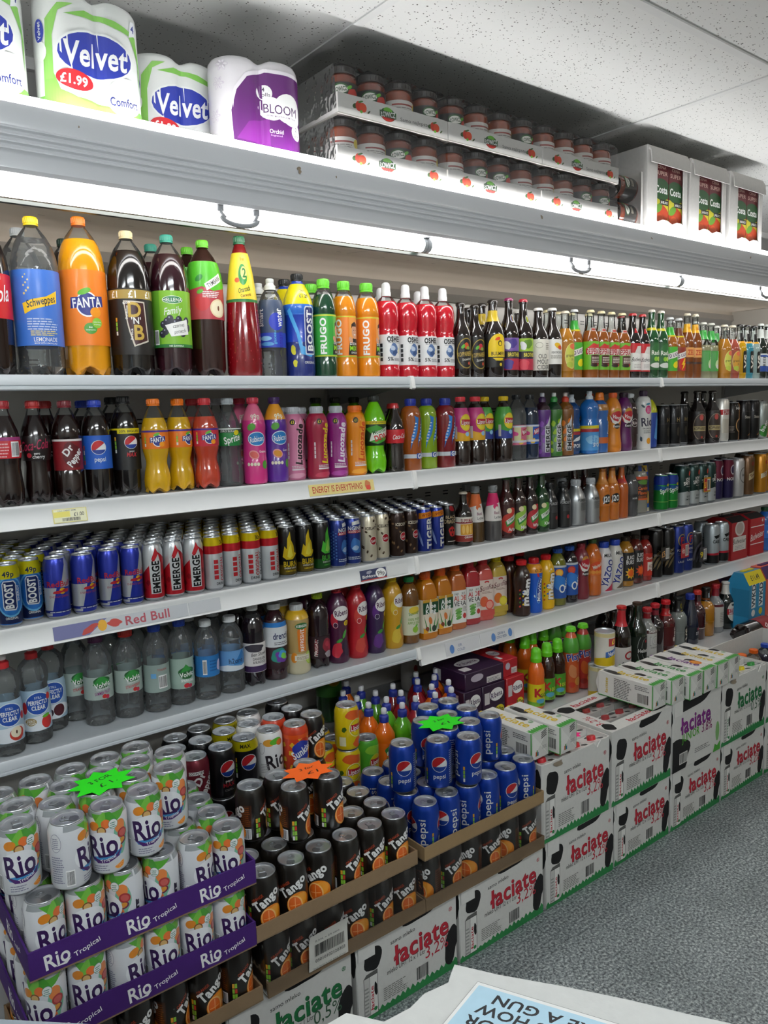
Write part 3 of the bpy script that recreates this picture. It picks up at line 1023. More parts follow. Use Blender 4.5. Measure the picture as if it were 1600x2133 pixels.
B('smart', 'water_bottle', 'clear water bottle with white sports cap', 'smart', .25, .036, '#fff', .86, ('sport', '#e4e8ea', .015), (.30, .78, '#3a4a66'),
  [T('water', 16, 150, 17, Wt, 90, .02, 44), E(10, 140, 20, 22, '#2238b8'), R(-120, 74, 120, 112, '#2440b4'), T('water', 18, 150, 17, Wt, 90, .02, 46), E(-20, 98, 16, 6, '#8cc4ea'), E(-16, 84, 18, 5, '#5aa0d8'), T('smart', -34, 150, 17, Wt, 90, .02, 44), T('glaceau', 4, 100, 7, '#5ac0e8', 90, .01, 34), T('smart', 20, 96, 14, '#2a1ca0', 90, .02, 40)], mat=WATER)
B('boost1', 'energy_drink_bottle', 'blue and yellow energy drink bottle, black cap', 'bubble', .267, .040, '#1c3fae', 1., ('screw', '#17181a', .0155), None, (), SLEEVE,
  bands=((.70, .90, '#e8d811'), (.0, .34, '#1b2a70'), (.60, .70, '#2f6fd0')),
  bart=[T('ONLY', 4, 222, 5, '#223'), T('£1.29', 6, 208, 9, '#223', 0, .03), P([(-45, 170), (-20, 110), (-10, 60), (20, 52), (34, 66), (-4, 80), (-14, 120), (-36, 178)], '#4aa6e6'), P([(4, 58), (32, 58), (36, 62), (36, 176), (31, 182), (6, 182), (2, 176), (2, 62)], '#cfd6e2'), P([(6, 61), (31, 61), (33, 64), (33, 174), (29, 179), (8, 179), (5, 174), (5, 64)], '#1b2a70'), T('BOOST', 19, 120, 19, Wt, 90, .07, 104), T('ENERGY', 39, 150, 7, Wt, 90, .03, 46), T('ORIGINAL', 16, 38, 6, Wt, 0, .02, 34), BLOB(-30, 70, 7, 12, '#d8d23a', 4), BLOB(-26, 36, 6, 9, '#d8d23a', 5)])
def frugo(k, d, liq, c, c2):
    B(k, 'juice_drink_bottle', d, 'frugo', .258, .0345, liq, .84, ('screw', '#6fd136', .0175), (.21, .64, c),
      [R(-120, 160, 120, 163.5, '#d6d23c'), R(-120, 54, 120, 58, '#b5c936'), T('FRUGO', -12, 108, 17, Wt, 90, .08, 94), R(20, 60, 62, 160, c2), P([(16, 60), (66, 60), (62, 94), (52, 104), (32, 104), (20, 92)], '#1b1a1c'), E(40, 122, 12, 19, '#d9a283'), P([(27, 130), (28, 142), (40, 149), (52, 143), (54, 130), (50, 136), (31, 136)], '#2a1a14'), E(36, 126, 1.8, 1.2, '#2a1a14'), E(45, 126, 1.8, 1.2, '#2a1a14'), E(41, 114, 5, 1.6, Wt), E(25, 100, 6, 9, '#d9a283', 30), T('MIX', 36, 78, 12, '#9be01e', 0, .06, 30), T('DZIKI', 36, 90, 6, Wt, 0, .04, 30), T('OWOCOWY', 40, 66, 5, Wt, 0, .03, 30)])
frugo('frugog', 'dark green juice drink bottle with green label', '#16402a', '#3aa53c', '#5cb84a')
frugo('frugoo', 'orange juice drink bottle with orange label', '#e38a14', '#ee8420', '#f2a04a')
B('oshee', 'sports_drink_bottle', 'red sports drink bottle with white label', 'oshee', .266, .036, '#c2182a', .80, ('dome', '#e2e4e6', .0145), (.135, .45, '#f0f0f0'),
  [T('OSHEE', 8, 107, 14, '#121316', 0, .10, 48), LINES(-12, 96, 36, 99, '#8a8a90', 1), BLOB(6, 78, 16, 15, '#5b77a8', 6, 24, .3), BLOB(2, 82, 8, 7, '#c9d6ea', 8), BLOB(10, 70, 9, 7, '#34507f', 3), R(24, 66, 27, 82, '#d8c92a'), T('5%', -6, 52, 10, '#1a1a1e', 0, .04, 18), LINES(6, 46, 36, 56, '#6a6a70', 3, 4), *[R(-38, 46 + i * 13, -30, 56 + i * 13, '#2a2c30') for i in range(4)]])
def beer(k, name, d, h, r, gl, crown, lab, art, prof='beer', fill=1., neck=None, mat=None, **kw):
    B(k, name, d, prof, h, r, gl, fill, ('crown', crown, r * .44), lab, art, mat or DARKGLASS, GLASSCLEAR, bands=([neck] if neck else []), n=24, **kw)
BR = '#170b07'
def kopp(k, d, f):
    beer(k, 'cider_bottle', d, .228, .033, BR, '#2a2320', (.12, .56, '#1a1614'),
     [E(6, 74, 34, 46, '#a08a3a'), E(6, 74, 31, 43, '#14110f'), E(6, 96, 9, 10, f), leaf(-6, 94, 8, 5, 40), E(12, 90, 7, 5, '#7f9a3a'), T('KOPPARBERG', 4, 72, 13, '#c7a94e', 5, .03, 58), T('Strawberry', 10, 57, 8, '#e8e4da', 8, .0, 40, .3), E(16, 44, 5, 5, '#c04a2a')])
kopp('kopps', 'dark cider bottle, gold oval, orange fruit', '#d2552a')
kopp('koppm', 'dark cider bottle, gold oval, red cherry', '#c02a3a')
beer('bulmers', 'cider_bottle', 'tall dark cider bottle with bright yellow label', .246, .036, BR, '#26211e', (.14, .56, '#14110f'),
     [E(4, 96, 36, 42, '#f2cf1f'), R(-32, 66, 40, 96, '#f2cf1f'), R(-32, 63, 40, 66, '#14110f'), E(8, 108, 8, 9, '#2a2416'), E(8, 107, 5, 6, '#f2cf1f'), T('BULMERS', 4, 76, 11, '#1b170c', 0, .04, 52), T('ORIGINAL', 8, 56, 5, '#d8b92a', 0, .02), E(10, 42, 5, 5, '#d8b92a'), BLOB(0, 122, 9, 5, '#e8522a', 2)], neck=(.72, .86, '#d8b92a'))
def broth(k, d, c1, c2, cap):
    beer(k, 'cider_bottle', d, .256, .032, BR, cap, (.10, .50, '#2b2140'),
     [R(-100, 86, 100, 128, c1), BLOB(0, 110, 18, 15, c2, 3), BLOB(-16, 104, 10, 14, Wt, 8), R(-100, 26, 100, 62, '#b92a44'), BLOB(-14, 44, 18, 16, '#4a3a8c' if c1[1] != '9' else '#d84a5a', 5), R(-24, 66, 40, 84, '#2a2622'), T('BROTHERS', 10, 75, 12, '#e4d54a', 0, .05, 50)], bart=[E(8, 190, 11, 13, Wt), E(8, 190, 8.5, 10.5, c2), R(7, 181, 12, 199, '#d8b92a')])
broth('brothw', 'dark cider bottle with purple berry label', '#7a5aa8', '#4a3a8c', '#8a2a5a')
broth('brothp', 'dark cider bottle, lime green and red label', '#9fc43c', '#5f8a2a', '#b02a3c')
beer('oldmout', 'cider_bottle', 'dark cider bottle, cream label of tall letters', .232, .0345, BR, '#e6e4df', (.11, .55, '#ece8dc'),
     [E(-10, 108, 13, 10, '#b9b4a6'), E(-10, 108, 11, 8, '#ece8dc'), LINES(14, 94, 32, 118, '#6a665c', 4, 3), T('OLD', 2, 72, 14, '#1c1b18', 0, .0, 30), T('MOUT', 6, 54, 14, '#1c1b18', 0, .0, 44), T('CIDER', 6, 36, 14, '#1c1b18', 0, .0, 46)])
beer('rekor', 'cider_bottle', 'dark cider bottle, white label with yellow fruit', .236, .0345, BR, '#e6e4df', (.20, .55, '#f0eee8'),
     [E(8, 108, 16, 9, '#e8b92a', -25), E(16, 102, 10, 7, '#d8522a', -10), T('REKORDERLIG', 6, 86, 7, '#26241f', 0, .01, 46), LINES(-20, 66, 36, 78, '#a09c92', 4, 3)])
def grape(k, d, gl, oval, h=.23):
    beer(k, 'fruit_beer_bottle', d, h, .0325, gl, '#e3d9c4', (.11, .54, gl), [E(10, 76, 28, 44, '#e3dc8a'), E(10, 76, 26, 42, oval), E(16, 108, 16, 10, '#e8724a'), E(2, 46, 14, 10, '#b9c84a'), T('grapefruit', 10, 78, 9, '#2a2620', 0, .01, 46), T('2%', 12, 64, 6, '#2a2620')], mat=LIQUID, fill=.74)
grape('grape', 'amber grapefruit beer bottle with round citrus label', '#b0741a', '#cfd05a')
grape('grapep', 'pinkish fruit beer bottle with round label', '#a04a3a', '#d8a03a')
def dlight(k, d, c, sh, neckc):
    beer(k, 'flavoured_beer_bottle', d, .243, .032, '#9a5a1c', '#dfe3e6', (.13, .52, c),
     [P([(-30, 96), (40, 116), (40, 92), (-30, 74)], '#f0eee8'), T('D LIGHT', 8, 96, 13, '#5a2a6a', 14, .05, 54), *sh], mat=LIQUID, fill=.76, neck=(.70, .84, neckc), bart=[R(-60, 166, 60, 172, '#e8d22a')])
dlight('dlem', 'beer bottle, green label with yellow lemon', '#4aae34', [E(14, 56, 17, 13, '#f0dc1c', 20), E(30, 52, 5, 5, '#f0dc1c')], '#3aae3a')
dlight('dlit', 'beer bottle, red label with yellow lightning', '#8a2a1a', [E(8, 58, 22, 26, '#c92a1c'), P([(14, 84), (-2, 56), (8, 57), (0, 34), (24, 64), (13, 63), (22, 82)], '#f2c81c')], '#6a341a')
beer('despr', 'beer_bottle', 'amber bottle with red and green label', .241, .0325, '#8a4a14', '#d9cda2', (.13, .54, '#6fb52c'),
     [P([(-36, 104), (-6, 124), (10, 118), (38, 126), (38, 92), (-36, 86)], '#c7322e'), R(-30, 84, 42, 106, '#f0ece6'), T('DESPERADOS', 4, 95, 19, '#a8202a', 0, .09, 74), R(-16, 50, 42, 82, '#4a1c12'), LINES(-12, 56, 36, 78, '#e8e0d2', 4, 6), E(14, 48, 6, 5, '#c02a2a'), BLOB(-2, 46, 16, 5, '#2a1810', 5)], mat=LIQUID, fill=.70, bart=[R(-14, 166, 14, 178, '#e8ddd2'), R(-12, 168, 12, 176, '#c0534a')])
beer('budb', 'beer_bottle', 'dark beer bottle with red and white label', .244, .032, '#120906', '#c23338', (.11, .54, '#c4242c'),
     [R(-26, 32, 40, 118, '#f0eeea'), R(-26, 96, 40, 118, '#c4242c'), E(8, 100, 14, 9, '#f0eeea'), P([(-8, 96), (24, 90), (30, 122), (2, 120)], '#dfdcd6'), T('Budweiser', 8, 72, 15, '#1c1a1a', 0, .01, 52, .3), LINES(-10, 40, 34, 56, '#b9b4b0', 3), R(-100, 26, 100, 32, '#c4242c')], bart=[P([(-8, 170), (16, 170), (10, 188), (0, 188)], '#c0262e')])
beer('radl', 'beer_bottle', 'tall green beer bottle with lime label', .265, .033, '#124a22', '#e4dcd0', (.13, .52, '#1f5a2a'),
     [E(6, 86, 34, 48, '#2d6a34'), T('Radler', 12, 100, 17, '#eef2e6', 0, .04, 60), E(2, 76, 9, 9, '#8cc43a'), E(18, 76, 9, 9, '#d8dc8a'), E(18, 76, 7, 7, '#a8cc4a'), E(6, 52, 28, 10, '#e4e8e0')], neck=(.70, .74, '#c8c01c'), mat=DARKGLASS, bart=[T('Radler', 8, 202, 9, '#dfe6d8', 0, .02, 30)])
beer('zelt', 'beer_bottle', 'slim amber bottle, yellow neck band, orange label', .266, .0315, '#7a3f12', '#e2d8c0', (.33, .48, '#dfa25a'),
     [T('ZELT', 8, 108, 20, '#b93a1c', 0, .05, 44)], mat=LIQUID, fill=.72, neck=(.71, .84, '#f0b41c'), bart=[T('ZELT', 6, 206, 8, '#b93a1c', 0, .04), R(-110, 62, 110, 70, '#3a1a0c')])
beer('clrg', 'flavoured_drink_bottle', 'clear bottle with mint green label', .236, .0325, '#8a8a6a', '#d9dbd2', (.14, .50, '#4a9a4a'),
     [R(-40, 34, 10, 112, '#5aa05a'), R(12, 34, 60, 118, '#3fae3f'), E(24, 62, 18, 20, '#cfe6b0'), BLOB(20, 52, 10, 8, '#e8e0e0', 4), T('Miami', 24, 98, 11, '#eef4e0', 90, .02)], mat=LIQUID, fill=.6, neck=(.70, .86, '#3fae4a'))
def vs(k, d, c):
    beer(k, 'alcopop_bottle', d, .238, .0325, c, '#1c1c1e', (.1, .12, c), [], mat=LIQUID, fill=.68, neck=(.66, .69, '#e8a81c'), bart=[P([(2, 28), (34, 28), (38, 34), (38, 116), (34, 122), (6, 122), (2, 116)], '#131314'), T('VS', 20, 76, 24, '#efe9dc', 90, .07, 60), R(-14, 168, 14, 200, '#1c1a1a')])
vs('vsy', 'bright yellow alcopop bottle with black neck', '#c79a0c')
vs('vsb', 'turquoise alcopop bottle with black neck', '#3a8a9e')
vs('vsg', 'pale grey alcopop bottle with black neck', '#94a8a4')
beer('darkg', 'beer_bottle', 'dark green beer bottle, white neck foil', .25, .0325, '#0c1c12', '#dfe6e2', (.14, .46, '#e4e8ea'), [R(-100, 34, 100, 60, '#2a4ea0'), T('BEER', 6, 84, 16, '#202226', 90, .03), R(-100, 100, 100, 108, '#2a4ea0')], neck=(.74, .90, '#dfe6e2'))

# ---- second shelf
B('coke5', 'cola_bottle', 'cola bottle, red barcode label', 'contour', .22, .0335, '#170806', .86, ('screw', '#a8222c', .015), (.46, .66, '#c8202a'),
  [R(-120, 138, 120, 146, '#a03a78'), LINES(-26, 104, 8, 136, '#e8b0b0', 5, 2), *BAR(10, 104, 30, 136), T('Coca-Cola', 56, 120, 16, Wt, 0, .02, 46, .3)], lobes=5)
B('cherry', 'cherry_cola_bottle', 'dark cola bottle with crimson script, red cap', 'contour', .22, .0335, '#150606', .86, ('screw', '#b52a2a', .015), (.42, .66, '#140809'),
  [T('Coca-Cola', -2, 126, 20, '#a8204a', 6, .02, 68, .3), E(-16, 104, 6, 5, '#9a1c2a'), T('zero', 2, 108, 5, Wt, 0, .02), T('cherry', 6, 101, 7.5, Wt, 0, .02)], lobes=5)
B('drpep', 'spiced_soda_bottle', 'dark soda bottle with maroon slanted logo label', 'bubble', .219, .0335, '#190806', .86, ('screw', '#7a1c28', .015), (.31, .62, '#7c141c'),
  [R(-120, 131, 120, 136, '#e8e2e0'), BLOB(6, 100, 24, 26, '#5a0c14', 4), T('Dr', -4, 112, 15, Wt, 50, .07), T('Pepper', 12, 96, 15, Wt, 50, .07, 46)], lobes=5)
B('pepsi5', 'cola_bottle', 'cola bottle with bright blue label and cap', 'pet500', .22, .0335, '#140a08', .84, ('screw', '#2440b4', .0155), (.30, .64, '#1f5cc0'),
  [*globe(2, 114, 15, 1.1), T('pepsi', 4, 88, 10, Wt, 0, .02, 26), *nutri(-36, 76, 44, ('#cf4a3a', '#3f9a4a', '#e6e6e2'))], lobes=5)
B('pmax5', 'cola_bottle', 'all black cola bottle with yellow flash label', 'pet500', .227, .0335, '#100a09', .84, ('screw', '#141416', .0155), (.26, .68, '#131314'),
  [R(-120, 150, 120, 154, '#e6d211'), R(-24, 142, 40, 154, '#e6d211'), T('20% BIGGER', 6, 147.5, 5.5, '#222', 0, .03, 50), *globe(8, 122, 14, 1.1), T('pepsi', 8, 102, 4, Wt), T('MAX', 8, 94, 9, '#c02a34', 0, .07, 24, .2), *nutri(-30, 98, 38)], lobes=5)
def fan5(k, d, liq, lab, cap):
    B(k, 'orange_drink_bottle', d, 'twist', .22, .033, liq, .80, ('screw', cap, .0155), (.475, .67, lab), [R(-120, 143, 120, 148, '#4a2a8a'), *fanta_logo(3, 125, 13.5), *nutri(-30, 110, 30)], lobes=5)
fan5('fan5', 'yellow orange drink bottle with twisted waist', '#d3a312', '#ee7a1c', '#ec7a1c')
fan5('fan5r', 'coral red drink bottle with twisted waist', '#b8402a', '#c8283c', '#c83038')
B('sprite5', 'lemon_soda_bottle', 'clear soda bottle, green label, grey cap', 'contour', .22, .0335, '#fff', .84, ('screw', '#a9b0b4', .0155), (.46, .66, '#1c7a3a'),
  [R(-120, 142, 120, 146, '#dfe6e2'), R(-120, 134, 120, 142, '#123a22'), T('ZERO SUGAR', -6, 138, 5, Wt, 0, .02), T('Sprite', 4, 119, 17, Wt, 14, .05, 46, .1), E(16, 134, 8, 6, '#e6d21c', 20), leaf(26, 128, 5, 3, 0)], mat=WATER)
def rub(k, d, c, c2, cap, fruit):
    B(k, 'fruit_soda_bottle', d, 'bubble', .22, .033, c, 1., ('screw', cap, .0155), None, (), SLEEVE, bands=((.74, .92, c2),),
      bart=[E(2, 116, 26, 18, '#e6eef4'), E(2, 116, 24, 16, '#1c7ac0'), T('Rubicon', 2, 116, 14, Wt, 6, .03, 40), E(-12, 146, 12, 9, '#4f9a34', 20), E(-8, 76, 15, 11, '#e89a9a', -20), E(-8, 76, 12, 8, fruit, -20), E(24, 50, 9, 11, '#4f9a34'), T('99p', 0, 172, 13, '#f0eeda', 8, .03), *[E(-24 + i * 9, 52, 4, 4.5, '#e8e2c8') for i in range(4)], T('Guava', 18, 84, 6, Wt)])
rub('rubg', 'pink fruit soda bottle, blue oval, red cap', '#c8307c', '#d8688a', '#c22a44', '#d8625a')
rub('rubp', 'purple and orange fruit soda bottle, blue oval', '#57278f', '#e39a2a', '#3a1c54', '#d8902a')
def luco(k, d, c, tc, cap, c2):
    B(k, 'energy_drink_bottle', d, 'luco', .194, .0335, c, 1., ('screw', cap, .0195), None, (), SLEEVE,
      bart=[P([(2, 40), (26, 44), (32, 150), (22, 166), (12, 150), (6, 100)], c2), T('Lucozade', 14, 96, 21, tc, 86, .09, 108, .1), T('ENERGY', 31, 66, 5, tc, 86, .02), R(-12, 26, 30, 30, '#e8dce2'), LINES(-12, 32, 28, 40, '#e8dce2', 2, 3), *nutri(-22, 56, 44, ('#e8e2e6',)), BLOB(4, 12, 26, 7, c2, 3), E(-6, 154, 8, 8, '#1c1a14'), T('£1', -6, 154, 7, '#e8d21c', 0, .04)])
luco('lucp', 'pale pink energy bottle with black lettering', '#d07a9c', '#1a1416', '#b9bdc2', '#e0a0b8')
luco('lucc', 'cherry red energy bottle, yellow lettering', '#9a1c3a', '#e0cc1c', '#b9bdc2', '#b83a52')
luco('lucv', 'violet energy bottle with white lettering', '#8a1c74', '#eee6ee', '#b9bdc2', '#a8449a')
luco('luco', 'orange energy bottle, orange lettering and cap', '#e88a12', '#d8521c', '#e8721c', '#f2a83a')
B('dew', 'citrus_soda_bottle', 'vivid lime green soda bottle with black label', 'twist', .22, .0335, '#6fc80c', .97, ('screw', '#1a201a', .0155), (.36, .68, '#173018'),
  [R(-120, 140, 120, 149, '#d8c81c'), T('£1.09 OR 2 FOR £2', 0, 144.5, 4, '#222', 0, .02), P([(-38, 128), (-4, 138), (34, 120), (10, 112), (38, 96), (0, 84), (-30, 92), (-14, 110)], '#3f9a2a'), P([(-26, 92), (36, 108), (40, 134), (-18, 116)], '#e6efe2'), T('Mountain', 8, 122, 11, '#1c5a24', 14, .02, 48), T('DEW', 10, 104, 16, '#c8202a', 14, .07, 42)], lobes=5)
beer('cokegl', 'cola_glass_bottle', 'small glass cola bottle, red label and crown cap', .198, .030, '#170806', '#c02a30', (.42, .62, '#c4202a'), [T('Coca-Cola', 6, 103, 13, Wt, 6, .02, 46, .3)])
KINDS['cokegl'].update(prof='contour')
def gat(k, d, c):
    B(k, 'energy_drink_bottle', d, 'straight', .21, .034, c, 1., ('screw', '#24349a', .0175), None, (), LIQUID,
      bart=[P([(-2, 160), (14, 154), (10, 120), (2, 98), (-8, 84), (-16, 60), (-12, 100), (-4, 120), (2, 146)], '#2a7ac8'), P([(24, 156), (36, 150), (34, 116), (24, 96), (12, 80), (10, 66), (12, 96), (22, 116), (28, 146)], '#2a7ac8'), *[R(0 - i * 2.4, 136 - i * 9, 6 - i * 2.4, 139 - i * 9, Wt) for i in range(7)], *[R(24 - i * 2, 132 - i * 9, 29 - i * 2, 135 - i * 9, Wt) for i in range(6)], R(-120, 36, 120, 48, '#c9ced4'), R(4, 34, 24, 50, '#2a4a9a'), T('G', 14, 42, 13, Wt, 0, .08), T('HYDRO', 44, 92, 6, Wt)])
gat('gato', 'brown orange sports bottle with blue claw marks', '#a0521c')
gat('gatg', 'pale lime sports bottle with blue claw marks', '#86a81e')
gat('gatr', 'dark red sports bottle with blue claw marks', '#7a1a20')
def lip(k, d, c, cap, c3):
    B(k, 'iced_tea_bottle', d, 'bubble', .213, .033, '#1d0d08', .9, ('screw', cap, .0165), (.36, .84, c), [E(10, 134, 24, 26, '#e6c81c'), E(10, 134, 20, 22, '#e8d43a'), P([(-12, 126), (30, 126), (36, 142), (-8, 144)], '#b8202a'), T('Lipton', 10, 134, 12, Wt, 0, .03, 38), P([(-60, 76), (60, 76), (60, 100), (30, 110), (0, 100), (-30, 108), (-60, 98)], c3), E(14, 98, 9, 7, '#9ac8e8'), R(-34, 84, -24, 122, '#c9c4c0')], lobes=0)
lip('lipp', 'iced tea bottle, pink label, coral cap', '#c03a7c', '#d83a44', '#e0a81c')
lip('lipg', 'iced tea bottle, green label, yellow cap', '#4a9a3a', '#e6c41c', '#2a3a8c')
def barr(k, d, liq, lab, m):
    B(k, 'retro_soda_bottle', d, 'pet500', .217, .0335, liq, .8, ('screw', '#15181c', .0155), (.24, .54, lab), [R(-26, 62, -2, 110, '#d8d2a0'), *[BLOB(-44 + i * 22, 58 + (i * 31) % 58, 9, 8, '#d8488c' if i % 2 else '#e0b84a', i) for i in range(5)], P([(0, 82), (36, 92), (40, 110), (6, 102)], '#b81c34'), T('BARR', 20, 96, 12, Wt, 14, .05, 32), R(-60, 60, 60, 67, '#d9d9e2'), R(-60, 110, 60, 116, '#e2e2ea')], m)
barr('barrc', 'clear soda bottle with pink patterned label', '#fff', '#d06a86', WATER)
barr('barrb', 'dark blue soda bottle with blue patterned label', '#16243c', '#2a5ab0', LIQUID)
def emb(k, d, c, c2, cap, cap2, liq):
    B(k, 'energy_drink_bottle', d, 'oshee', .222, .032, liq, 1., ('two', (cap, cap2), .0135), (.02, .74, c), [*[BLOB(-40 + (i * 19) % 84, 14 + (i * 37) % 120, 9, 9, c2, i) for i in range(12)], P([(2, 20), (26, 20), (28, 110), (24, 146), (14, 118), (2, 108)], '#d9dadd'), T('EMERGE', 15, 66, 18, '#141416', 90, .06, 88)])
emb('emp', 'purple energy bottle with sideways black lettering', '#5a2a7a', '#8a4ab0', '#3a1c4a', '#d8d8e0', '#2c1420')
emb('emg', 'green energy bottle with sideways black lettering', '#2c6a1c', '#9ac41c', '#2c8a3a', '#e0e4e0', '#123a1c')
emb('emo', 'orange fruit energy bottle with sports cap', '#7a4a14', '#e87a1c', '#c83a22', '#e8d8d0', '#7a4a14')
B('spb', 'sports_drink_bottle', 'dark blue sports water bottle', 'sport', .216, .035, '#0f3f7a', 1., ('sport', '#cfd6dc', .0145), (.06, .44, '#2b4468'), [R(-120, 84, 120, 93, '#e0cc1c'), R(-120, 72, 120, 82, '#a82a34'), T('SPORT', 10, 32, 13, Wt, 0, .06, 52), P([(-16, 46), (20, 52), (30, 70), (0, 60)], Wt)])
B('spbr', 'sports_drink_bottle', 'bright blue sports bottle, yellow and red band', 'sport', .226, .037, '#1c6ab8', 1., ('sport', '#dfe4e8', .0145), (.06, .46, '#4a94d0'), [R(-130, 92, 130, 103, '#e6d21c'), R(-130, 80, 130, 91, '#b02a34'), BLOB(6, 52, 34, 16, '#8cc4ea', 5), T('SPORT', 26, 34, 14, Wt, 0, .06, 50), T('tropical', 0, 46, 9, '#2a7ac8', 90, .03, 46), T('berry', 12, 42, 9, '#2a7ac8', 90, .03, 34)])
B('spbo', 'sports_drink_bottle', 'blue bottle with bulbous orange cap', 'sport', .222, .034, '#2a62a8', 1., ('dome', '#e87a1c', .018), None, (), LIQUID, bands=((.16, .26, '#c8622a'), (.7, .8, '#a8702a')), bart=[T('Powerade', 22, 100, 10, Wt, 86, .02, 60)])
def vim(k, d, c, c2, cap, h=.219, f='#c8a03a'):
    B(k, 'fruit_drink_bottle', d, 'vimto', h, .0335, c, 1., ('screw', cap, .0155), None, (), SLEEVE, bart=[E(4, 148, 16, 14, f), BLOB(2, 128, 24, 24, '#b8202e', 3, 26, .2), P([(-26, 138), (-14, 108), (4, 100), (30, 122), (26, 138), (8, 112), (-10, 118)], '#f0ece6'), T('Vimto', 4, 128, 12, Wt, -14, .05, 38), E(6, 96, 14, 10, '#1c1416'), T('Remix', 6, 96, 9, Wt, 0, .03)])
vim('vimo', 'orange fruit drink bottle with red splash logo', '#d8821c', '#fff', '#e0622a')
vim('vimp', 'purple fruit drink bottle with red splash logo', '#5a1458', '#fff', '#2a1428')
B('riod', 'fruit_drink_bottle', 'dark brown drink bottle, round white logo', 'pet500', .215, .032, '#2a0f10', .84, ('screw', '#cfd2d4', .0155), (.28, .64, '#2c1416'), [E(4, 104, 16, 16, '#d8d2d0'), E(4, 104, 14, 14, '#2c1416'), T('Rio', 4, 104, 12, '#e8e0dc', 8, .03)])
B('riow', 'fruit_drink_bottle', 'white drink bottle, black script, pink circle', 'straight', .226, .033, '#eceae6', 1., ('screw', '#3a2440', .0155), None, (), SLEEVE, bart=[E(10, 152, 14, 16, '#d8327a'), LINES(2, 142, 18, 162, '#f4d0e0', 4), T('Rio', 6, 106, 32, '#231a3a', 4, .04, 52), T('TROPICAL', 6, 80, 6, '#333', 0, .02), LINES(-10, 62, 24, 74, '#888', 3), E(12, 32, 10, 12, '#eda02a'), BLOB(-20, 40, 5, 9, '#2a3a4a', 4), leaf(-14, 166, 9, 4, -40, '#23404a'), leaf(8, 174, 10, 4, 10, '#3a8aa8')])
B('boosts', 'energy_drink_bottle', 'small blue energy bottle with yellow shoulder', 'pet500', .205, .032, '#2246a0', 1., None, None, (), SLEEVE, bands=((.68, .93, '#c2c411'),), bart=[P([(0, 40), (20, 30), (30, 110), (14, 130)], '#5a9ad8')])
C('blkcan', 'beer_can', 'tall matt black beer can, silver harp mark', '#151517', [T('H', 8, 108, 16, '#a08a5a', 0, .02), BLOB(8, 62, 6, 18, '#3f3a30', 5), R(-200, 92, 200, 94, '#3a3a3e'), R(-120, 8, 120, 12, '#8a8c90')], h=.168)
beer('koppd', 'cider_bottle', 'dark bottle with bronze oval label, behind shelf lip', .222, .034, '#140a08', '#241c18', (.10, .62, '#1c1412'), [E(4, 72, 34, 56, '#8a7a6a'), E(4, 72, 31, 52, '#3a2c26'), E(4, 112, 9, 12, '#c0504a'), R(-28, 56, 36, 76, '#b0a070'), T('KOPPARBERG', 4, 66, 11, '#2a1c14', 0, .04, 58), E(6, 30, 5, 5, '#a03a2a')])
KINDS['koppd']['desc'] = 'dark bottle with bronze oval fruit label'
def tall(k, d, bg, art, h=.17, name='beer_can', **kw):
    C(k, name, d, bg, art, h, **kw)
tall('stellac', 'tall white lager can with red band', '#e2dfd8', [R(-200, 118, 200, 140, '#b02a2e'), T('STELLA', 6, 133, 9, Wt, 0, .03, 40), T('ARTOIS', 6, 123, 8, Wt, 0, .03, 40), P([(-18, 40), (24, 40), (20, 100), (-14, 100)], '#cfc9bc')], h=.188)
tall('halc', 'black can with copper oval and white letters', '#17130f', [R(20, 0, 80, 170, '#b0763a'), E(26, 70, 22, 30, '#d8a870'), E(26, 70, 17, 25, '#241a12'), T('HAL', 20, 144, 12, Wt, 0, .05), LINES(-30, 40, 0, 70, '#8a8078', 5)])
tall('stoutc', 'plain black stout can', '#111012', [T('Stout', 8, 104, 12, '#d8d4cc', 0, .02, 30), R(-200, 126, 200, 128, '#3a3638'), P([(8, 20), (26, 30), (26, 34), (8, 24)], '#b07a4a')], h=.178)
tall('beerg', 'silver can with green beer lettering', '#9aa09c', [T('beer', 4, 60, 22, '#e8eae6', 60, .06, 60), BLOB(6, 40, 24, 30, '#3f8a3a', 3), T('beer', 4, 60, 20, Wt, 60, .05, 56)])
tall('orangec', 'orange and green fruit can', '#d8642a', [BLOB(0, 90, 24, 30, '#6aa83a', 4), E(6, 60, 14, 14, '#c83a2a'), E(0, 120, 12, 12, '#f0b03a')])

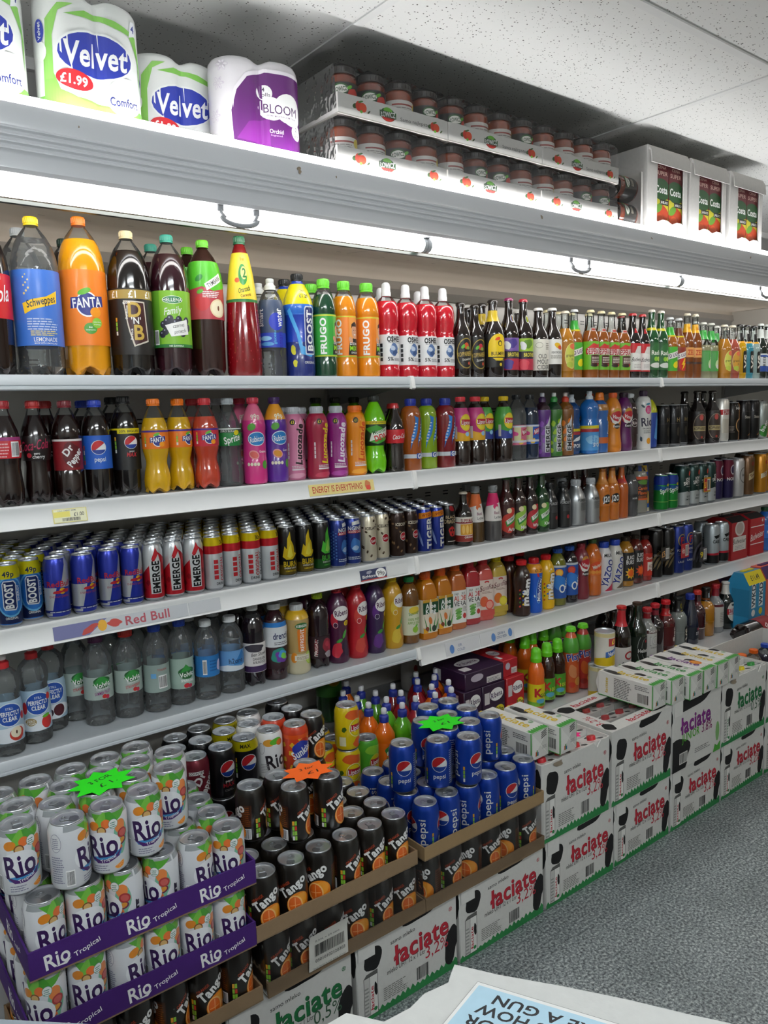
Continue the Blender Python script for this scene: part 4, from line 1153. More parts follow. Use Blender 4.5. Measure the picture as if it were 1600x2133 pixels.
# ---- third shelf
SL = dict(h=.135, r=.0262)
C('boost', 'energy_drink_can', 'blue energy can with yellow top band', '#2a74c4', [R(-90, 8, 90, 36, '#15224e'), E(2, 66, 34, 44, '#6ab8e6'), E(2, 66, 30, 40, '#2a74c4'), R(-90, 104, 90, 134, '#cfc410'), T('49p', 0, 114, 11, '#1c2a50', 0, .05), P([(-12, 38), (12, 36), (16, 42), (16, 94), (11, 100), (-11, 100), (-15, 94), (-15, 44)], '#e6eaf0'), P([(-10, 40), (11, 39), (14, 44), (14, 92), (10, 98), (-10, 98), (-13, 92), (-13, 46)], '#16265c'), T('BOOST', -1, 68, 17, Wt, 90, .08, 54), T('ENERGY', 20, 72, 6, Wt, 90, .04, 34), T('ORIGINAL', 2, 20, 5, Wt, 0, .02, 28)], **SL)
C('rbull', 'energy_drink_can', 'blue and silver energy can with red lettering', '#20309a', [P([(-83, 8), (-20, 8), (-6, 70), (-83, 70)], '#b9bcc0'), P([(18, 134), (60, 134), (60, 70), (2, 70)], '#b4b7bc'), P([(60, 8), (90, 8), (90, 70), (60, 70)], '#b9bcc0'), T('RedBull', 0, 78, 12, '#c02a3c', 0, .05, 54), E(6, 62, 7, 7, '#e8b41c'), BLOB(-4, 60, 10, 3.5, '#c02a34', 3), BLOB(14, 62, 9, 3.5, '#c02a34', 5), T('ENERGY DRINK', 0, 50, 4.5, '#a83a4a', 0, .01, 44), R(-90, 14, 90, 20, '#1c2a7a'), LINES(-24, 15, 40, 19, '#d8dae0', 1)], **SL)
C('emerge', 'energy_drink_can', 'silver and red energy can with sideways lettering', '#c9cccf', [P([(-83, 8), (83, 8), (83, 60), (40, 96), (10, 118), (-14, 84), (-40, 60), (-83, 70)], '#b81c2a'), *[P([(-30 + i * 13, 20 + (i * 17) % 40), (-22 + i * 13, 28 + (i * 17) % 40), (-30 + i * 13, 36 + (i * 17) % 40), (-37 + i * 13, 28 + (i * 17) % 40)], '#8a101c') for i in range(6)], P([(-6, 100), (6, 128), (18, 100)], '#d02a34'), P([(-10, 18), (16, 18), (18, 90), (12, 112), (2, 96), (-12, 96)], '#e3e4e6'), T('EMERGE', 4, 58, 18, '#131315', 90, .07, 76)], **SL)
C('origen', 'energy_drink_can', 'silver budget energy can, yellow and red top', '#cdd0d3', [R(-90, 112, 90, 134, '#e2c60e'), R(-90, 92, 90, 112, '#c2202c'), T('30p', 16, 120, 9, '#2a2410', 0, .05), *[R(-14, 28 + i * 13, -2, 38 + i * 13, '#c0262e') for i in range(4)], T('ORIGINAL', 10, 54, 11, '#c0262e', 90, .03, 62), T('ENERGY', 25, 52, 12, '#2a2a2e', 90, .03, 60), T('DRINK', 4, 17, 7, '#2a2a2e', 0, .03, 26)], **SL)
def burn(k, d, c, bg2):
    C(k, 'energy_drink_can', d, '#141312', [R(-90, 8, 90, 34, bg2), P([(-18, 56), (-12, 84), (-6, 76), (-4, 104), (4, 122), (6, 100), (14, 84), (16, 66), (24, 62), (10, 48), (-8, 48)], c), P([(-6, 56), (0, 80), (6, 90), (8, 70), (12, 58), (2, 52)], '#f0e04a' if c != '#4fb83a' else '#9ae05a'), T('BURN', 4, 36, 14, c, 0, .03, 40), T('ENERGY DRINK', 4, 25, 4, Wt, 0, .01, 36), T('LEMON ICE', 4, 17, 4, c, 0, .02)], **SL)
burn('burny', 'black energy can with yellow flame', '#e0c01c', '#5a4a12')
burn('burng', 'black energy can with green flame', '#4fb83a', '#1c4a1c')
C('engine', 'energy_drink_can', 'dark blue racing energy can, checker pattern', '#1b2f78', [*[R(-60 + i * 8, 24 + j * 9 + (i % 2) * 4.5, -56 + i * 8, 28 + j * 9 + (i % 2) * 4.5, '#5a86c8') for i in range(5) for j in range(9)], BLOB(6, 56, 18, 20, '#3f78c0', 4), P([(-6, 114), (20, 118), (20, 128), (-6, 124)], Wt), T('NGINE', 4, 106, 11, Wt, 0, .05, 44), R(-20, 92, 34, 100, '#b8243a'), T('MONTE CARLO', 6, 96, 5, Wt, 0, .02, 46), BLOB(4, 50, 12, 6, '#a8c4e4', 6), LINES(-20, 18, 28, 28, '#d8e0ea', 2)], **SL)
def beans(c):
    return [q for i in range(20) for q in (E(-60 + (i * 27) % 120, 16 + (i * 31) % 112, 4.6, 3, c, 40 + i * 50), R(-60 + (i * 27) % 120 - 3, 15.7 + (i * 31) % 112, -60 + (i * 27) % 120 + 3, 16.3 + (i * 31) % 112, '#b8a888'))]
C('icelat', 'iced_coffee_can', 'cream iced coffee can with coffee beans', '#d6ccb4', [*beans('#3a2418'), T('ICELATTE', 4, 100, 8, '#2c1c14', 0, .05, 48), E(6, 64, 13, 13, '#f0ece2'), E(6, 64, 11.5, 11.5, '#b81c2c'), T('Gusto', 6, 64, 8, Wt, 10, .03, 18)], **SL)
C('icecof', 'iced_coffee_can', 'dark brown iced coffee can with coffee beans', '#2b1913', [*beans('#7a5a3a'), T('ICECOFFEE', 4, 100, 8, '#e6dcc8', 0, .05, 50), E(6, 64, 13, 13, '#f0ece2'), E(6, 64, 11.5, 11.5, '#b81c2c'), T('Gusto', 6, 64, 8, Wt, 10, .03, 18)], **SL)
C('tiger', 'energy_drink_can', 'blue energy can, white sideways capitals, orange patch', '#1c2f86', [R(24, 8, 90, 134, '#3a1a44'), T('TIGER', 10, 62, 22, Wt, 90, .09, 96), P([(-30, 104), (30, 112), (34, 128), (-30, 122)], '#e88a1c'), T('WYGRAJ', 4, 117, 8, '#8a2010', 6, .04, 44), E(-26, 50, 4, 30, '#8aa0d8', 20)], **SL)
C('blackd', 'energy_drink_can', 'black energy can with red skull art', '#17120f', [T('BLACK', 4, 96, 9, '#c8b08a', 0, .04, 40), T('DRAGON', 4, 82, 12, '#c8b08a', 0, .04, 48), BLOB(6, 50, 13, 15, '#c22a2a', 7, 22, .25), E(1, 54, 3, 4, '#17120f'), E(11, 54, 3, 4, '#17120f'), R(4, 38, 8, 44, '#17120f'), BLOB(6, 122, 10, 8, '#a8242a', 4), LINES(-10, 18, 24, 24, '#e0d8d0', 1)], **SL)
beer('malt', 'malt_drink_bottle', 'dark malt bottle, white label with gold sheaves', .170, .031, '#150a06', '#c8bca8', (.08, .54, '#e9e4d8'), [R(-100, 72, 100, 76, '#8a1c22'), T('SUPERMALT', 4, 81, 10, '#8a1c22', 0, .05, 54), R(-24, 36, 34, 70, '#d89a2a'), *[E(-14 + i * 14, 53, 5, 14, '#efc46a') for i in range(3)], R(-100, 14, 100, 34, '#8a2a22'), T('ORIGINAL', 10, 28, 6, Wt, 0, .03)])
def basil(k, d, liq, c):
    B(k, 'seed_drink_bottle', d, 'cone', .18, .0325, liq, 1., ('screw', '#8a8c8c', .0155), (.36, .86, '#e6e0da'), [P([(-60, 110), (60, 130), (60, 158), (-60, 158)], c), BLOB(0, 112, 14, 10, c, 4), E(4, 104, 9, 8, '#efe6dc'), T('Basil', 2, 92, 9, '#7a2a4a', 0, .02), T('Lychee', 6, 78, 9, '#2a2a2c', 0, .01, 30)])
basil('basilp', 'cone shaped seed drink bottle, peach label', '#4a3312', '#e0703a')
basil('basill', 'cone shaped seed drink bottle, pink label, orange sticker', '#4c4a4a', '#d82a6a')
def tym(k, d, liq, word, c):
    B(k, 'fruit_juice_bottle', d, 'beer', .202, .031, liq, 1., ('screw', '#2a7a2a', .0155), (.06, .56, liq), [BLOB(-6, 52, 30, 34, c, 3, 24, .18), E(6, 90, 16, 12, c), E(-6, 92, 10, 9, '#e8d8b0'), P([(-22, 56), (34, 88), (34, 66), (-16, 38)], '#2f8a34'), P([(-18, 60), (34, 88), (34, 72), (-14, 46)], '#e8ece2'), T('TYMBARK', 10, 68, 9, '#5a6a5a', 32, .04, 48), T(word, 10, 30, 11, Wt, 0, .05)], DARKGLASS, n=24)
tym('tyma', 'dark red juice bottle with watermelon label', '#3a1010', 'Arbuz', '#c0392c')
tym('tymm', 'juice bottle with apple mint label, grey tag on neck', '#2a120c', 'Mieta', '#9ac44a')
tym('tymw', 'dark juice bottle with cherry apple label', '#1c0a0a', 'Wisnia', '#b82a34')
tym('tymk', 'green juice bottle with kiwi label', '#123a18', 'Kiwi', '#5aa03a')
B('purdb', 'herbal_drink_bottle', 'matt black aluminium bottle', 'purdey', .162, .031, '#17181a', 1., ('screw', '#17181a', .0165), None, (), SLEEVE, bart=[T("PURDEY'S", 4, 90, 9, '#c8c8ca', 0, .01, 48), LINES(-10, 60, 24, 82, '#55565a', 6), E(10, 40, 6, 7, '#a8242a')])
B('purds', 'herbal_drink_bottle', 'brushed silver aluminium bottle', 'purdey', .165, .036, '#b4b7ba', 1., ('screw', '#b9bcc0', .0175), None, (), ALU, bart=[T("PURDEY'S", 6, 92, 9, '#2a2c30', 0, .01, 50), LINES(-8, 56, 28, 84, '#6a6c70', 8), E(24, 20, 8, 5, '#a84a4a')], bartmat=ALU)
B('j2o', 'juice_glass_bottle', 'orange juice bottle with black and white circle', 'beer', .203, .031, '#c8701c', 1., ('crown', '#2c3a1c', .0145), (.28, .54, '#c8701c'), [E(6, 82, 22, 18, '#161412'), T('J2O', 4, 82, 20, Wt, 0, .07, 36)], bands=((.68, .9, '#d88a3a'),), n=24)
B('orred', 'juice_glass_bottle', 'orange soda bottle, red neck sticker', 'beer', .2, .029, '#b85a1c', 1., ('crown', '#c8c8c8', .0135), None, (), bart=[BLOB(6, 150, 8, 12, '#e8402a', 3)], bands=((.66, .74, '#b83a3a'),), n=24)
B('clrd', 'mixer_bottle', 'clear mixer bottle, black label', 'stub', .2, .031, '#4a4a4c', .8, ('crown', '#c8c8cc', .0145), (.28, .42, '#2a2a2c'), [T('soda', 4, 70, 8, '#ddd')], mat=LIQUID, clear=GLASSCLEAR, n=24)
B('carrib', 'tropical_soda_bottle', 'pale soda bottle with orange and brown label', 'pet500', .203, .0345, '#8c8a80', .82, ('screw', '#c8c8c4', .0155), (.26, .72, '#35201a'), [R(-120, 134, 120, 146, '#d8522a'), R(-120, 53, 120, 60, '#d8622a'), BLOB(4, 124, 24, 9, '#5a8a34', 5), T('Carnival', 6, 100, 12, '#e8702a', 0, .04, 46), T('Flavour', 6, 82, 13, '#e8702a', 0, .04, 46), LINES(-16, 62, 24, 72, '#c86a3a', 3)])
C('spritec', 'lemon_soda_can', 'slim green and blue soda can', '#1f8a34', [R(-90, 104, 90, 140, '#28409a'), P([(-80, 84), (80, 84), (80, 110), (0, 98), (-80, 110)], '#1c5a9a'), T('Sprite', 2, 84, 18, Wt, 16, .06, 48, .1), E(16, 104, 8, 6, '#e6d21c'), R(-90, 36, 90, 38, '#a8d06a')], h=.145, r=.029)
tall('jsmith', 'dark green ale can with orange sticker', '#12302c', [P([(-104, 8), (104, 8), (104, 34), (0, 66), (-104, 48)], '#b9bec0'), T('JOHN', 8, 116, 13, Wt, 6, .06, 34), T("SMITH'S", 8, 100, 14, Wt, 6, .06, 48), LINES(-4, 84, 26, 90, '#c8ccca', 1), T('EXTRA', 14, 44, 7, '#2c3a3a', 0, .03), T('SMOOTH', 14, 32, 7, '#2c3a3a', 0, .03), BLOB(14, 140, 7, 11, '#e8432a', 3)], h=.172)
tall('norc', 'dark purple can with white ring emblem', '#2a2350', [R(-40, 90, 104, 172, '#6a1c34'), E(14, 130, 16, 22, '#d8d4dc'), E(14, 130, 12, 17, '#3a2a5a'), T('NORD', 10, 90, 13, Wt, 0, .04)], h=.176)
tall('whitec', 'pale grey can with black ring', '#c4c2c2', [E(16, 100, 22, 34, '#2a2a2c'), E(16, 100, 20, 31, '#c4c2c2'), T('BIL', 16, 100, 10, '#2a2a2c', 0, .03)], h=.176)
tall('brownc', 'dull brown beer can with cream banner', '#6a4a2c', [P([(-10, 70), (44, 96), (44, 126), (-10, 100)], '#c8b890'), T('Tyskie', 16, 98, 14, '#6a2a1c', 26, .04, 46), E(10, 146, 10, 10, '#8a3a2a')], h=.185)
tall('goldc', 'bright gold beer can with cream banner', '#c8861c', [P([(-20, 70), (44, 96), (44, 118), (-20, 92)], '#e8dcc0'), T('Zubr', 14, 96, 14, '#8a3a1c', 22, .04, 40), E(10, 146, 10, 10, '#c04a1c')], h=.185)

# ---- fourth shelf
def pclear(k, d, fruit):
    B(k, 'flavoured_water_bottle', d, 'sport', .218, .0345, '#fff', .86, ('two', ('#c02a2e', '#e8e4e2'), .0145), (.14, .56, '#a9c4d8'), [E(2, 92, 30, 26, '#dfe8f0'), E(2, 92, 28, 24, '#2450a8'), T('STILL', 2, 106, 5, Wt, 0, .02), T('PERFECTLY', 2, 95, 9, Wt, 0, .06, 46), T('CLEAR', 2, 83, 9, Wt, 0, .06, 32), BLOB(0, 48, 44, 18, '#e6ecf2', 3), *fruit], mat=WATER)
pclear('pcapple', 'clear water bottle with red apple picture', [E(16, 48, 18, 15, '#b83a2c'), E(14, 52, 13, 12, '#f0e6cc'), E(14, 52, 2, 4, '#4a2a1c'), E(34, 84, 6, 9, '#b82a2c')])
pclear('pcstraw', 'clear water bottle with strawberry picture', [E(20, 48, 14, 15, '#c8302c'), leaf(18, 62, 10, 4, 10), E(-18, 52, 13, 9, '#a08a5a'), T('ZERO', -18, 54, 5, Wt), T('SUGAR', -18, 48, 5, Wt), E(28, 104, 6, 8, '#c8302c'), E(-30, 84, 6, 14, '#b82a34')])
pclear('pcdark', 'clear water bottle with dark berry picture', [E(14, 50, 14, 14, '#4a1420'), E(-10, 46, 10, 10, '#2a1424')])
def volv(k, d, word, cap, wc):
    B(k, 'flavoured_water_bottle', d, 'ring', .21, .0365, '#fff', .9, ('screw', cap, .017), (.30, .56, '#a5b4ad'), [BLOB(4, 104, 22, 14, '#1f5a2c', 5), P([(-16, 104), (2, 122), (20, 108), (28, 100), (-20, 98)], '#2f8a3a'), T('Volvic', 4, 98, 12, Wt, 8, .05, 40), T('TOUCH OF FRUIT', 4, 88, 4, Wt, 6, .02, 32), T(word, 4, 79, 7, wc, 6, .03, 40), E(8, 70, 6, 5, '#c0302c'), E(16, 68, 5, 5, '#b82a4a')], mat=WATER)
volv('volr', 'clear water bottle with red cap', 'STRAWBERRY', '#c02620', '#b82a34')
volv('volp', 'clear water bottle with purple cap', 'SUMMER FRUIT', '#54204e', '#8a2a7a')
B('sparkb', 'sparkling_water_bottle', 'clear ribbed water bottle, blue cap, barcode back', 'ring', .212, .034, '#fff', .92, ('screw', '#2242a8', .0155), (.24, .56, '#8fa09a'), [*BAR(-10, 60, 14, 92), T('TOUCH', 0, 106, 5, '#b03a34'), R(-30, 86, -16, 98, '#6aa8d8')], mat=WATER)
B('sparkv', 'sparkling_water_bottle', 'clear fluted water bottle, blue cap, green logo', 'ring', .212, .034, '#fff', .92, ('screw', '#2242a8', .0155), (.2, .56, '#9db4a8'), [BLOB(4, 82, 24, 15, '#1f5a2c', 5), P([(-14, 84), (2, 104), (20, 88)], '#2f8a3a'), T('Volvic', 4, 78, 12, Wt, 4, .05, 40), T('SPARKLING', 6, 62, 6, Wt, -4, .03, 38), E(2, 50, 8, 6, '#c02a34'), E(12, 48, 6, 5, '#a82a4a')], mat=WATER)
B('h2b', 'water_bottle', 'clear water bottle, plain blue label with barcode', 'ring', .2, .034, '#fff', .9, ('screw', '#d4d8da', .0155), (.30, .57, '#2a7ac0'), [*BAR(-22, 66, -10, 104), LINES(-2, 74, 22, 106, '#1c5a9a', 4), BLOB(28, 86, 8, 14, '#cfc6e4', 3)], mat=WATER)
B('h2one', 'water_bottle', 'clear water bottle, sky blue mountain label', 'ring', .198, .034, '#fff', .9, ('screw', '#dde0e2', .0155), (.30, .57, '#6aa2da'), [P([(-60, 60), (60, 60), (60, 78), (20, 70), (-20, 76), (-60, 68)], '#dfe8f0'), P([(-4, 76), (22, 112), (40, 90), (36, 74)], '#2a74b8'), T('h2one', 4, 86, 13, '#1c2c50', 0, .02, 40)], mat=WATER)
B('benshaw', 'dandelion_drink_bottle', 'dark drink bottle with white and purple label', 'pet500', .217, .0335, '#150a12', .84, ('screw', '#d4d6d6', .0155), (.18, .54, '#e6e2e0'), [R(-120, 40, 120, 56, '#3a2450'), BLOB(-10, 104, 30, 10, '#3a3640', 5), T('Ben Shaws', 4, 88, 9, '#1c1a1e', 4, .01, 46, .2), T('DANDELION', 4, 75, 6.5, '#2a2a2c', 0, .03, 38), T('& BURDOCK', 4, 66, 6.5, '#2a2a2c', 0, .03, 38)], lobes=5)
B('drench', 'juice_water_bottle', 'dark drink bottle with white label, rainbow swirl', 'bubble', .205, .036, '#2a1218', 1., ('screw', '#c8cbcc', .0185), (.16, .80, '#2c141c'), [R(-120, 92, 120, 158, '#dfe3e6'), R(-120, 146, 120, 158, '#2a7ac8'), T('drench', 8, 122, 17, '#1c2a5a', 0, .05, 50), LINES(-14, 98, 36, 108, '#5a5a62', 2), BLOB(-2, 70, 22, 20, '#2a8a7a', 3), BLOB(6, 64, 18, 15, '#6a3a9a', 8), BLOB(10, 72, 14, 10, '#4a9ad8', 9), BLOB(14, 66, 10, 8, '#7ac84a', 4)])
B('refresh', 'juice_drink_bottle', 'cloudy juice bottle with orange sideways label', 'luco', .192, .0355, '#b99b62', 1., ('screw', '#cdd0d0', .0185), None, (), LIQUID, bands=((.8, .92, '#dfb02a'), (0, .3, '#c9c0a0')), bart=[P([(-12, 64), (14, 64), (16, 124), (10, 136), (-8, 136), (-14, 122)], '#e07a1c'), T("REFRESH'D", 1, 98, 12, Wt, 90, .02, 66), E(0, 136, 20, 9, '#2f6a34'), T('ROBINSONS', 0, 136, 7, Wt, 0, .04, 34), E(24, 44, 15, 18, '#a8c83a'), E(24, 44, 12, 15, '#c4dc6a'), E(-26, 48, 10, 14, '#e8902a'), R(-24, 40, 26, 54, '#e8e2d0'), LINES(-18, 42, 22, 52, '#8a7a5a', 3)])
B('pricey', 'cherry_drink_bottle', 'very dark drink bottle, lime cap, cherry picture', 'pet500', .212, .0345, '#1c0a10', .97, ('screw', '#a8c41c', .0155), (.14, .44, '#26121a'), [BLOB(18, 64, 22, 20, '#8a2434', 4), E(14, 70, 8, 8, '#b0384a'), E(26, 60, 8, 8, '#a83044'), BLOB(20, 40, 16, 9, '#9a949a', 7), T('PRIGAT', -22, 62, 10, '#e8e4e0', 86, .04), E(-22, 62, 6, 24, '#7a1c2a'), T('PRIGAT', -22, 62, 8, '#e8e4e0', 90, .04, 40)], lobes=5)
def rib(k, d, c, cap, f1, f2, up=''):
    B(k, 'blackcurrant_drink_bottle', d, 'vimto', .22, .035, c, 1., ('screw', cap, .0155), None, (), SLEEVE, bart=[BLOB(-22, 124, 13, 20, f1, 4), E(4, 146, 28, 21, '#f0ecea'), E(6, 134, 10, 7, '#f0ecea'), T('Ribena', 4, 148, 16, '#4a1c44', 6, .04, 46), E(-18, 112, 8, 8, Wt), E(-18, 112, 7, 7, c), BLOB(-14, 40, 18, 22, f1, 3), BLOB(18, 44, 18, 22, f2, 5), leaf(14, 84, 14, 6, 60, '#4a9a3a'), leaf(-6, 66, 12, 5, 20, '#3a8a34'), E(20, 116, 10, 8, '#d8b81c'), T('£1', 20, 116, 7, '#3a1c2a', 0, .04)])
rib('ribv', 'purple drink bottle with berries and white oval', '#461436', '#b01c2c', '#c02a3c', '#2a1430')
rib('ribs', 'scarlet strawberry drink bottle with white oval', '#b01c26', '#b81c24', '#c8443a', '#a8141c')
rib('ribd', 'dark purple blackcurrant bottle with white oval', '#301644', '#241430', '#5a2a7a', '#2a1a4a')
rib('riby', 'yellow pineapple drink bottle, yellow cap', '#c8961c', '#e6c41c', '#d8b83a', '#b87a2a')
B('sunm', 'apple_juice_bottle', 'apple juice bottle with green cap', 'pet500', .206, .034, '#6a4212', .9, ('screw', '#148a44', .0165), (.14, .58, '#d9dcc0'), [E(4, 106, 20, 12, '#e0c43a'), T('Sunmagic', 4, 98, 9, '#3a7a2c', 10, .03, 42), T('100% PURE', 4, 78, 8, '#7aa03a', 0, .04, 46), T('APPLE JUICE', 4, 67, 8, '#7aa03a', 0, .04, 50), E(6, 46, 11, 10, '#8cb83a'), leaf(10, 58, 6, 3, 30)])
def aloek(k, d):
    B(k, 'aloe_drink_bottle', d, 'square', .211, .033, '#c07414', 1., ('screw', '#e8641c', .0185), (.10, .60, '#e8dcc8'), [R(-34, 82, 34, 128, '#1c4a2c'), R(-34, 118, 34, 128, '#c8962a'), T('Aloe', 0, 106, 14, Wt, 0, .06, 42), T('King', 0, 90, 14, Wt, 0, .06, 42), *[P([(x - 3, 26), (x + 4, 26), (x + s, 78)], '#3f8a3c') for x, s in ((-14, -14), (-4, -2), (8, 12), (16, 22))], E(-2, 60, 7, 12, '#d87a3a', 15), E(-16, 34, 8, 8, '#7a3a24'), E(12, 34, 9, 10, '#2c3a2c'), P([(-34, 22), (-10, 22), (-34, 44)], '#e0a01c')], sq=.9, n=32)
aloek('aloek', 'orange aloe drink bottle with dark green label')
def aloev(k, d, c, cap, wc):
    B(k, 'aloe_drink_bottle', d, 'square', .215, .033, c, 1., ('screw', cap, .0175), (.10, .60, '#ecebe6'), [T("FARMER'S", 0, 118, 8, '#4a4a4a', 0, .0, 44), T('ALOE', 0, 104, 15, wc, 0, .05, 50), T('VERA', 0, 86, 15, '#2a2a2c', 0, .03, 50), *[E(-6, 66 - i * 9, 15 - i, 5, ('#7ab05a', '#5a9a44')[i % 2], 10) for i in range(4)], E(18, 44, 7, 9, '#c03a3a'), LINES(10, 60, 28, 76, '#7a7a72', 4)], sq=.9, n=32)
aloev('alov', 'amber aloe drink bottle, white label, red sticker', '#b8622a', '#e0641c', '#c8442a')
aloev('alor', 'red aloe drink bottle with white label', '#a8242c', '#b8202a', '#b8242c')
def sunf(k, d, c, cap, f1, f2):
    B(k, 'fruit_drink_bottle', d, 'square', .211, .033, c, 1., ('screw', cap, .0175), (.08, .66, '#e3d0c4'), [E(0, 132, 10, 4, '#c02a2a'), T('Sunfia', 0, 114, 18, '#6a3034', 8, .0, 56, .3), LINES(-20, 94, 20, 102, '#9a7a6a', 2), E(-12, 66, 17, 18, f1), E(10, 54, 17, 17, f2), E(10, 54, 13, 13, '#e89a8a' if f2 != '#d8c83a' else '#ecd84a'), R(-34, 17, 34, 38, c)], sq=.9, n=32)
sunf('sunr', 'pinkish red fruit drink bottle, grapefruit picture', '#c8524a', '#c8242c', '#d8603a', '#d84a3a')
sunf('suny', 'pale yellow fruit drink bottle, pineapple picture', '#c0a440', '#e6d01c', '#d8742a', '#d8c83a')
B('galaxy', 'milk_drink_bottle', 'brown chocolate milk bottle, caramel ribbon', 'vimto', .196, .033, '#3a1c10', 1., ('screw', '#b81c26', .0185), None, (), SLEEVE, bart=[P([(14, 20), (24, 20), (28, 80), (18, 120), (26, 160), (16, 160), (6, 120), (16, 80)], '#e0b070'), T('Galaxy', 27, 96, 12, '#20100a', 90, .01, 60, .3), P([(-22, 12), (-16, 12), (-6, 90), (-16, 150), (-22, 150), (-14, 90)], '#6a3a20')])
def mm(k, d, c, tc, oc):
    B(k, 'milk_drink_bottle', d, 'vimto', .192, .0335, c, 1., ('screw', '#c81c24', .0185), None, (), SLEEVE, bart=[T('m&m', 6, 84, 36, oc, 84, .15, 98), T('m&m', 6, 84, 34, tc, 84, .10, 94), T("'s", 4, 142, 13, tc, 84, .06), *[E(-22 + (i * 13) % 26, 36 + i * 7, 4, 3, ('#c83a2a', '#e8c81c', '#3a8a3a', '#2a5ac0')[i % 4], 30) for i in range(9)]])
mm('mmb', 'dark brown milk bottle, white sideways letters', '#2a120a', Wt, '#2a120a')
mm('mmy', 'bright yellow milk bottle, dark sideways letters', '#eeb80c', '#f4f0e8', '#2a1208')
B('milky', 'milk_drink_bottle', 'bright blue milk drink bottle with stars', 'luco', .19, .0335, '#1c5cc8', 1., ('screw', '#c81c24', .0185), None, (), SLEEVE, bands=((.74, .9, '#e89a1c'),), bart=[T('£1.29', 4, 150, 10, '#3a2a14', 0, .03), E(8, 82, 14, 48, '#8ac4f0', -8), E(8, 82, 12, 46, '#1c3c9a', -8), T('MilkyWay', 8, 82, 14, Wt, 82, .05, 80), BLOB(0, 134, 6, 6, '#c82a34', 4, 10, .6), BLOB(-14, 60, 4, 4, '#d8e8f8', 4, 10, .6)])
def oas(k, d, c, f):
    B(k, 'fruit_drink_bottle', d, 'pet500', .205, .0345, c, .97, ('screw', '#1f4a9a', .018), (.14, .72, '#1c4fa0'), [R(-120, 140, 120, 148, '#cfd4d8'), E(-10, 122, 16, 14, f), E(-10, 122, 12, 10, '#f0c04a' if f != '#c8302c' else '#d8503a'), BLOB(-6, 84, 30, 26, '#2f7ad0', 4), E(2, 64, 13, 15, Wt), E(2, 64, 8, 10, '#1c4fa0'), T('asis', 22, 82, 17, Wt, 62, .06, 40)])
oas('oasy', 'olive green fruit drink, blue orange slice label', '#6a6a1c', '#e88a2a')
oas('oasb', 'dark fruit drink, blue label with red berry', '#140c14', '#c8302c')
vim('vimr', 'red fruit drink bottle with white splash logo', '#7a2430', '#fff', '#8a2a34', .205, '#c88a3a')
B('mirinda', 'orange_drink_bottle', 'plain orange soda bottle with orange swirl label', 'bubble', .212, .0345, '#c8641c', .95, ('screw', '#3a5a24', .0155), (.38, .68, '#e0702a'), [BLOB(4, 112, 30, 20, '#d84a1c', 5), T('Mirinda', 6, 116, 13, '#f0ece0', 20, .05, 46), *[E(-30 + i * 15, 92, 8, 7, '#e8963a') for i in range(5)]])
def yaz(k, d, c, c2):
    B(k, 'milk_drink_bottle', d, 'yazoo', .193, .034, c, 1., ('screw', '#2040a8', .0185), None, (), SLEEVE, bart=[P([(-40, 8), (-10, 8), (30, 40), (40, 60), (40, 8)], c2), T('YAZOO', 4, 76, 28, Wt, 72, .1, 112), T('YAZOO', 4, 76, 26, '#1c2f88', 72, .06, 108), T('MILK', 8, 144, 12, '#2a2a2c', 0, .05)])
yaz('yazs', 'white milk bottle, blue lettering, pink sweep', '#e6e4e6', '#c02a4a')
yaz('yazc', 'white milk bottle, blue lettering, brown sweep', '#dcd8d0', '#6a5a4a')
def jb(k, d, c, f):
    B(k, 'fruit_juice_bottle', d, 'pet500', .193, .0335, c, .97, ('screw', '#2a2118', .0165), (.12, .70, '#1a1614'), [P([(6 + 26 * (1 if i % 2 else .62) * math.cos(i * PI / 10), 54 + 26 * (1 if i % 2 else .62) * math.sin(i * PI / 10)) for i in range(20)], f), E(6, 54, 14, 14, '#e8641c'), T('JUICE', 6, 116, 15, Wt, 0, .03, 42), T('BURST', 6, 97, 15, Wt, 0, .03, 42)])
jb('jbo', 'amber juice bottle, black label, orange sunburst', '#a8741c', '#e8b02a')
jb('jbr', 'dark red juice bottle, black label, orange fruit', '#5a1c14', '#c8401c')
B('tomato', 'tomato_juice_bottle', 'red tomato juice bottle with white label', 'pet500', .182, .0325, '#8a1c16', .97, ('screw', '#3a1410', .0165), (.12, .62, '#b8281c'), [R(-10, 40, 40, 78, '#ece4da'), T('Dawtona', 8, 94, 10, '#f0e6da', 0, .04, 44), LINES(-4, 46, 30, 70, '#8a4a3a', 4), E(0, 34, 13, 12, '#c83420')])
tall('strong', 'tall black cider can with golden arcs', '#120f0e', [*[E(30, 26, 40 + i * 7, 60 + i * 9, '#7a6848', 0, 22, 95, 170) if i % 2 == 0 else E(30, 26, 39 + i * 7, 58 + i * 9, '#120f0e', 0, 22, 90, 175) for i in range(6)][::-1], T('STRONGBOW', 4, 96, 8, '#b9b4aa', 0, .03, 52), P([(-8, 118), (8, 108), (24, 118), (8, 112)], '#a8a49a')], h=.2, name='cider_can')
tall('fost', 'tall blue lager can with gold F ring', '#1c2f7c', [E(6, 142, 20, 27, '#b09a5a'), E(6, 142, 16, 23, '#1c2f7c'), T('F', 6, 142, 27, '#b8303a', 0, .08), T('FOSTERS', 6, 100, 9, Wt, 0, .02, 44), LINES(-12, 80, 24, 92, '#a8b0d0', 2), T('LAGER', 6, 52, 8, Wt, 0, .02, 34)], h=.202)
tall('darkc', 'dark grey shrink wrapped can', '#211f22', [*[E(20, 30, 30 + i * 8, 70 + i * 10, ('#5a5660', '#211f22')[i % 2], 0, 22, 80, 180) for i in range(4)][::-1]], h=.158)
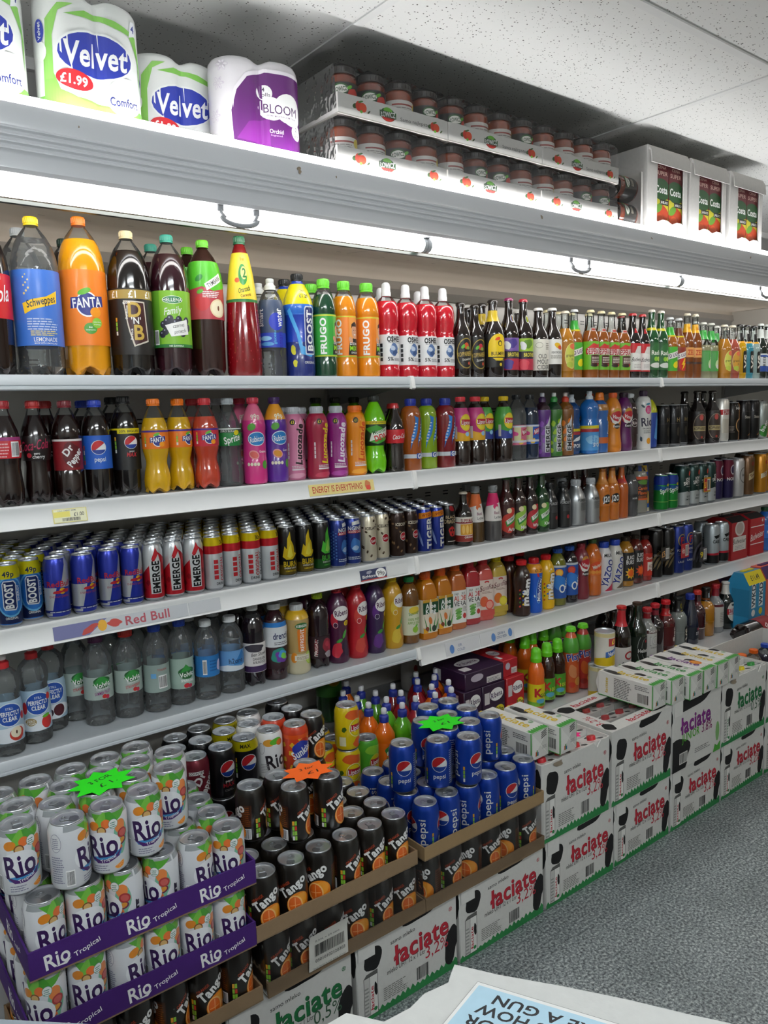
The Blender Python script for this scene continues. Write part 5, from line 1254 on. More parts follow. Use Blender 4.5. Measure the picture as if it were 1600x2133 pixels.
tall('carl', 'silver lager can with black swoosh lettering', '#b3bcc2', [R(-104, 8, 104, 44, '#17181a'), P([(-104, 44), (104, 44), (104, 60), (-104, 48)], '#c0283a'), P([(-14, 128), (40, 142), (34, 128), (-6, 116)], '#17181a'), T('CARLING', 12, 104, 13, '#17181a', 0, .06, 62)], h=.178)
B('bluebt', 'cleaning_bottle', 'bright blue plastic bottle with green top', 'pet500', .205, .036, '#2468c0', .9, ('screw', '#1c5a3a', .0165), (.3, .6, '#2a78d8'), [T('Fresh', 6, 90, 12, Wt, 0, .03)])

# ---- bottom deck
C('drpc', 'spiced_soda_can', 'maroon soda can with slanted white letters', '#6a1f2c', [T('Dr', -6, 74, 18, Wt, 55, .08), T('Pepper', 12, 56, 18, Wt, 55, .08, 58), R(-30, 84, 4, 92, Wt), T('COUNTRY', -12, 88, 5, '#333', 0, .02)])
C('pmaxc', 'cola_can', 'black cola can with round tricolour emblem', '#121214', [*globe(8, 74, 18), T('pepsi', 8, 46, 6, Wt), T('MAX', 8, 36, 9, '#a8242e', 0, .06), LINES(-4, 22, 20, 28, '#888', 2)])
C('pmaxy', 'cola_can', 'black cola can with yellow top band', '#131316', [R(-104, 94, 104, 116, '#d2c40f'), *globe(8, 66, 18), *nutri(-24, 30, 50), T('MAX', 0, 106, 8, '#2a2a1c', 0, .04)])
C('rioc1', 'fruit_drink_can', 'white fruit can with black script on side', '#e0e0e0', [T('Rio', 10, 48, 34, '#231f24', 8, .05, 52), E(-8, 94, 14, 9, '#d89a3a'), leaf(10, 96, 16, 8, 10), E(20, 92, 9, 8, '#d8702a'), LINES(-30, 20, -8, 44, '#999', 6), E(-26, 80, 8, 14, '#9a9a9a'), E(-26, 80, 7, 13, '#e0e0e0')], mat=SLEEVE)
C('sunk', 'orange_soda_can', 'red can with yellow flowers and blue splash', '#c03a1c', [*[q for i in range(12) for q in (E(-44 + (i * 23) % 90, 16 + (i * 37) % 92, 7, 4, '#e0b02a', i * 40), E(-44 + (i * 23) % 90, 16 + (i * 37) % 92, 4, 7, '#e0b02a', i * 40))], BLOB(8, 58, 26, 24, '#2c3a9a', 5, 24, .3), T('Sunkist', 8, 56, 19, Wt, 24, .06, 56), R(-104, 88, 104, 98, '#d8521c')], mat=SLEEVE)
def tango_art():
    return [*orange_ball(14, 34, 25), T('Tango', 2, 72, 19, Wt, 34, .09, 62), T('ORANGE', -16, 76, 6, '#b8401c', 34, .02, 28), R(44, 14, 66, 84, '#5a2c14'), LINES(46, 16, 64, 82, '#1c120c', 12, 4), *BAR(-70, 10, -50, 34), R(-74, 38, -48, 86, '#3a2012'), LINES(-72, 40, -50, 84, '#8a4a1c', 10, 3), *nutri(-38, 12, 44), *nutri(-33, 12, 44, ('#8cc43f', '#8cc43f', '#c0392b', '#8cc43f')), T('Tango', -92, 66, 19, Wt, 34, .09, 62), *orange_ball(-84, 26, 22)]
C('tango', 'orange_soda_can', 'black orange soda can', '#17130f', tango_art(), mat=SLEEVE)
C('liptc', 'iced_tea_can', 'yellow iced tea can with red and yellow roundel', '#d3b812', [BLOB(6, 96, 30, 12, '#d8602a', 4), E(10, 62, 23, 24, '#e8dc9a'), E(10, 62, 21, 22, '#b8b41c'), E(10, 62, 19, 20, '#e0c81c'), P([(-10, 54), (30, 54), (34, 70), (-8, 72)], '#a8202a'), T('Lipton', 11, 62, 13, Wt, 0, .04, 38), R(-40, 16, -22, 40, '#d8d4b0'), BLOB(-26, 60, 6, 7, '#3a5a1c', 3), BLOB(14, 22, 18, 12, '#d8602a', 6), E(22, 20, 5, 7, '#3a8ab0')], mat=SLEEVE)
C('liptg', 'iced_tea_can', 'green iced tea can with red and yellow roundel', '#4a9a2c', [BLOB(4, 90, 30, 12, '#8cc43a', 4), E(8, 56, 21, 23, '#b8c84a'), E(8, 56, 19, 21, '#c8b81c'), P([(-12, 48), (28, 48), (32, 64), (-10, 66)], '#a8202a'), T('Lipton', 9, 56, 12, Wt, 0, .04, 36), BLOB(4, 18, 26, 9, '#2c6a1c', 6)], mat=SLEEVE)
B('liptb', 'iced_tea_bottle', 'tall green iced tea bottle with roundel', 'pet2l', .24, .042, '#1f4a1c', 1., ('screw', '#2a5a24', .0155), (.36, .86, '#2f6a24'), [E(4, 150, 30, 30, '#8a9a3a'), E(4, 150, 27, 27, '#a08a1c'), P([(-24, 140), (30, 140), (34, 160), (-20, 162)], '#7a1c24'), T('Lipton', 4, 150, 16, Wt, 0, .04, 50)])
def fsh(k, d, c):
    B(k, 'squash_drink_bottle', d, 'fshoot', .168, .0305, c, 1., ('two', ('#22308a', '#e4e6ea'), .0135), (.08, .46, c), [BLOB(4, 54, 20, 14, '#2f7a34', 5), T('fruit', 4, 48, 11, '#e8f0d8', 0, .06, 30), T('shoot', 4, 36, 9, '#2f7a34', 0, .05, 32), E(0, 22, 20, 8, c)])
fsh('fso', 'small orange squash bottle, blue and white cap', '#e26a14')
fsh('fsg', 'small green squash bottle, blue and white cap', '#58a81e')
fsh('fsr', 'small red squash bottle, blue and white cap', '#9a1c24')
tall('coco', 'tall white coconut drink can with red pictures', '#d8d5d0', [T('COCONUT', 4, 140, 11, '#2a2a2c', 0, .04, 54), T('Water', 6, 120, 10, '#2a2a2c', 0, .0, 30, .3), BLOB(14, 84, 10, 12, '#b82a2a', 4), BLOB(10, 56, 22, 8, '#b9bcc0', 6), E(16, 44, 10, 8, '#d8c84a')], h=.175, name='coconut_drink_can', mat=SLEEVE)
def kub(k, d, c, lc, w):
    B(k, 'fruit_puree_bottle', d, 'kubus', .2, .0285, c, 1., ('dome', '#62c21e', .0185), (.05, .42, lc), [R(-100, 10, 100, 24, '#7ab83a'), T('K', -4, 56, 26, '#b82a2a', 0, .1), T(w, 14, 46, 12, '#c8d83a' if w != 'GO' else '#2f7a34', 0, .06, 26), E(4, 28, 16, 8, '#5aa8c8'), T('100%', 8, 16, 6, '#2a2a1c', 0, .04)])
kub('kubo', 'small orange juice bottle, domed green cap', '#d8641a', '#d8c81c', 'GO')
kub('kubd', 'small dark juice bottle, domed green cap', '#2c1208', '#4f9a2c', '100')
B('playo', 'juice_drink_bottle', 'tall orange juice bottle, green collar and cap', 'bubble', .232, .0295, '#c8582a', 1., ('dome', '#62c21e', .0185), None, (), SLEEVE, bands=((.62, .84, '#4f9a34'),), bart=[T('Play!', 2, 132, 24, Wt, 12, .12, 62), T('Play!', 2, 132, 23, '#28409a', 12, .06, 58), BLOB(-6, 80, 16, 22, '#d88a5a', 4), E(14, 44, 13, 15, '#e0a04a'), E(-10, 32, 12, 10, '#c83a2a')])
B('playr', 'juice_drink_bottle', 'tall red juice bottle, green collar and cap', 'bubble', .232, .0295, '#b0302a', 1., ('dome', '#62c21e', .0185), None, (), SLEEVE, bands=((.62, .84, '#4f9a34'),), bart=[T('Play!', 2, 132, 24, Wt, 12, .12, 62), T('Play!', 2, 132, 23, '#28409a', 12, .06, 58), BLOB(-6, 80, 16, 22, '#c8602a', 4), E(14, 44, 13, 15, '#d8843a'), E(-10, 32, 12, 10, '#8a1c1c')])
C('nurish', 'milkshake_tin', 'yellow and white milkshake tin with blue band', '#d9d6cc', [P([(-112, 4), (112, 4), (112, 70), (-112, 20)], '#d8b81c'), R(-112, 104, 112, 116, '#c9bc8a'), R(-24, 74, 44, 100, '#a8242a'), T('£1.00', 10, 88, 15, '#f0d81c', 0, .06, 44), P([(-34, 34), (44, 54), (44, 76), (-34, 54)], '#1f5aa8'), T('Nurishment', 6, 54, 14, Wt, 14, .05, 62)], h=.12, r=.0335, mat=SLEEVE, tin=True, cat='tin')
def big(k, name, d, h, r, gl, capc, lab, art, fill=1., prof='spirit', mat=None, **kw):
    B(k, name, d, prof, h, r, gl, fill, ('screw', capc, r * .46), lab, art, mat or DARKGLASS, GLASSCLEAR, n=24, **kw)
big('budl', 'beer_bottle', 'large dark beer bottle with red neck foil', 0.262, .036, '#140a06', '#c02a2a', (.10, .44, '#d8d6d2'), [E(6, 84, 20, 16, '#a8242c'), E(6, 84, 14, 10, '#d8d6d2'), T('Budweiser', 6, 52, 18, '#2a2a2c', 0, .0, 60, .3), R(-120, 124, 120, 132, '#a8242c')], prof='beer', bands=((.72, .95, '#b8202a'),))
big('heinl', 'beer_bottle', 'large green black beer bottle, red star emblem', 0.258, .036, '#0d1c10', '#3a2a1c', (.06, .52, '#0d1c10'), [E(6, 86, 36, 66, '#9aa09c'), E(6, 86, 34, 63, '#141a16'), E(6, 88, 20, 42, '#8a908c'), E(6, 88, 18, 40, '#141a16'), R(-34, 70, 46, 92, '#141a16'), T('Heineken', 6, 82, 14, '#e6e8e4', 0, .05, 66), P([(6 + 8 * (1 if i % 2 == 0 else .42) * math.sin(i * PI / 5), 116 + 8 * (1 if i % 2 == 0 else .42) * math.cos(i * PI / 5)) for i in range(10)], '#b8242c')], prof='beer')
big('smice', 'alcopop_bottle', 'large cloudy bottle with white ICE label', 0.275, .037, '#8d8f8c', '#a8242a', (.10, .60, '#c9c8c4'), [R(-120, 148, 120, 170, '#4a1a1c'), T('SMIRNOFF', 4, 159, 14, Wt, 0, .05, 68), T('ICE', 6, 108, 46, '#9a9a98', 0, .05, 62), T('ICE', 6, 108, 42, '#dad9d6', 0, .0, 58), T('ORIGINAL', 6, 72, 8, '#6a6a68', 0, .02)], mat=LIQUID, bands=((.80, .90, '#8a1c24'),), bart=[T('£2.99', 4, 234, 9, Wt, 0, .03, 24)])
big('wkdd', 'alcopop_bottle', 'large near black bottle with red cap', 0.265, .036, '#1c0a10', '#c02a34', None, [], bands=((.78, .88, '#7a1c2a'),))
big('wkdr', 'alcopop_bottle', 'large deep red bottle, red price collar', 0.265, .038, '#4f0d10', '#c8202a', (.12, .50, '#4f0d10'), [T('WKD', 22, 100, 26, '#d8cfc8', 90, .05, 56), BLOB(10, 66, 8, 12, '#c8bfb8', 5)], bands=((.70, .84, '#b0181e'),), bart=[T('£2', 8, 204, 15, Wt, 0, .05)])
big('vsl', 'alcopop_bottle', 'large pale grey bottle, black patch, yellow ring', 0.280, .037, '#747a76', '#17181a', (.3, .32, '#747a76'), [], mat=LIQUID, bands=((.70, .92, '#17171a'),), bart=[P([(0, 30), (34, 30), (40, 38), (40, 110), (34, 120), (6, 120), (0, 112)], '#121214'), T('VS', 20, 74, 28, '#e4dcc8', 90, .06, 66), E(6, 230, 11, 13, '#d8c81c'), E(6, 230, 8, 10, '#17171a'), T('LEMON', 8, 204, 6, '#d8c81c')])
big('stol', 'spirit_bottle', 'large dark blue bottle with blue cap', 0.290, .036, '#131a30', '#23348a', (.1, .34, '#18202c'), [T('STOL', 18, 62, 16, '#e0e0e4', 0, .05, 44), R(4, 80, 40, 92, '#a8243a'), R(-110, 100, 110, 118, '#2f5a64')], prof='cone')
big('wkdm', 'alcopop_bottle', 'large maroon bottle with sideways white letters', 0.275, .034, '#3a0c14', '#c83a34', None, [], bart=[R(6, 70, 34, 150, '#1c1012'), T('WKD', 20, 110, 18, Wt, 90, .03, 66), R(-100, 64, 100, 68, '#c8c0bc')], bands=((.7, .78, '#5a1418'),))
big('vso', 'alcopop_bottle', 'large orange yellow bottle, black neck band', 0.270, .037, '#b0761a', '#1a1614', (.3, .32, '#b0761a'), [], mat=LIQUID, bands=((.72, .92, '#1c1614'), (.74, .78, '#d8722a')), bart=[R(14, 30, 38, 130, '#1c1410'), T('VS', 26, 80, 20, '#b0862a', 90, .05, 70), R(-14, 214, 4, 240, '#b8c8d8')])
big('smir', 'spirit_bottle', 'large clear spirit bottle with white label', 0.270, .036, '#85888a', '#a8242c', (.12, .60, '#c4c2bc'), [R(-120, 148, 120, 176, '#5a1a20'), T('S', 14, 162, 18, Wt, 0, .06), LINES(-10, 60, 30, 120, '#8a8680', 6)], mat=LIQUID, bands=((.76, .92, '#8a1c28'),))
big('stel', 'beer_bottle', 'large black bottle, white neck, red oval label', 0.268, .036, '#0d1512', '#e4e0da', (.12, .58, '#0d1512'), [E(8, 104, 34, 60, '#dcd9d0'), R(-26, 84, 42, 118, '#a8242c'), T('STELLA', 8, 108, 13, Wt, 0, .04, 54), T('ARTOIS', 8, 92, 13, Wt, 0, .04, 54), BLOB(8, 140, 16, 6, '#2a2420', 5)], prof='beer', bands=((.74, .95, '#dcd8d0'),))

# ------------------------------------------------------------------ goods on the shelves
STAND = {}
def free_spot(z, x, y, r, lim=2.14):
    """moves a bottle straight back along the sight line until it touches nothing already on that shelf"""
    L = STAND.setdefault(z, [])
    x0, y0 = x, y
    while any(math.hypot(x - a, y - b) < r + c + .0024 for a, b, c in L) and y + r < lim:
        y += .002
        x = x0 * y / y0
    L.append((x, y, r))
    return x, y

def row(rowname, z, items, yaw=10.):
    """items: (kind, photo column at mid height, turn towards the camera or None, set-back); bottles that would touch are a touch slimmer or stand a little further back"""
    L = []
    for it in items:
        k, px = it[0], it[1]
        a = it[2] if len(it) > 2 and it[2] is not None else yaw + rnd.uniform(-7, 7)
        dy = it[3] if len(it) > 3 else 0.
        s = KINDS[k]
        y = YS + .010 + s['r'] + dy
        x = x_on(px, y, z + s['h'] * .5)
        a += max(0., math.degrees(math.atan2(x, y)) - 20) * .5      # goods further along are faced a little towards the aisle end
        L.append([k, x, y, a, s['r'], 1.])
    L.sort(key=lambda q: q[1])
    n = len(L)
    for i, q in enumerate(L):
        for o in (L[i - 1] if i else None, L[i + 1] if i < n - 1 else None):
            if o and abs(o[2] - q[2]) < .03:
                d = math.hypot(o[1] - q[1], o[2] - q[2]) - .0018
                q[5] = min(q[5], max(.92, d / (q[4] + o[4])))
    for i in range(1, n):
        for o in L[max(0, i - 3):i]:
            q = L[i]
            need = o[4] * o[5] + q[4] * q[5] + .0016
            dx = q[1] - o[1]
            if math.hypot(dx, q[2] - o[2]) < need and abs(dx) < need:
                y2 = o[2] + math.sqrt(need * need - dx * dx)
                if y2 - q[2] <= .03:
                    q[1] += (y2 - q[2]) * q[1] / q[2]
                    q[2] = y2
                else:
                    q[1] = o[1] + math.sqrt(max(0, need * need - (q[2] - o[2]) ** 2))
    out = []
    for k, x, y, a, r, sc in L:
        x, y = free_spot(z, x, y, r * sc * (1.12 if KINDS[k].get('sq') else 1))
        o = place(k, x, y, z + .0005, a, rowname)
        if sc < .999:
            o.scale = (sc, sc, 1)
        out.append((k, x, y, sc))
    return out

row('top shelf front', ZS[0], [('cola2', -30, 10), ('lemonade', 76, 4), ('fanta2', 174, 14), ('dnb', 264, 14), ('hellena', 348, 14), ('tymbark', 428, 6), ('oranzada', 498, 14), ('smart', 562, 20, .01), ('boost1', 622, 6), ('frugog', 676, 14), ('frugoo', 718, 38), ('frugoo', 765, 14),
    ('oshee', 806, 4), ('oshee', 846, -2), ('oshee', 886, 10), ('oshee', 923, 2), ('kopps', 960), ('koppm', 989), ('bulmers', 1026, 6), ('brothw', 1060), ('brothp', 1090), ('oldmout', 1121), ('rekor', 1150), ('grape', 1177, 4), ('dlem', 1196, 5, .03), ('despr', 1215, 2), ('despr', 1237, 2), ('despr', 1258, 2), ('despr', 1281, 2),
    ('budb', 1308, 5), ('budb', 1330, 5), ('radl', 1348, 2), ('radl', 1367, 2), ('dlem', 1387, 5), ('dlit', 1410, 8), ('zelt', 1427, 4), ('zelt', 1443, 4), ('clrg', 1461), ('clrg', 1480), ('grape', 1501, 2), ('grapep', 1519), ('vsy', 1536, 10), ('vsb', 1550, 10), ('vsg', 1564, 10), ('darkg', 1578), ('darkg', 1592)])
row('top shelf behind front row', ZS[0], [('clearback', 48, 0, .12), ('cola2', 118, 0, .12), ('hellena', 322, 0, .12), ('tymbark', 388, 0, .115), ('smart', 542, 0, .085), ('boost1', 596, 0, .095), ('frugog', 650, 0, .085), ('oshee', 795, 0, .085), ('oshee', 872, 0, .085), ('koppm', 976, 0, .08), ('bulmers', 998, 0, .08), ('oldmout', 1080, 0, .08), ('despr', 1140, 0, .075), ('despr', 1160, 0, .075), ('despr', 1190, 0, .075), ('despr', 1226, 0, .075), ('budb', 1294, 0, .075), ('dlem', 1375, 0, .075), ('dlit', 1398, 0, .075), ('darkg', 1448, 0, .08), ('clrg', 1490, 0, .08), ('grapep', 1512, 0, .08), ('darkg', 1546, 0, .08), ('darkg', 1566, 0, .08), ('darkg', 1584, 0, .08)])
row('second shelf front', ZS[1], [('coke5', 12, 8), ('cherry', 75, 14), ('drpep', 140, 8), ('pepsi5', 202, 14), ('pmax5', 262, 10), ('fan5', 324, 14), ('fan5', 374, -22), ('fan5r', 426, 10), ('sprite5', 477, 14), ('rubg', 526, 14), ('rubp', 565, 2), ('lucp', 612, 18), ('lucc', 649, 2), ('lucv', 687, 20), ('luco', 727, 12), ('dew', 780, 10), ('cokegl', 822, 6),
    ('gato', 856, 6), ('gatg', 889, 10), ('gatr', 918, 10), ('lipp', 950, 10), ('lipp', 982, 4), ('lipg', 1009, 6, .01), ('lipg', 1039, 6), ('barrc', 1070, 4), ('barrb', 1098, 12), ('emp', 1121, 20), ('emg', 1144, 20), ('emo', 1168, 30), ('spb', 1190, 4, .01), ('spbr', 1217, 14), ('spbo', 1242, 4, .01), ('vimo', 1270, 12), ('vimp', 1294, 6), ('riod', 1312, 4, .02), ('riow', 1332, 14), ('boosts', 1353, 0, .03), ('blkcan', 1372, 0, .01), ('blkcan', 1395, 10), ('blkcan', 1418, 10),
    ('koppd', 1452, 14), ('koppd', 1483, 14), ('stellac', 1502, 4), ('halc', 1524, 14), ('stoutc', 1547, 10), ('stoutc', 1566, 10), ('beerg', 1584, 12), ('orangec', 1600, 4)])
row('second shelf behind front row', ZS[1], [('cherry', 100, 0, .075), ('pepsi5', 178, 0, .075), ('pmax5', 238, 0, .075), ('fan5r', 404, 0, .075), ('sprite5', 454, 0, .075), ('rubg', 502, 0, .075), ('lucp', 584, 0, .075), ('lucp', 626, 0, .075), ('luco', 700, 0, .072), ('luco', 742, 0, .072), ('dew', 752, 0, .075), ('dew', 660, 0, .15), ('dew', 690, 0, .15), ('dew', 720, 0, .15), ('cokegl', 800, 0, .075), ('koppd', 1425, 0, .075), ('koppd', 1463, 0, .075), ('stoutc', 1512, 0, .075), ('spbr', 1180, 0, .08), ('vimo', 1228, 0, .075)], 0)
third = [('boost', 18, 8), ('boost', 64, 4), ('rbull', 118, 2), ('rbull', 174, -14), ('rbull', 228, -16, .01), ('rbull', 271, -2), ('emerge', 319, 14), ('emerge', 361, 14), ('emerge', 403, 14), ('origen', 444, -12), ('origen', 482, -16), ('origen', 522, 6), ('origen', 560, -14), ('burny', 597, 10), ('burny', 633, 2), ('burng', 668, -16), ('engine', 703, -22), ('engine', 734, 14), ('icelat', 767, 2), ('icelat', 794, 8), ('icecof', 827, -8), ('icecof', 854, -6), ('tiger', 876, 2), ('tiger', 902, -6), ('blackd', 931, 4)]
R3 = row('third shelf front', ZS[2], third + [('malt', 964, 6), ('basilp', 990, 2), ('basill', 1017, 6), ('tyma', 1046, -2), ('tymm', 1071, -2), ('tymw', 1092, -12), ('tymk', 1114, 2), ('purdb', 1136, 0, .01), ('purdb', 1160, 14), ('purds', 1199, -10), ('purds', 1230, -2), ('j2o', 1246, 4), ('j2o', 1268, 12), ('orred', 1287, 6), ('clrd', 1306, 6), ('carrib', 1330, 10), ('spritec', 1377, 4), ('spritec', 1397, 4), ('jsmith', 1420, -4), ('jsmith', 1440, -4), ('jsmith', 1458, -4), ('jsmith', 1476, -20), ('norc', 1491, -4), ('norc', 1511, 4), ('whitec', 1534, 4), ('brownc', 1555, 4), ('goldc', 1582, -6), ('goldc', 1600, -6)])
names = ['', 'second', 'third', 'fourth', 'fifth', 'sixth', 'seventh']
for rr in range(1, 7):
    for k, x, y0, sc in R3[:len(third)]:
        if rr == 6 and rnd.random() < .3:
            continue
        k2 = k if k != 'blackd' or rr < 3 else 'icecof'
        xx, yy = free_spot(ZS[2], x + (.0255 if rr % 2 else 0), y0 + rr * .0545, .0262 * sc)
        if yy > 2.113:
            STAND[ZS[2]].pop()
            continue
        o = place(k2, xx, yy, ZS[2] + .0005, rnd.uniform(-60, 60), f'third shelf {names[rr]} row')
        o.scale = (sc, sc, 1)
row('third shelf behind front row', ZS[2], [('basilp', 972, 0, .08), ('tymk', 1058, 0, .075), ('tymw', 1082, 0, .075), ('purds', 1128, 0, .08), ('purds', 1170, 0, .085), ('tyma', 1196, 0, .085), ('tyma', 1218, 0, .085), ('orred', 1258, 0, .075), ('carrib', 1300, 0, .08), ('jsmith', 1410, 0, .075), ('jsmith', 1432, 0, .075), ('jsmith', 1452, 0, .075), ('norc', 1500, 0, .075), ('brownc', 1544, 0, .075), ('goldc', 1570, 0, .075)], 0)
row('fourth shelf front', ZS[3], [('pcapple', 12, 4), ('pcstraw', 72, 4), ('volp', 204, 8, .035), ('volr', 258, 4, .03), ('sparkb', 309, -4, .01), ('sparkv', 359, 4, .012), ('h2b', 412, 6), ('h2one', 467, 6), ('benshaw', 517, 4), ('drench', 562, 6), ('refresh', 610, 2), ('pricey', 655, 2), ('ribv', 690, 8), ('ribs', 733, -18), ('ribd', 770, -16), ('riby', 799, -20), ('sunm', 834, 4),
    ('aloek', 876, -4), ('aloek', 908, -6), ('alov', 938, -2), ('alor', 967, -2), ('sunr', 994, 4), ('suny', 1020, 0), ('galaxy', 1046, -2), ('mmb', 1072, 6), ('milky', 1098, 4), ('mmy', 1121, 6), ('oasy', 1146, 6), ('oasb', 1171, 2), ('vimr', 1196, 4), ('mirinda', 1221, 4), ('yazs', 1246, 12), ('yazc', 1269, 6), ('jbo', 1294, 4), ('jbr', 1319, 0), ('tomato', 1338, -2), ('strong', 1364, 6), ('strong', 1388, 6), ('fost', 1409, 2), ('fost', 1427, 2), ('darkc', 1446, 4), ('carl', 1482, -4), ('carl', 1502, -8), ('bluebt', 1592, 0)])
row('fourth shelf behind front row', ZS[3], [('pcdark', 105, 10, .07), ('volr', 158, 4, .075), ('volr', 232, 0, .11), ('sparkb', 280, 0, .085), ('h2b', 330, 0, .085), ('h2one', 388, 0, .08), ('h2one', 440, 0, .078), ('benshaw', 490, 0, .075), ('drench', 535, 0, .08), ('refresh', 583, 0, .08), ('ribv', 640, 0, .08), ('ribs', 712, 0, .078), ('ribd', 750, 0, .078), ('aloek', 850, 0, .075), ('alov', 925, 0, .075), ('suny', 980, 0, .075), ('mmb', 1052, 0, .075), ('mmb', 1082, 0, .075), ('oasb', 1158, 0, .075), ('yazc', 1232, 0, .075), ('jbr', 1306, 0, .075), ('strong', 1350, 0, .075), ('strong', 1374, 0, .075), ('carl', 1460, 0, .075)], 0)

# ------------------------------------------------------------------ goods on the bottom deck
def by_rim(k, px, py, ztop, a, rowname, z=None):
    x, y = at_z(px, py, ztop)
    return place(k, x, y, (ztop - KINDS[k]['h']) if z is None else z, a, rowname)
used = []
def stack2(k, px, py, a, lower=True, rn='bottom deck upper tier'):
    zt = ZD + .2365
    x, y = at_z(px, py, zt)
    for _ in range(30):
        for ux, uy in used:
            d = math.hypot(x - ux, y - uy)
            if 0 < d < .067:
                x += (x - ux) / d * (.0672 - d)
                y += (y - uy) / d * (.0672 - d)
    used.append((x, y))
    place(k, x, y, ZD + .1185, a, rn)
    if lower:
        place(k, x, y, ZD + .0003, a + 20, rn.replace('upper', 'lower'))
stack2('drpc', 404, 1573, -6)
stack2('pmaxc', 450, 1557, 10)
stack2('pmaxy', 495, 1539, 22)
stack2('rioc1', 541, 1523, 16)
stack2('sunk', 591, 1510, 14)
stack2('tango', 633, 1494, 6)
for k, px, py in (('pmaxc', 419, 1541), ('pmaxy', 469, 1523), ('rioc1', 515, 1508), ('sunk', 560, 1494), ('pmaxc', 603, 1478), ('pmaxc', 392, 1552), ('pmaxc', 372, 1536), ('pmaxc', 420, 1518), ('pmaxy', 468, 1503), ('rioc1', 512, 1490), ('pmaxc', 577, 1460)):
    stack2(k, px, py, rnd.uniform(-40, 40), False, 'bottom deck rear upper tier')
stack2('liptc', 721, 1466, 2)
def rimlow(k, px, py, a, rn='bottom deck lower tier'):
    x, y = at_z(px, py, ZD + .1185)
    for _ in range(30):
        for ux, uy in used:
            d = math.hypot(x - ux, y - uy)
            if 0 < d < .067:
                x += (x - ux) / d * (.0672 - d)
                y += (y - uy) / d * (.0672 - d)
    used.append((x, y))
    place(k, x, y, ZD + .0003, a, rn)
rimlow('liptc', 681, 1562, -14)
rimlow('liptc', 690, 1539, 30)
rimlow('liptc', 672, 1523, 60)
rimlow('liptg', 763, 1534, 0)
place('liptb', x_on(684, 2.03, .5), 2.03, ZD + .0005, 10, 'behind the yellow cans')
place('coco', x_on(853, 2.06, .46), 2.06, ZD + .0005, 20, 'at back of bottom deck')
def relax(L, dmin, it=80):
    for _ in range(it):
        for i in range(len(L)):
            for j in range(i):
                dx, dy = L[i][0] - L[j][0], L[i][1] - L[j][1]
                d = math.hypot(dx, dy)
                if 1e-6 < d < dmin:
                    k = (dmin - d) / d / 2
                    L[i][0] += dx * k; L[i][1] += dy * k
                    L[j][0] -= dx * k; L[j][1] -= dy * k
sq = [[*at_z(px, py, ZD + .168), k] for k, px, py in (('fso', 744, 1450), ('fso', 769, 1463), ('fso', 802, 1472), ('fsg', 837, 1460), ('fsg', 778, 1439), ('fsg', 803, 1450), ('fsr', 837, 1439), ('fsr', 872, 1449), ('fso', 719, 1439), ('fso', 728, 1421), ('fsg', 752, 1430), ('fsr', 819, 1425), ('fsr', 905, 1438), ('fso', 958, 1432), ('fso', 925, 1424), ('fso', 955, 1416), ('fsr', 935, 1406), ('fsr', 907, 1413), ('fso', 910, 1398), ('fsr', 882, 1404))]
XL = x_on(967, 1.66, .44) - .034
for _ in range(40):
    relax(sq, .0635, 3)
    for q in sq:
        q[1] = max(q[1], 1.64)
        if q[1] < 1.775:
            q[0] = min(q[0], XL)
for x, y, k in sq:
    place(k, x, y, ZD + .0005, rnd.uniform(0, 30), 'on bottom deck')
for k, px, y in (('kubo', 1117, 1.655), ('kubd', 1139, 1.67), ('kubd', 1161, 1.66), ('playo', 1189, 1.665), ('playr', 1214, 1.665), ('kubo', 1093, 1.78), ('kubo', 1108, 1.79), ('kubd', 1132, 1.78), ('playo', 1153, 1.79), ('playr', 1178, 1.78), ('kubo', 1062, 1.86), ('kubd', 1106, 1.88), ('kubo', 1038, 1.94), ('kubo', 1060, 1.96), ('kubo', 1082, 1.96)):
    x, y = free_spot('deck', x_on(px, y, ZD + .1), y, KINDS[k]['r'] + .0006)
    place(k, x, y, ZD + .0005, rnd.uniform(18, 34), 'on bottom deck')
x, y = at_z(1260, 1313, ZD + .2405)
place('nurish', x, y, ZD + .1205, -10, 'stacked on another tin')
place('nurish', x, y, ZD + .0003, -20, 'beneath the stacked tin')
x, y = at_z(1236, 1374, ZD + .12)
place('nurish', x - .026, y - .040, ZD + .0003, 0, 'in front of the stacked tins')
for k, px, dy, a in (('budl', 1294, 0, 10), ('heinl', 1327, 0, 6), ('smice', 1348, .045, 0), ('wkdd', 1364, .047, 0), ('wkdr', 1386, .0, 10), ('vsl', 1412, .01, 10), ('stol', 1437, .015, 6), ('wkdm', 1452, .05, 10), ('vso', 1470, .005, 0), ('smir', 1490, .047, 8), ('stel', 1511, .02, 6), ('stel', 1528, .047, 6), ('koppm', 1277, .12, 0), ('koppm', 1374, .22, 0), ('koppm', 1258, .22, 0), ('koppd', 1312, .13, 0), ('koppd', 1402, .13, 0)):
    y = 1.612 + KINDS[k]['r'] + dy
    x, y = free_spot('deck', x_on(px, y, ZD + .15), y, KINDS[k]['r'] + .0006)
    o = place(k, x, y, ZD + .0005, a, 'on bottom deck')
    if y > 1.675:
        o.scale = (1, 1, min(1, .205 / KINDS[k]['h']))      # a shorter bottle fits under the shelf

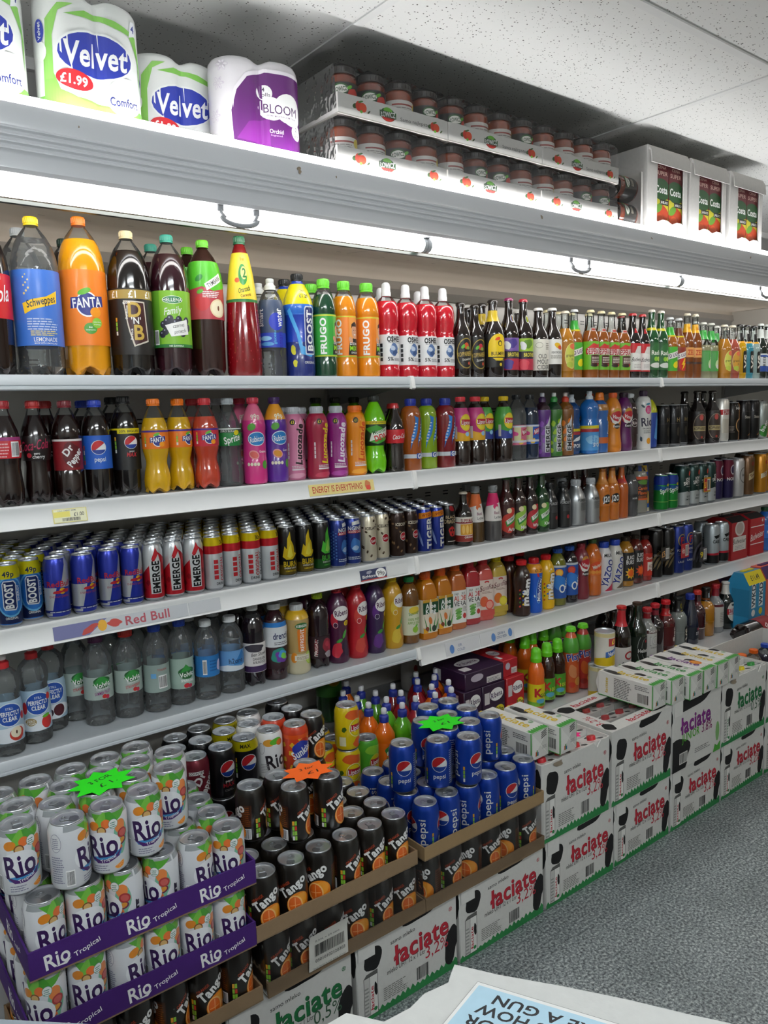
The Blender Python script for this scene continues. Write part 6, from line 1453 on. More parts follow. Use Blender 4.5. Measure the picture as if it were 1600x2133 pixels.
def carton_box(name, label, cat, x0, y0, z0, w, d, h, col, art, topart=(), sideart=(), group=None, rz=0, mat=PRINT):
    """a small printed carton; origin at its front left bottom corner"""
    o = thing(name, label, cat, (x0, y0, z0), rz, group)
    m = MB().box(0, 0, 0, w, d, h, col, mat, .0016)
    lay_art(m, art, plane_fn((0, 0, 0), (1, 0, 0), (0, 0, 1), (0, -1, 0)), mat, clipu=(1, w * 1000 - 1), clipv=(1, h * 1000 - 1))
    if topart:
        lay_art(m, topart, plane_fn((0, 0, h), (1, 0, 0), (0, 1, 0), (0, 0, 1)), mat, clipu=(1, w * 1000 - 1), clipv=(1, d * 1000 - 1))
    if sideart:
        lay_art(m, sideart, plane_fn((0, d, 0), (0, -1, 0), (0, 0, 1), (-1, 0, 0)), mat, clipu=(1, d * 1000 - 1), clipv=(1, h * 1000 - 1))
    m.obj('sleeve', o)
    return o
def rib_art(c, w, h):
    return [E(w * .62, h * .7, w * .30, h * .17, Wt), T('Ribena', w * .62, h * .7, h * .14, '#3a1a4a', 6, .04, w * .5), E(w * .75, h * .28, w * .2, h * .12, '#d8c81c'), T('50p', w * .75, h * .28, h * .12, '#333', 0, .04), R(w * .08, h * .5, w * .3, h * .8, '#cfcacb'), BLOB(w * .3, h * .18, w * .24, h * .12, '#5aa03a' if c == 'p' else '#c8302c', 4)]
PUR, REDC = '#2a1430', '#a81c26'
xr = lambda px: x_on(px, 1.66, .44)
for nm, pa, pb, c, lab in (('a', 967, 1004, 'p', 'purple juice carton pack with blackcurrant oval, leftmost of the lower cartons'), ('b', 1006, 1052, 'p', 'purple juice carton pack with white oval and yellow price flash'), ('c', 1056, 1092, 'r', 'red juice carton pack with white oval and yellow corner')):
    x0, x1 = xr(pa), xr(pb)
    w = x1 - x0
    o = carton_box('juice_carton', lab, 'carton', x0, 1.66, ZD + .0005, w, .075, .124, PUR if c == 'p' else REDC, rib_art(c, w * 1000, 125), (), [R(8, 40, 50, 110, '#cfcacb'), LINES(12, 46, 46, 104, '#777', 8)], 'juice carton packs on the bottom deck')
for pa, pb, c, lab, yy, z1 in ((972, 1052, 'p', 'dark purple carton pack lying on top of purple cartons', 1.665, .485), (1056, 1086, 'r', 'red carton pack lying on top of the red carton', 1.675, .485)):
    x0, x1 = xr(pa), xr(pb)
    w = x1 - x0
    carton_box('juice_carton', lab, 'carton', x0, yy, z1 + .0005, w, .15, .055, PUR if c == 'p' else REDC, [R(w * 550, 6, w * 930, 26, '#d8d4d2'), LINES(w * 570, 9, w * 900, 22, '#777', 3), E(w * 300, 34, w * 160, 12, '#b8b0bc')], [E(w * 500, 80, w * 300, 26, '#d8d4d6'), T('Ribena', w * 500, 80, 22, '#5a3a5a', 4, .03, w * 460), R(w * 100, 20, w * 300, 50, '#cfcacb')], [R(10, 8, 40, 45, '#bbb')], 'juice carton packs on the bottom deck')
for i, (px, c) in enumerate(((985, 'p'), (1018, 'p'), (1046, 'r'))):
    x0 = x_on(px, 1.92, .5)
    carton_box('juice_carton', ('purple carton pack standing behind the lower cartons, left one', 'purple carton pack with yellow flash behind the lower cartons', 'red carton pack standing behind the lower cartons')[i], 'carton', x0, 1.92, ZD + .0005, .06, .09, .2, PUR if c == 'p' else REDC, [R(15, 130, 55, 175, '#cfcacb'), E(50, 80, 22, 20, '#c8302c') if c == 'r' else E(50, 150, 14, 10, '#c8b81c')], (), (), 'juice carton packs on the bottom deck')

def multipack(name, label, x0, y0, z0, w, d, h, col, art, topcol, sideart=(), lid=.04, group=None):
    """a printed bottle carrier: straight sides, top folded in like a roof"""
    o = thing(name, label, 'multipack', (x0, y0, z0), 0, group)
    pr = [(0, 0), (d, 0), (d, h - lid), (d * .72, h), (d * .28, h), (0, h - lid)]
    m = MB().prism(pr, 0, w, col, PRINT)
    lay_art(m, art, plane_fn((0, 0, 0), (1, 0, 0), (0, 0, 1), (0, -1, 0)), PRINT, clipu=(1, w * 1000 - 1), clipv=(0, (h - lid) * 1000))
    s = math.hypot(d * .28, lid)
    lay_art(m, [R(0, 0, w * 1000, s * 1000, topcol), T('£11.49', w * 500, s * 500, s * 400, '#2a2a2a', 0, .04, w * 500)] if topcol else [], plane_fn((0, 0, h - lid), (1, 0, 0), (0, d * .28 / s, lid / s), (0, -lid / s, d * .28 / s)), PRINT)
    if sideart:
        lay_art(m, sideart, plane_fn((0, d, 0), (0, -1, 0), (0, 0, 1), (-1, 0, 0)), PRINT)
    m.obj('carton', o, 20)
    hnd = MB().box(w * .2, d * .40, h, w * .8, d * .60, h + .004, topcol or col, PRINT)
    hnd.obj('top_fold', o)
    return o
xb = x_on(1556, 1.62, .48)
whd = lambda c2, w: [R(w * .16, 96, w * .40, 206, Wt), T('WKD', w * .28, 150, w * .2, '#2a3a4a', 90, .06, 100), R(w * .60, 96, w * .84, 206, Wt), T('WKD', w * .72, 150, w * .2, '#2a3a4a', 90, .06, 100), E(w * .28, 74, w * .11, 15, Wt), E(w * .72, 74, w * .11, 15, c2), LINES(w * .15, 30, w * .5, 46, Wt, 3), BLOB(w * .75, 34, w * .1, 18, '#24506a', 4)]
multipack('drink_multipack', 'turquoise bottle carrier with yellow roof fold and sideways letters', xb, 1.612, ZD + .0005, .145, .098, .25, '#2a8ab8', whd('#e0c81c', 145), '#d8c41c', [R(20, 60, 100, 180, '#2478a0')], .05, 'bottle carriers on the bottom deck')
multipack('drink_multipack', 'coral pink bottle carrier beside the turquoise carrier', xb + .15, 1.612, ZD + .0005, .15, .098, .255, '#d8604a', whd('#3a1c4a', 150), '#3a1c54', (), .05, 'bottle carriers on the bottom deck')
multipack('drink_multipack', 'orange bottle carrier behind the turquoise carrier', xb + .05, 1.77, ZD + .0005, .2, .13, .23, '#c8583a', [], '#3a1c54', (), .05, 'bottle carriers on the bottom deck')
xb = x_on(1523, 1.745, .74)
bud = lambda w: [E(w * .5, 140, w * .3, 34, '#d8d2cc'), E(w * .5, 140, w * .22, 26, '#b8a8a0'), R(w * .1, 40, w * .9, 104, '#e0dcd6'), T('Budweiser', w * .5, 84, 22, '#1c1a1a', 0, .0, w * .8, .3), LINES(w * .2, 46, w * .8, 66, '#aaa', 3)]
multipack('beer_multipack', 'red four pack of beer cans with white script panel', xb, 1.742, ZS[3] + .0005, .14, .13, .19, '#a8242a', bud(140), '#2a2422', [R(10, 20, 110, 140, '#b82a30')], .02, 'red beer packs on the fourth shelf')
multipack('beer_multipack', 'bright red beer pack at the end of fourth shelf', xb + .165, 1.742, ZS[3] + .0005, .13, .13, .19, '#b8242c', [T('Budweiser', 66, 90, 30, Wt, 8, .02, 120, .3), R(4, 130, 126, 134, Wt), R(4, 50, 126, 54, Wt), T('4', 110, 156, 18, Wt, 0, .05)], '#2a2422', (), .02, 'red beer packs on the fourth shelf')
# pouch beside the lemon soda cans
xq = x_on(1353, 1.76, 1.0)
t = thing('juice_pouch', 'blue foil juice pouch with orange picture between bottle and cans', 'pouch', (xq + .014, 1.80, ZS[2] + .0005), 0)
def pouch(u, v):
    b = .022 * math.sin(PI * min(v * 1.15, 1)) ** .6 * math.sin(PI * min(max(abs((u % 1) * 2 - 1) if False else 1, 0), 1)) if False else .02 * (1 - v) ** .5
    a = 2 * PI * u
    return (.036 * (1 - .1 * v) * math.sin(a), -(b + .001) * math.cos(a), .19 * v)
m = MB().grid(pouch, 24, 12, '#2a4fb0', SLEEVE)
lay_art(m, [R(-30, 120, 30, 150, '#1c3a8c'), T('SUN', 6, 132, 14, Wt, 6, .05, 40), R(-20, 160, 26, 186, '#e0b81c'), T('£0.50', 6, 172, 11, '#2a2a2a', -10, .04), E(8, 60, 22, 26, '#e8a03a'), E(8, 60, 17, 20, '#f0c06a'), E(-14, 36, 16, 16, '#e0902a'), R(-34, 2, 34, 18, '#d8d0b8')], lambda u, v, off: (.036 * (1 - .1 * v / 190) * math.sin(u / 36), -(.02 * max(0, 1 - v / 190) ** .5 + .0012) * math.cos(u / 36) - off, v / 1000), SLEEVE, 5, [i * 15.8 for i in range(12)])
m.obj('foil_body', t)

# ------------------------------------------------------------------ can trays stacked in front of the cabinet
def tray(name, label, x0, y0, z0, w, d, lip, out, inn, art=(), sart=(), group=None):
    t = thing(name, label, 'tray', (x0, y0, z0), 0, group)
    th = .0035
    m = MB()
    m.box(0, 0, 0, w, d, .003, inn, CARD)
    m.obj('tray_base', t)
    for nm, b in (('front_wall', (0, 0, w, th)), ('rear_wall', (0, d - th, w, d)), ('side_wall', (0, th, th, d - th)), ('side_wall', (w - th, th, w, d - th))):
        m = MB()
        if nm in ('front_wall', 'rear_wall'):
            g = random.Random(int(x0 * 100))
            pr = [(b[0], .003)] + [(b[0] + (b[2] - b[0]) * i / 10, lip + g.uniform(-.0012, .0012)) for i in range(11)] + [(b[2], .003)]
            m.prism([(p[0], p[1]) for p in pr][::-1], b[1], b[3], out, CARD, 'y')
        else:
            m.box(b[0], b[1], .003, b[2], b[3], lip, out, CARD)
        if nm == 'front_wall' and art:
            lay_art(m, art, plane_fn((0, 0, 0), (1, 0, 0), (0, 0, 1), (0, -1, 0)), CARD)
        if nm == 'side_wall' and sart and b[0] == 0:
            lay_art(m, sart, plane_fn((0, d, 0), (0, -1, 0), (0, 0, 1), (-1, 0, 0)), CARD)
        m.obj(nm, t)
    return t

def film(t, w, d, z0, z1, nx, pitch, mat=FILM, dip=.012, name='shrink_film'):
    """clear film drawn tight round the goods: front, top and back in one sheet, dipping between the tops"""
    path = [(-.0006, z0), (-.0008, z0 + (z1 - z0) * .3), (-.0008, z0 + (z1 - z0) * .6), (-.0006, z1 - .02), (.003, z1 - .006), (.010, z1), (d * .25, z1 + .0005), (d * .5, z1 + .0005), (d * .75, z1 + .0005), (d - .010, z1), (d - .003, z1 - .006), (d + .0006, z1 - .02), (d + .0006, z0)]
    def fn(u, v):
        k = min(int(v * 12), 11)
        q = v * 12 - k
        y = path[k][0] + (path[k + 1][0] - path[k][0]) * q
        z = path[k][1] + (path[k + 1][1] - path[k][1]) * q
        gap = 1 - abs(math.sin(PI * u * nx))
        f = max(0, (z - z0) / (z1 - z0))
        gap = gap ** 5
        z -= dip * gap * f
        if y < d / 2:
            y += .002 * gap * f
        return (u * w, y, z)
    m = MB().grid(fn, nx * 8, 24, '#fff', mat)
    for x in (-.0008, w + .0008):
        m.add([(x, .004, z0), (x, d - .004, z0), (x, d - .012, z1 - .006), (x, .012, z1 - .006)], [(0, 1, 2, 3)], '#fff', mat)
    m.obj(name, t)

RIOART_U = [-24, 12, 40, -60, 4, 70, -8, 30]
def rio_art():
    o = []
    for c in (0, 104):
        o += [R(c - 50, 106, c + 50, 120, '#a8adb0'), P([(c - 26, 112), (c - 2, 92), (c + 20, 96), (c + 48, 112)], '#5aa83a'), leaf(c - 6, 100, 18, 7, 60, '#7ac04a'), leaf(c + 14, 102, 18, 7, 120, '#4a9a34'), E(c - 18, 92, 10, 8, '#e08a2a', 20), E(c + 4, 96, 8, 8, '#e8783a'), E(c - 4, 84, 8, 8, '#7a4a2a'), E(c - 4, 84, 6, 6, '#d8b070'),
              BLOB(c + 28, 66, 14, 30, '#7ab89a', 3), E(c + 28, 86, 10, 12, '#e88a4a'), E(c + 32, 72, 10, 9, '#a83a3a', -20), E(c + 32, 72, 7, 6, '#c8605a', -20), E(c + 30, 58, 9, 6, '#6a2a4a', 20), E(c + 29, 59, 7, 4.5, '#d8943a', 20), E(c + 22, 46, 8, 8, '#e0763a'),
              E(c + 16, 94, 8, 9, '#4a8a7a'), E(c + 16, 94, 7.3, 8.2, '#eef0ee'), LINES(c + 11, 88, c + 21, 99, '#4a8a7a', 3), E(c - 4, 56, 31, 26, '#eef0f2'), P([(c - 26, 36), (c + 30, 46), (c + 24, 34), (c - 6, 26), (c - 22, 30)], '#3f8ac0'), P([(c - 30, 40), (c - 10, 32), (c + 14, 34), (c + 28, 48), (c + 22, 34), (c + 4, 26), (c - 14, 26)], '#4a2468'),
              T('Rio', c - 4, 57, 36, '#33194e', 6, .05, 50), P([(c - 12, 36), (c + 14, 38), (c + 20, 46), (c - 2, 40), (c - 14, 42)], '#33194e'), T('Tropical', c + 4, 33, 6, Wt, 18, .02, 26), LINES(c - 22, 12, c + 6, 24, '#8a8aa0', 3), *orange_slice(c + 22, 20, 9, 200)]
    o += [R(50, 14, 53, 62, '#2a2436'), *[R(50, 15 + i * 12, 57, 24 + i * 12, ('#2a2436', '#e8e8e8')[0]) for i in range(4)], E(-64, 88, 10, 16, '#8a8aa0'), E(-64, 88, 9.3, 15.2, '#e3e4e6'), LINES(-71, 78, -57, 98, '#8a8aa0', 6), LINES(-74, 18, -52, 66, '#8a8aa0', 12, 4), *BAR(-50, 12, -36, 40)]
    return o
C('rio', 'fruit_drink_can', 'white fruit pictured can', '#dcdee2', rio_art(), mat=SLEEVE)
C('pepsi', 'cola_can', 'metallic blue cola can', '#123a9c', [*globe(0, 66, 18), T('pepsi', 0, 36, 11, Wt, 0, .02, 30), LINES(26, 14, 54, 100, '#c0cbe8', 16, 3), *BAR(34, 10, 50, 34, '#1c2a6a', '#c0cbe8'), T('pepsi', 72, 56, 17, Wt, 90, .02, 62), E(74, 66, 5, 5, '#c8303a'), *nutri(-34, 14, 40), *globe(-104 + 14, 66, 17), T('pepsi', -60, 56, 17, Wt, 90, .02, 62)])

PITCH_ = .0672
def fill(k, x0, y0, z, nx, ny, trayname, yaws, skip=(), only=None):
    for j in range(ny):
        for i in range(nx):
            if (i, j) in skip or (only and (i, j) not in only):
                continue
            place(k, x0 + .0375 + i * PITCH_, y0 + .0375 + j * PITCH_, z, yaws[(i * 3 + j * 5 + i * j) % len(yaws)] + rnd.uniform(-10, 10), f'{ordn(j)} row, {trayname}')
BROWN, KRAFT = '#8a7358', '#7d6850'
PURP = '#3f1f66'
YT = 1.262
TW, TD = .411, .277
rart = [q for u in (24, 160, 296) for q in (T('Rio', u + 20, 25, 26, Wt, 6, .04, 40), P([(u + 14, 10), (u + 34, 8), (u + 42, 16), (u + 30, 12)], Wt), T('Tropical', u + 68, 22, 9, Wt, 14, .02, 44))]
sart = [T('Rio', 150, 25, 26, Wt, 6, .04, 40), T('Tropical', 200, 22, 9, Wt, 14, .02, 44)]
XR = .236
# left column: tango pack on a milk box, then two purple trays
tray('drink_tray', 'brown cardboard tray under the purple trays, wrapped in film', XR + .002, YT + .004, .2015, TW, TD, .032, BROWN, KRAFT)
fill('tango', XR + .002, YT + .004, .2047, 6, 4, 'tray below purple trays', [10, 60, 2, -40, 24, 8])
tray('drink_tray', 'lower of the two purple cardboard trays', XR - .008, YT, .3258, TW, TD, .05, PURP, KRAFT, rart, sart)
fill('rio', XR - .008, YT, .3290, 6, 4, 'lower purple tray', [30, -4, 8, 12, 4, 8, -50])
tray('drink_tray', 'upper purple cardboard tray holding loose fruit cans', XR, YT + .004, .4500, TW, TD, .05, PURP, KRAFT, rart, sart)
fill('rio', XR, YT + .004, .4532, 6, 4, 'upper purple tray', [-20, 30, 60, 2, 40, -30, 70])
loose = []
for px, py, a in ((135, 1692, -60), (216, 1667, 30), (292, 1635, 4), (34, 1707, 4), (346, 1594, 26), (111, 1665, -30), (44, 1668, 50), (199, 1644, 60), (277, 1611, 20), (349, 1562, 40), (15, 1650, 40), (130, 1636, 80), (206, 1606, 100), (280, 1582, 30), (74, 1627, 60), (150, 1601, 10), (219, 1577, 120), (280, 1555, 50)):
    x, y = at_z(px, py, .691)
    loose.append([x, y, a])
relax(loose, .0665)
for x, y, a in loose:
    place('rio', x, y, .4532 + .1183, a, 'loose on upper purple tray')
# middle column
XT = .6405
t = tray('drink_tray', 'brown film wrapped tray carrying a barcode sticker', XT + .018, YT, .2015, TW, TD, .032, BROWN, KRAFT)
film(t, TW, TD, .004, .1222, 6, PITCH_, FILM, .0015)
fill('tango', XT + .018, YT, .2047, 6, 4, 'barcode stickered tray', [-4, 20, -34, 30, 80, 10])
tray('drink_tray', 'brown tray of black orange cans under the orange star', XT, YT + .002, .3280, TW, TD, .033, BROWN, KRAFT)
fill('tango', XT, YT + .002, .3312, 6, 4, 'tray under the orange star', [30, 8, -8, 30, -46, 14, 60])
loose = []
for px, py, a in ((520, 1632, -60), (578, 1612, 10), (611, 1634, -30), (682, 1610, -10), (636, 1588, 30)):
    x, y = at_z(px, py, .5688)
    loose.append([x, y, a])
relax(loose, .0665)
for x, y, a in loose:
    place('tango', x, y, .3312 + .1183, a, 'loose under the orange star')
# right column
XP = 1.072
t = tray('drink_tray', 'brown film wrapped tray beneath the blue cola cans', XP, YT, .2015, TW, TD, .032, BROWN, KRAFT)
film(t, TW, TD, .004, .1219, 6, PITCH_, FILM, .0005)
fill('tango', XP, YT, .2047, 6, 4, 'tray beneath the blue cans', [80, 70, 20, 14, -30, 8])
tray('drink_tray', 'brown cardboard tray of blue cola cans', XP, YT + .002, .3246, TW, TD, .033, '#937a58', KRAFT)
fill('pepsi', XP, YT + .002, .3278, 6, 4, 'tray of blue cans', [-44, -66, -70, -90, 34, 14, -40])
loose = []
for px, py, a in ((837, 1545, 30), (912, 1537, 36), (975, 1531, 2), (980, 1500, -100), (1017, 1488, -50), (971, 1473, 90), (934, 1458, 120), (892, 1470, 80), (932, 1485, -60), (882, 1499, 20), (932, 1513, 100)):
    x, y = at_z(px, py, .5648)
    loose.append([x, y, a])
relax(loose, .0665)
for x, y, a in loose:
    place('pepsi', x, y, .3278 + .1183, a, 'loose on top of the blue can tray')

def star(name, label, px, py, z, rx, ry, rz, col, words, n=9):
    x, y = at_z(px, py, z)
    t = thing(name, label, 'price card', (x, y, z), math.radians(rz), 'neon star price cards')
    pts = []
    for i in range(2 * n):
        a = 2 * PI * i / (2 * n)
        k = 1 if i % 2 == 0 else .68
        pts.append((rx * k * math.cos(a), ry * k * math.sin(a)))
    m = MB().prism(pts, 0, .0007, col, NEON, 'z')
    m.flat = set(range(len(m.f)))
    lay_art(m, words, plane_fn((0, 0, .0007), (1, 0, 0), (0, 1, 0), (0, 0, 1)), NEON)
    m.obj('star_card', t)
star('star_price_card', 'neon green star card lying on white fruit cans', 213, 1629, .692, .062, .05, 12, '#22e010', [T('3 FOR', 2, 12, 12, '#142a10', 4, .01, 44), T('£ 1.', 4, -12, 13, '#142a10', 4, .01, 34)])
star('star_price_card', 'neon orange star card lying on black orange cans', 642, 1606, .570, .062, .046, -6, '#ff6a14', [T('3 for', 2, 13, 10, '#2a1208', 4, .01, 36, .2), T('£1', 6, -10, 12, '#2a1208', 0, .01, 26, .2)], 8)
star('star_price_card', 'neon green star card lying on blue cola cans', 918, 1505, .566, .066, .05, -8, '#22e010', [T('3 for', 4, 14, 10, '#142a10', 6, .01, 36, .2), T('£1', 6, -10, 12, '#142a10', 0, .01, 26, .2)], 8)
# barcode sticker on the wrapped tray
xs0 = x_on(641, YT - .002, .25)
t = thing('barcode_sticker', 'creased white barcode sticker on the film wrapped tray', 'sticker', (xs0, YT - .0035, .214), 0)
m = MB().grid(lambda u, v: (.098 * u, -.004 * math.sin(v * 2) * (1 - u) - .0012 - (.006 * max(0, v - .8) * 5 if v > .8 else 0), .084 * v + .012 * u * 0), 8, 8, '#d6d4cc', PRINT)
lay_art(m, [*BAR(8, 30, 92, 60, '#222', None, 34), T('05010102120303', 50, 23, 6.5, '#222', 0, .01, 74), T('0.33L x 24 cans', 44, 66, 4, '#444', 0, 0, 60), T('best before see base of can', 48, 8, 3.4, '#555', 0, 0, 80)], plane_fn((0, -.0062, 0), (1, 0, 0), (0, 0, 1), (0, -1, 0)), PRINT)
m.obj('paper_label', t)

# ------------------------------------------------------------------ milk boxes and cartons
WB = '#d3d2ce'
def milk_art(w, h, c, pct, top_patch=True, junior=False, dark='#1b1b1c'):
    a = []
    g = random.Random(int(w))
    grass = [(0, 0)]
    for i in range(41):
        grass.append((w * i / 40, h * (.05 + .05 * (i / 40)) + (h * .055 if i % 2 else 0) * g.uniform(.4, 1.1)))
    grass.append((w, 0))
    if not junior:
        a.append(('q', grass, '#2c7a44'))
        a += [BLOB(w * .15, h * .73, w * .085, h * .15, dark, 12, 24, .22), BLOB(w * .935, h * .34, w * .07, h * .24, dark, 5, 24, .25, -12)]
        if top_patch:
            a.append(BLOB(w * .62, h * .98, w * .19, h * .09, dark, 9, 24, .2, 4))
        u0, v0, cw, ch = w * .06, h * .05, w * .13, h * .48
        a += [R(u0, v0, u0 + cw, v0 + ch, '#2a2a2a'), R(u0 + 1.2, v0 + 1.2, u0 + cw * .42, v0 + ch - 1.2, '#c4c3bf'), R(u0 + cw * .44, v0 + 1.2, u0 + cw - 1.2, v0 + ch - 1.2, '#e4e3df'), T('łaciate', u0 + cw * .58, v0 + ch * .42, cw * .24, c, 90, .04, ch * .62), BLOB(u0 + cw * .85, v0 + ch * .62, cw * .12, ch * .16, dark, 4), LINES(u0 + 2, v0 + 4, u0 + cw * .38, v0 + ch * .8, '#8a8a88', 8), P([(u0, v0 + ch), (u0 + cw * .2, v0 + ch + 8), (u0 + cw, v0 + ch + 10), (u0 + cw, v0 + ch)], '#5a5a58'), leaf(u0 + cw * .8, v0 + 12, 5, 5, 0, '#2c7a44')]
        a += [T('łaciate', w * .625 + 1.3, h * .62 - 1.3, h * .235, '#2a2222', 2, .055, w * .56), T('łaciate', w * .625, h * .62, h * .235, c, 2, .05, w * .56), T('samo mleko', w * .44, h * .80, h * .05, '#3a3a38', 2, .01, w * .24), T('®', w * .93, h * .80, h * .05, c), T('mleko UHT 12 x 1 Litr', w * .47, h * .455, h * .058, '#3a3a38', 0, .01, w * .38), T(pct, w * .78, h * .42, h * .15, c if c != '#1f6a3c' else '#3a5a44', 0, .0, w * .24)]
        a += [*BAR(w * .56, h * .12, w * .70, h * .31, '#333', None, 14), LINES(w * .24, h * .13, w * .48, h * .30, '#7a7a76', 7, 3)]
    else:
        a += [BLOB(w * .42, h * .93, w * .34, h * .10, dark, 9, 26, .2, 4), BLOB(w * .10, h * .22, w * .26, h * .24, dark, 5, 26, .2), *BAR(w * .14, h * .08, w * .30, h * .24, '#222', '#d8d7d3', 12), T('łaciate', w * .46 + 1.3, h * .64 - 1.3, h * .23, '#2a2222', 2, .055, w * .62), T('łaciate', w * .46, h * .64, h * .23, '#7a2a7c', 2, .05, w * .62), T('JUNIOR', w * .36, h * .45, h * .11, '#4a9a2c', 2, .05, w * .36), T('3.8%', w * .70, h * .46, h * .13, '#7a2a5c', 0, .02, w * .22), LINES(w * .45, h * .14, w * .78, h * .22, '#777', 3), leaf(w * .93, h * .30, 12, 34, 0, '#7aa86a'), ('q', [(w * .84, 0), (w, 0), (w, h * .14), (w * .93, h * .08), (w * .88, h * .12)], '#4a9a3a')]
    return a

def milk_box(label, x0, x1, z0, h, c, pct, mode='closed', y0=1.281, d=.222, junior=False, rz=0., group='stacked milk boxes'):
    t = thing('milk_box', label, 'box', (x0, y0, z0), math.radians(rz), group)
    w = x1 - x0
    art = milk_art(w * 1000, h * 1000, c, pct, mode != 'open', junior)
    side = [BLOB(d * 600, h * 360, 22, 40, '#1b1b1c', 3, 24, .25), BLOB(d * 940, h * 760, 14, 34, '#1b1b1c', 6)]
    ff = plane_fn((0, 0, 0), (1, 0, 0), (0, 0, 1), (0, -1, 0))
    fs = plane_fn((0, d, 0), (0, -1, 0), (0, 0, 1), (-1, 0, 0))
    cl = dict(clipu=(.5, w * 1000 - .5), clipv=(.5, h * 1000 - .5))
    if mode == 'closed':
        m = MB().box(0, 0, 0, w, d, h, WB, CARD, .0025)
        lay_art(m, art, ff, CARD, **cl)
        lay_art(m, side, fs, CARD, clipu=(1, d * 1000 - 1), clipv=(1, h * 1000 - 1))
        m.obj('carton_body', t)
        f = MB().prism([(-.0012, h - .045), (-.0024, h - .045), (-.0024, h - .001), (-.0005, h + .0006), (.03, h + .0006), (.03, h + .0001), (0, h)], .004, .05, '#dcdbd7', CARD)
        f.obj('top_flap', t)
    else:
        th = .004
        m = MB().prism([(0, 0), (w, 0), (w, h - .001)] + [(w * (1 - i / 16), h + (-.004 if mode == 'open' else 0) * abs(math.sin(i * 1.7)) - (.016 if mode == 'open' and i == 3 else 0)) for i in range(1, 16)] + [(0, h)], 0, th, WB, CARD, 'y')
        lay_art(m, art, ff, CARD, **cl)
        if mode == 'open':
            lay_art(m, [BLOB(w * 220, h * 960, 20, 10, '#8d8170', 4, 18, .4)], ff, CARD, base=.003, clipv=(0, h * 1000 - 5))
        m.obj('front_wall', t)
        m = MB().box(0, th, 0, th, d - th, h, WB, CARD)
        lay_art(m, side, fs, CARD, clipu=(1, d * 1000 - 1), clipv=(1, h * 1000 - 1))
        m.obj('side_wall', t)
        MB().box(w - th, th, 0, w, d - th, h, WB, CARD).obj('side_wall', t)
        MB().box(0, d - th, 0, w, d, h, WB, CARD).obj('rear_wall', t)
        MB().box(th, th, 0, w - th, d - th, th, '#9a8a70', CARD).obj('box_base', t)
        if mode == 'window':
            a, b = .055, .045
            m = MB()
            for q in ((0, 0, w, b), (0, d - b, w, d), (0, b, a, d - b), (w - a, b, w, d - b)):
                m.box(q[0], q[1], h, q[2], q[3], h + .002, WB, CARD)
            fn = plane_fn((0, 0, h + .002), (1, 0, 0), (0, 1, 0), (0, 0, 1))
            lay_art(m, [T('łaciate', w * 500 + 10, 24, 22, c, 3, .04, 110), T('łaciate', w * 500 - 20, d * 1000 - 22, 22, c, 3, .04, 120), T('3,2%', 26, d * 380, 26, c, 80, .0, 70), BLOB(w * 860, 24, 46, 14, '#1b1b1c', 4, 22, .25, 6), BLOB(26, 30, 22, 20, '#1b1b1c', 6), BLOB(34, d * 860, 30, 22, '#1b1b1c', 7)], fn, CARD, clipu=(1, w * 1000 - 1), clipv=(1, d * 1000 - 1))
            m.obj('top_frame', t)
            MB().add([(a, b, h + .001), (w - a, b, h + .001), (w - a, d - b, h + .001), (a, d - b, h + .001)], [(0, 1, 2, 3)], '#fff', FILM).obj('top_window', t)
    return t

def milk_carton_up(x, y, z, capc, label, group, patch=0):
    t = thing('milk_carton', label, 'carton', (x, y, z), 0, group)
    m = MB().box(-.034, -.034, 0, .034, .034, .150, '#e6e5e1', PRINT, .002)
    m.prism([(-.034, .150), (.034, .150), (.034, .158), (-.034, .176)], -.034, .034, '#e6e5e1', PRINT)
    fn = plane_fn((0, -.034, .176), (1, 0, 0), (0, .967, -.2545), (0, .2545, .967))
    lay_art(m, [BLOB(-10 + patch * 9, 50, 18, 10, '#1b1b1c', patch + 2), BLOB(22, 14, 9, 9, '#1b1b1c', patch + 5), LINES(-28, 4, -8, 14, '#888', 3)], fn, PRINT, clipu=(-33, 33), clipv=(1, 69))
    m.obj('carton_body', t)
    c = MB().lathe([(.0145, 0), (.0145, .002), (.0125, .0025), (.0125, .012), (.0115, .0135)], capc, PLASTIC, 20)
    o = c.obj('screw_cap', t)
    o.location = (0, -.008, .1665)
    o.rotation_euler = (-.257, 0, 0)
    return t

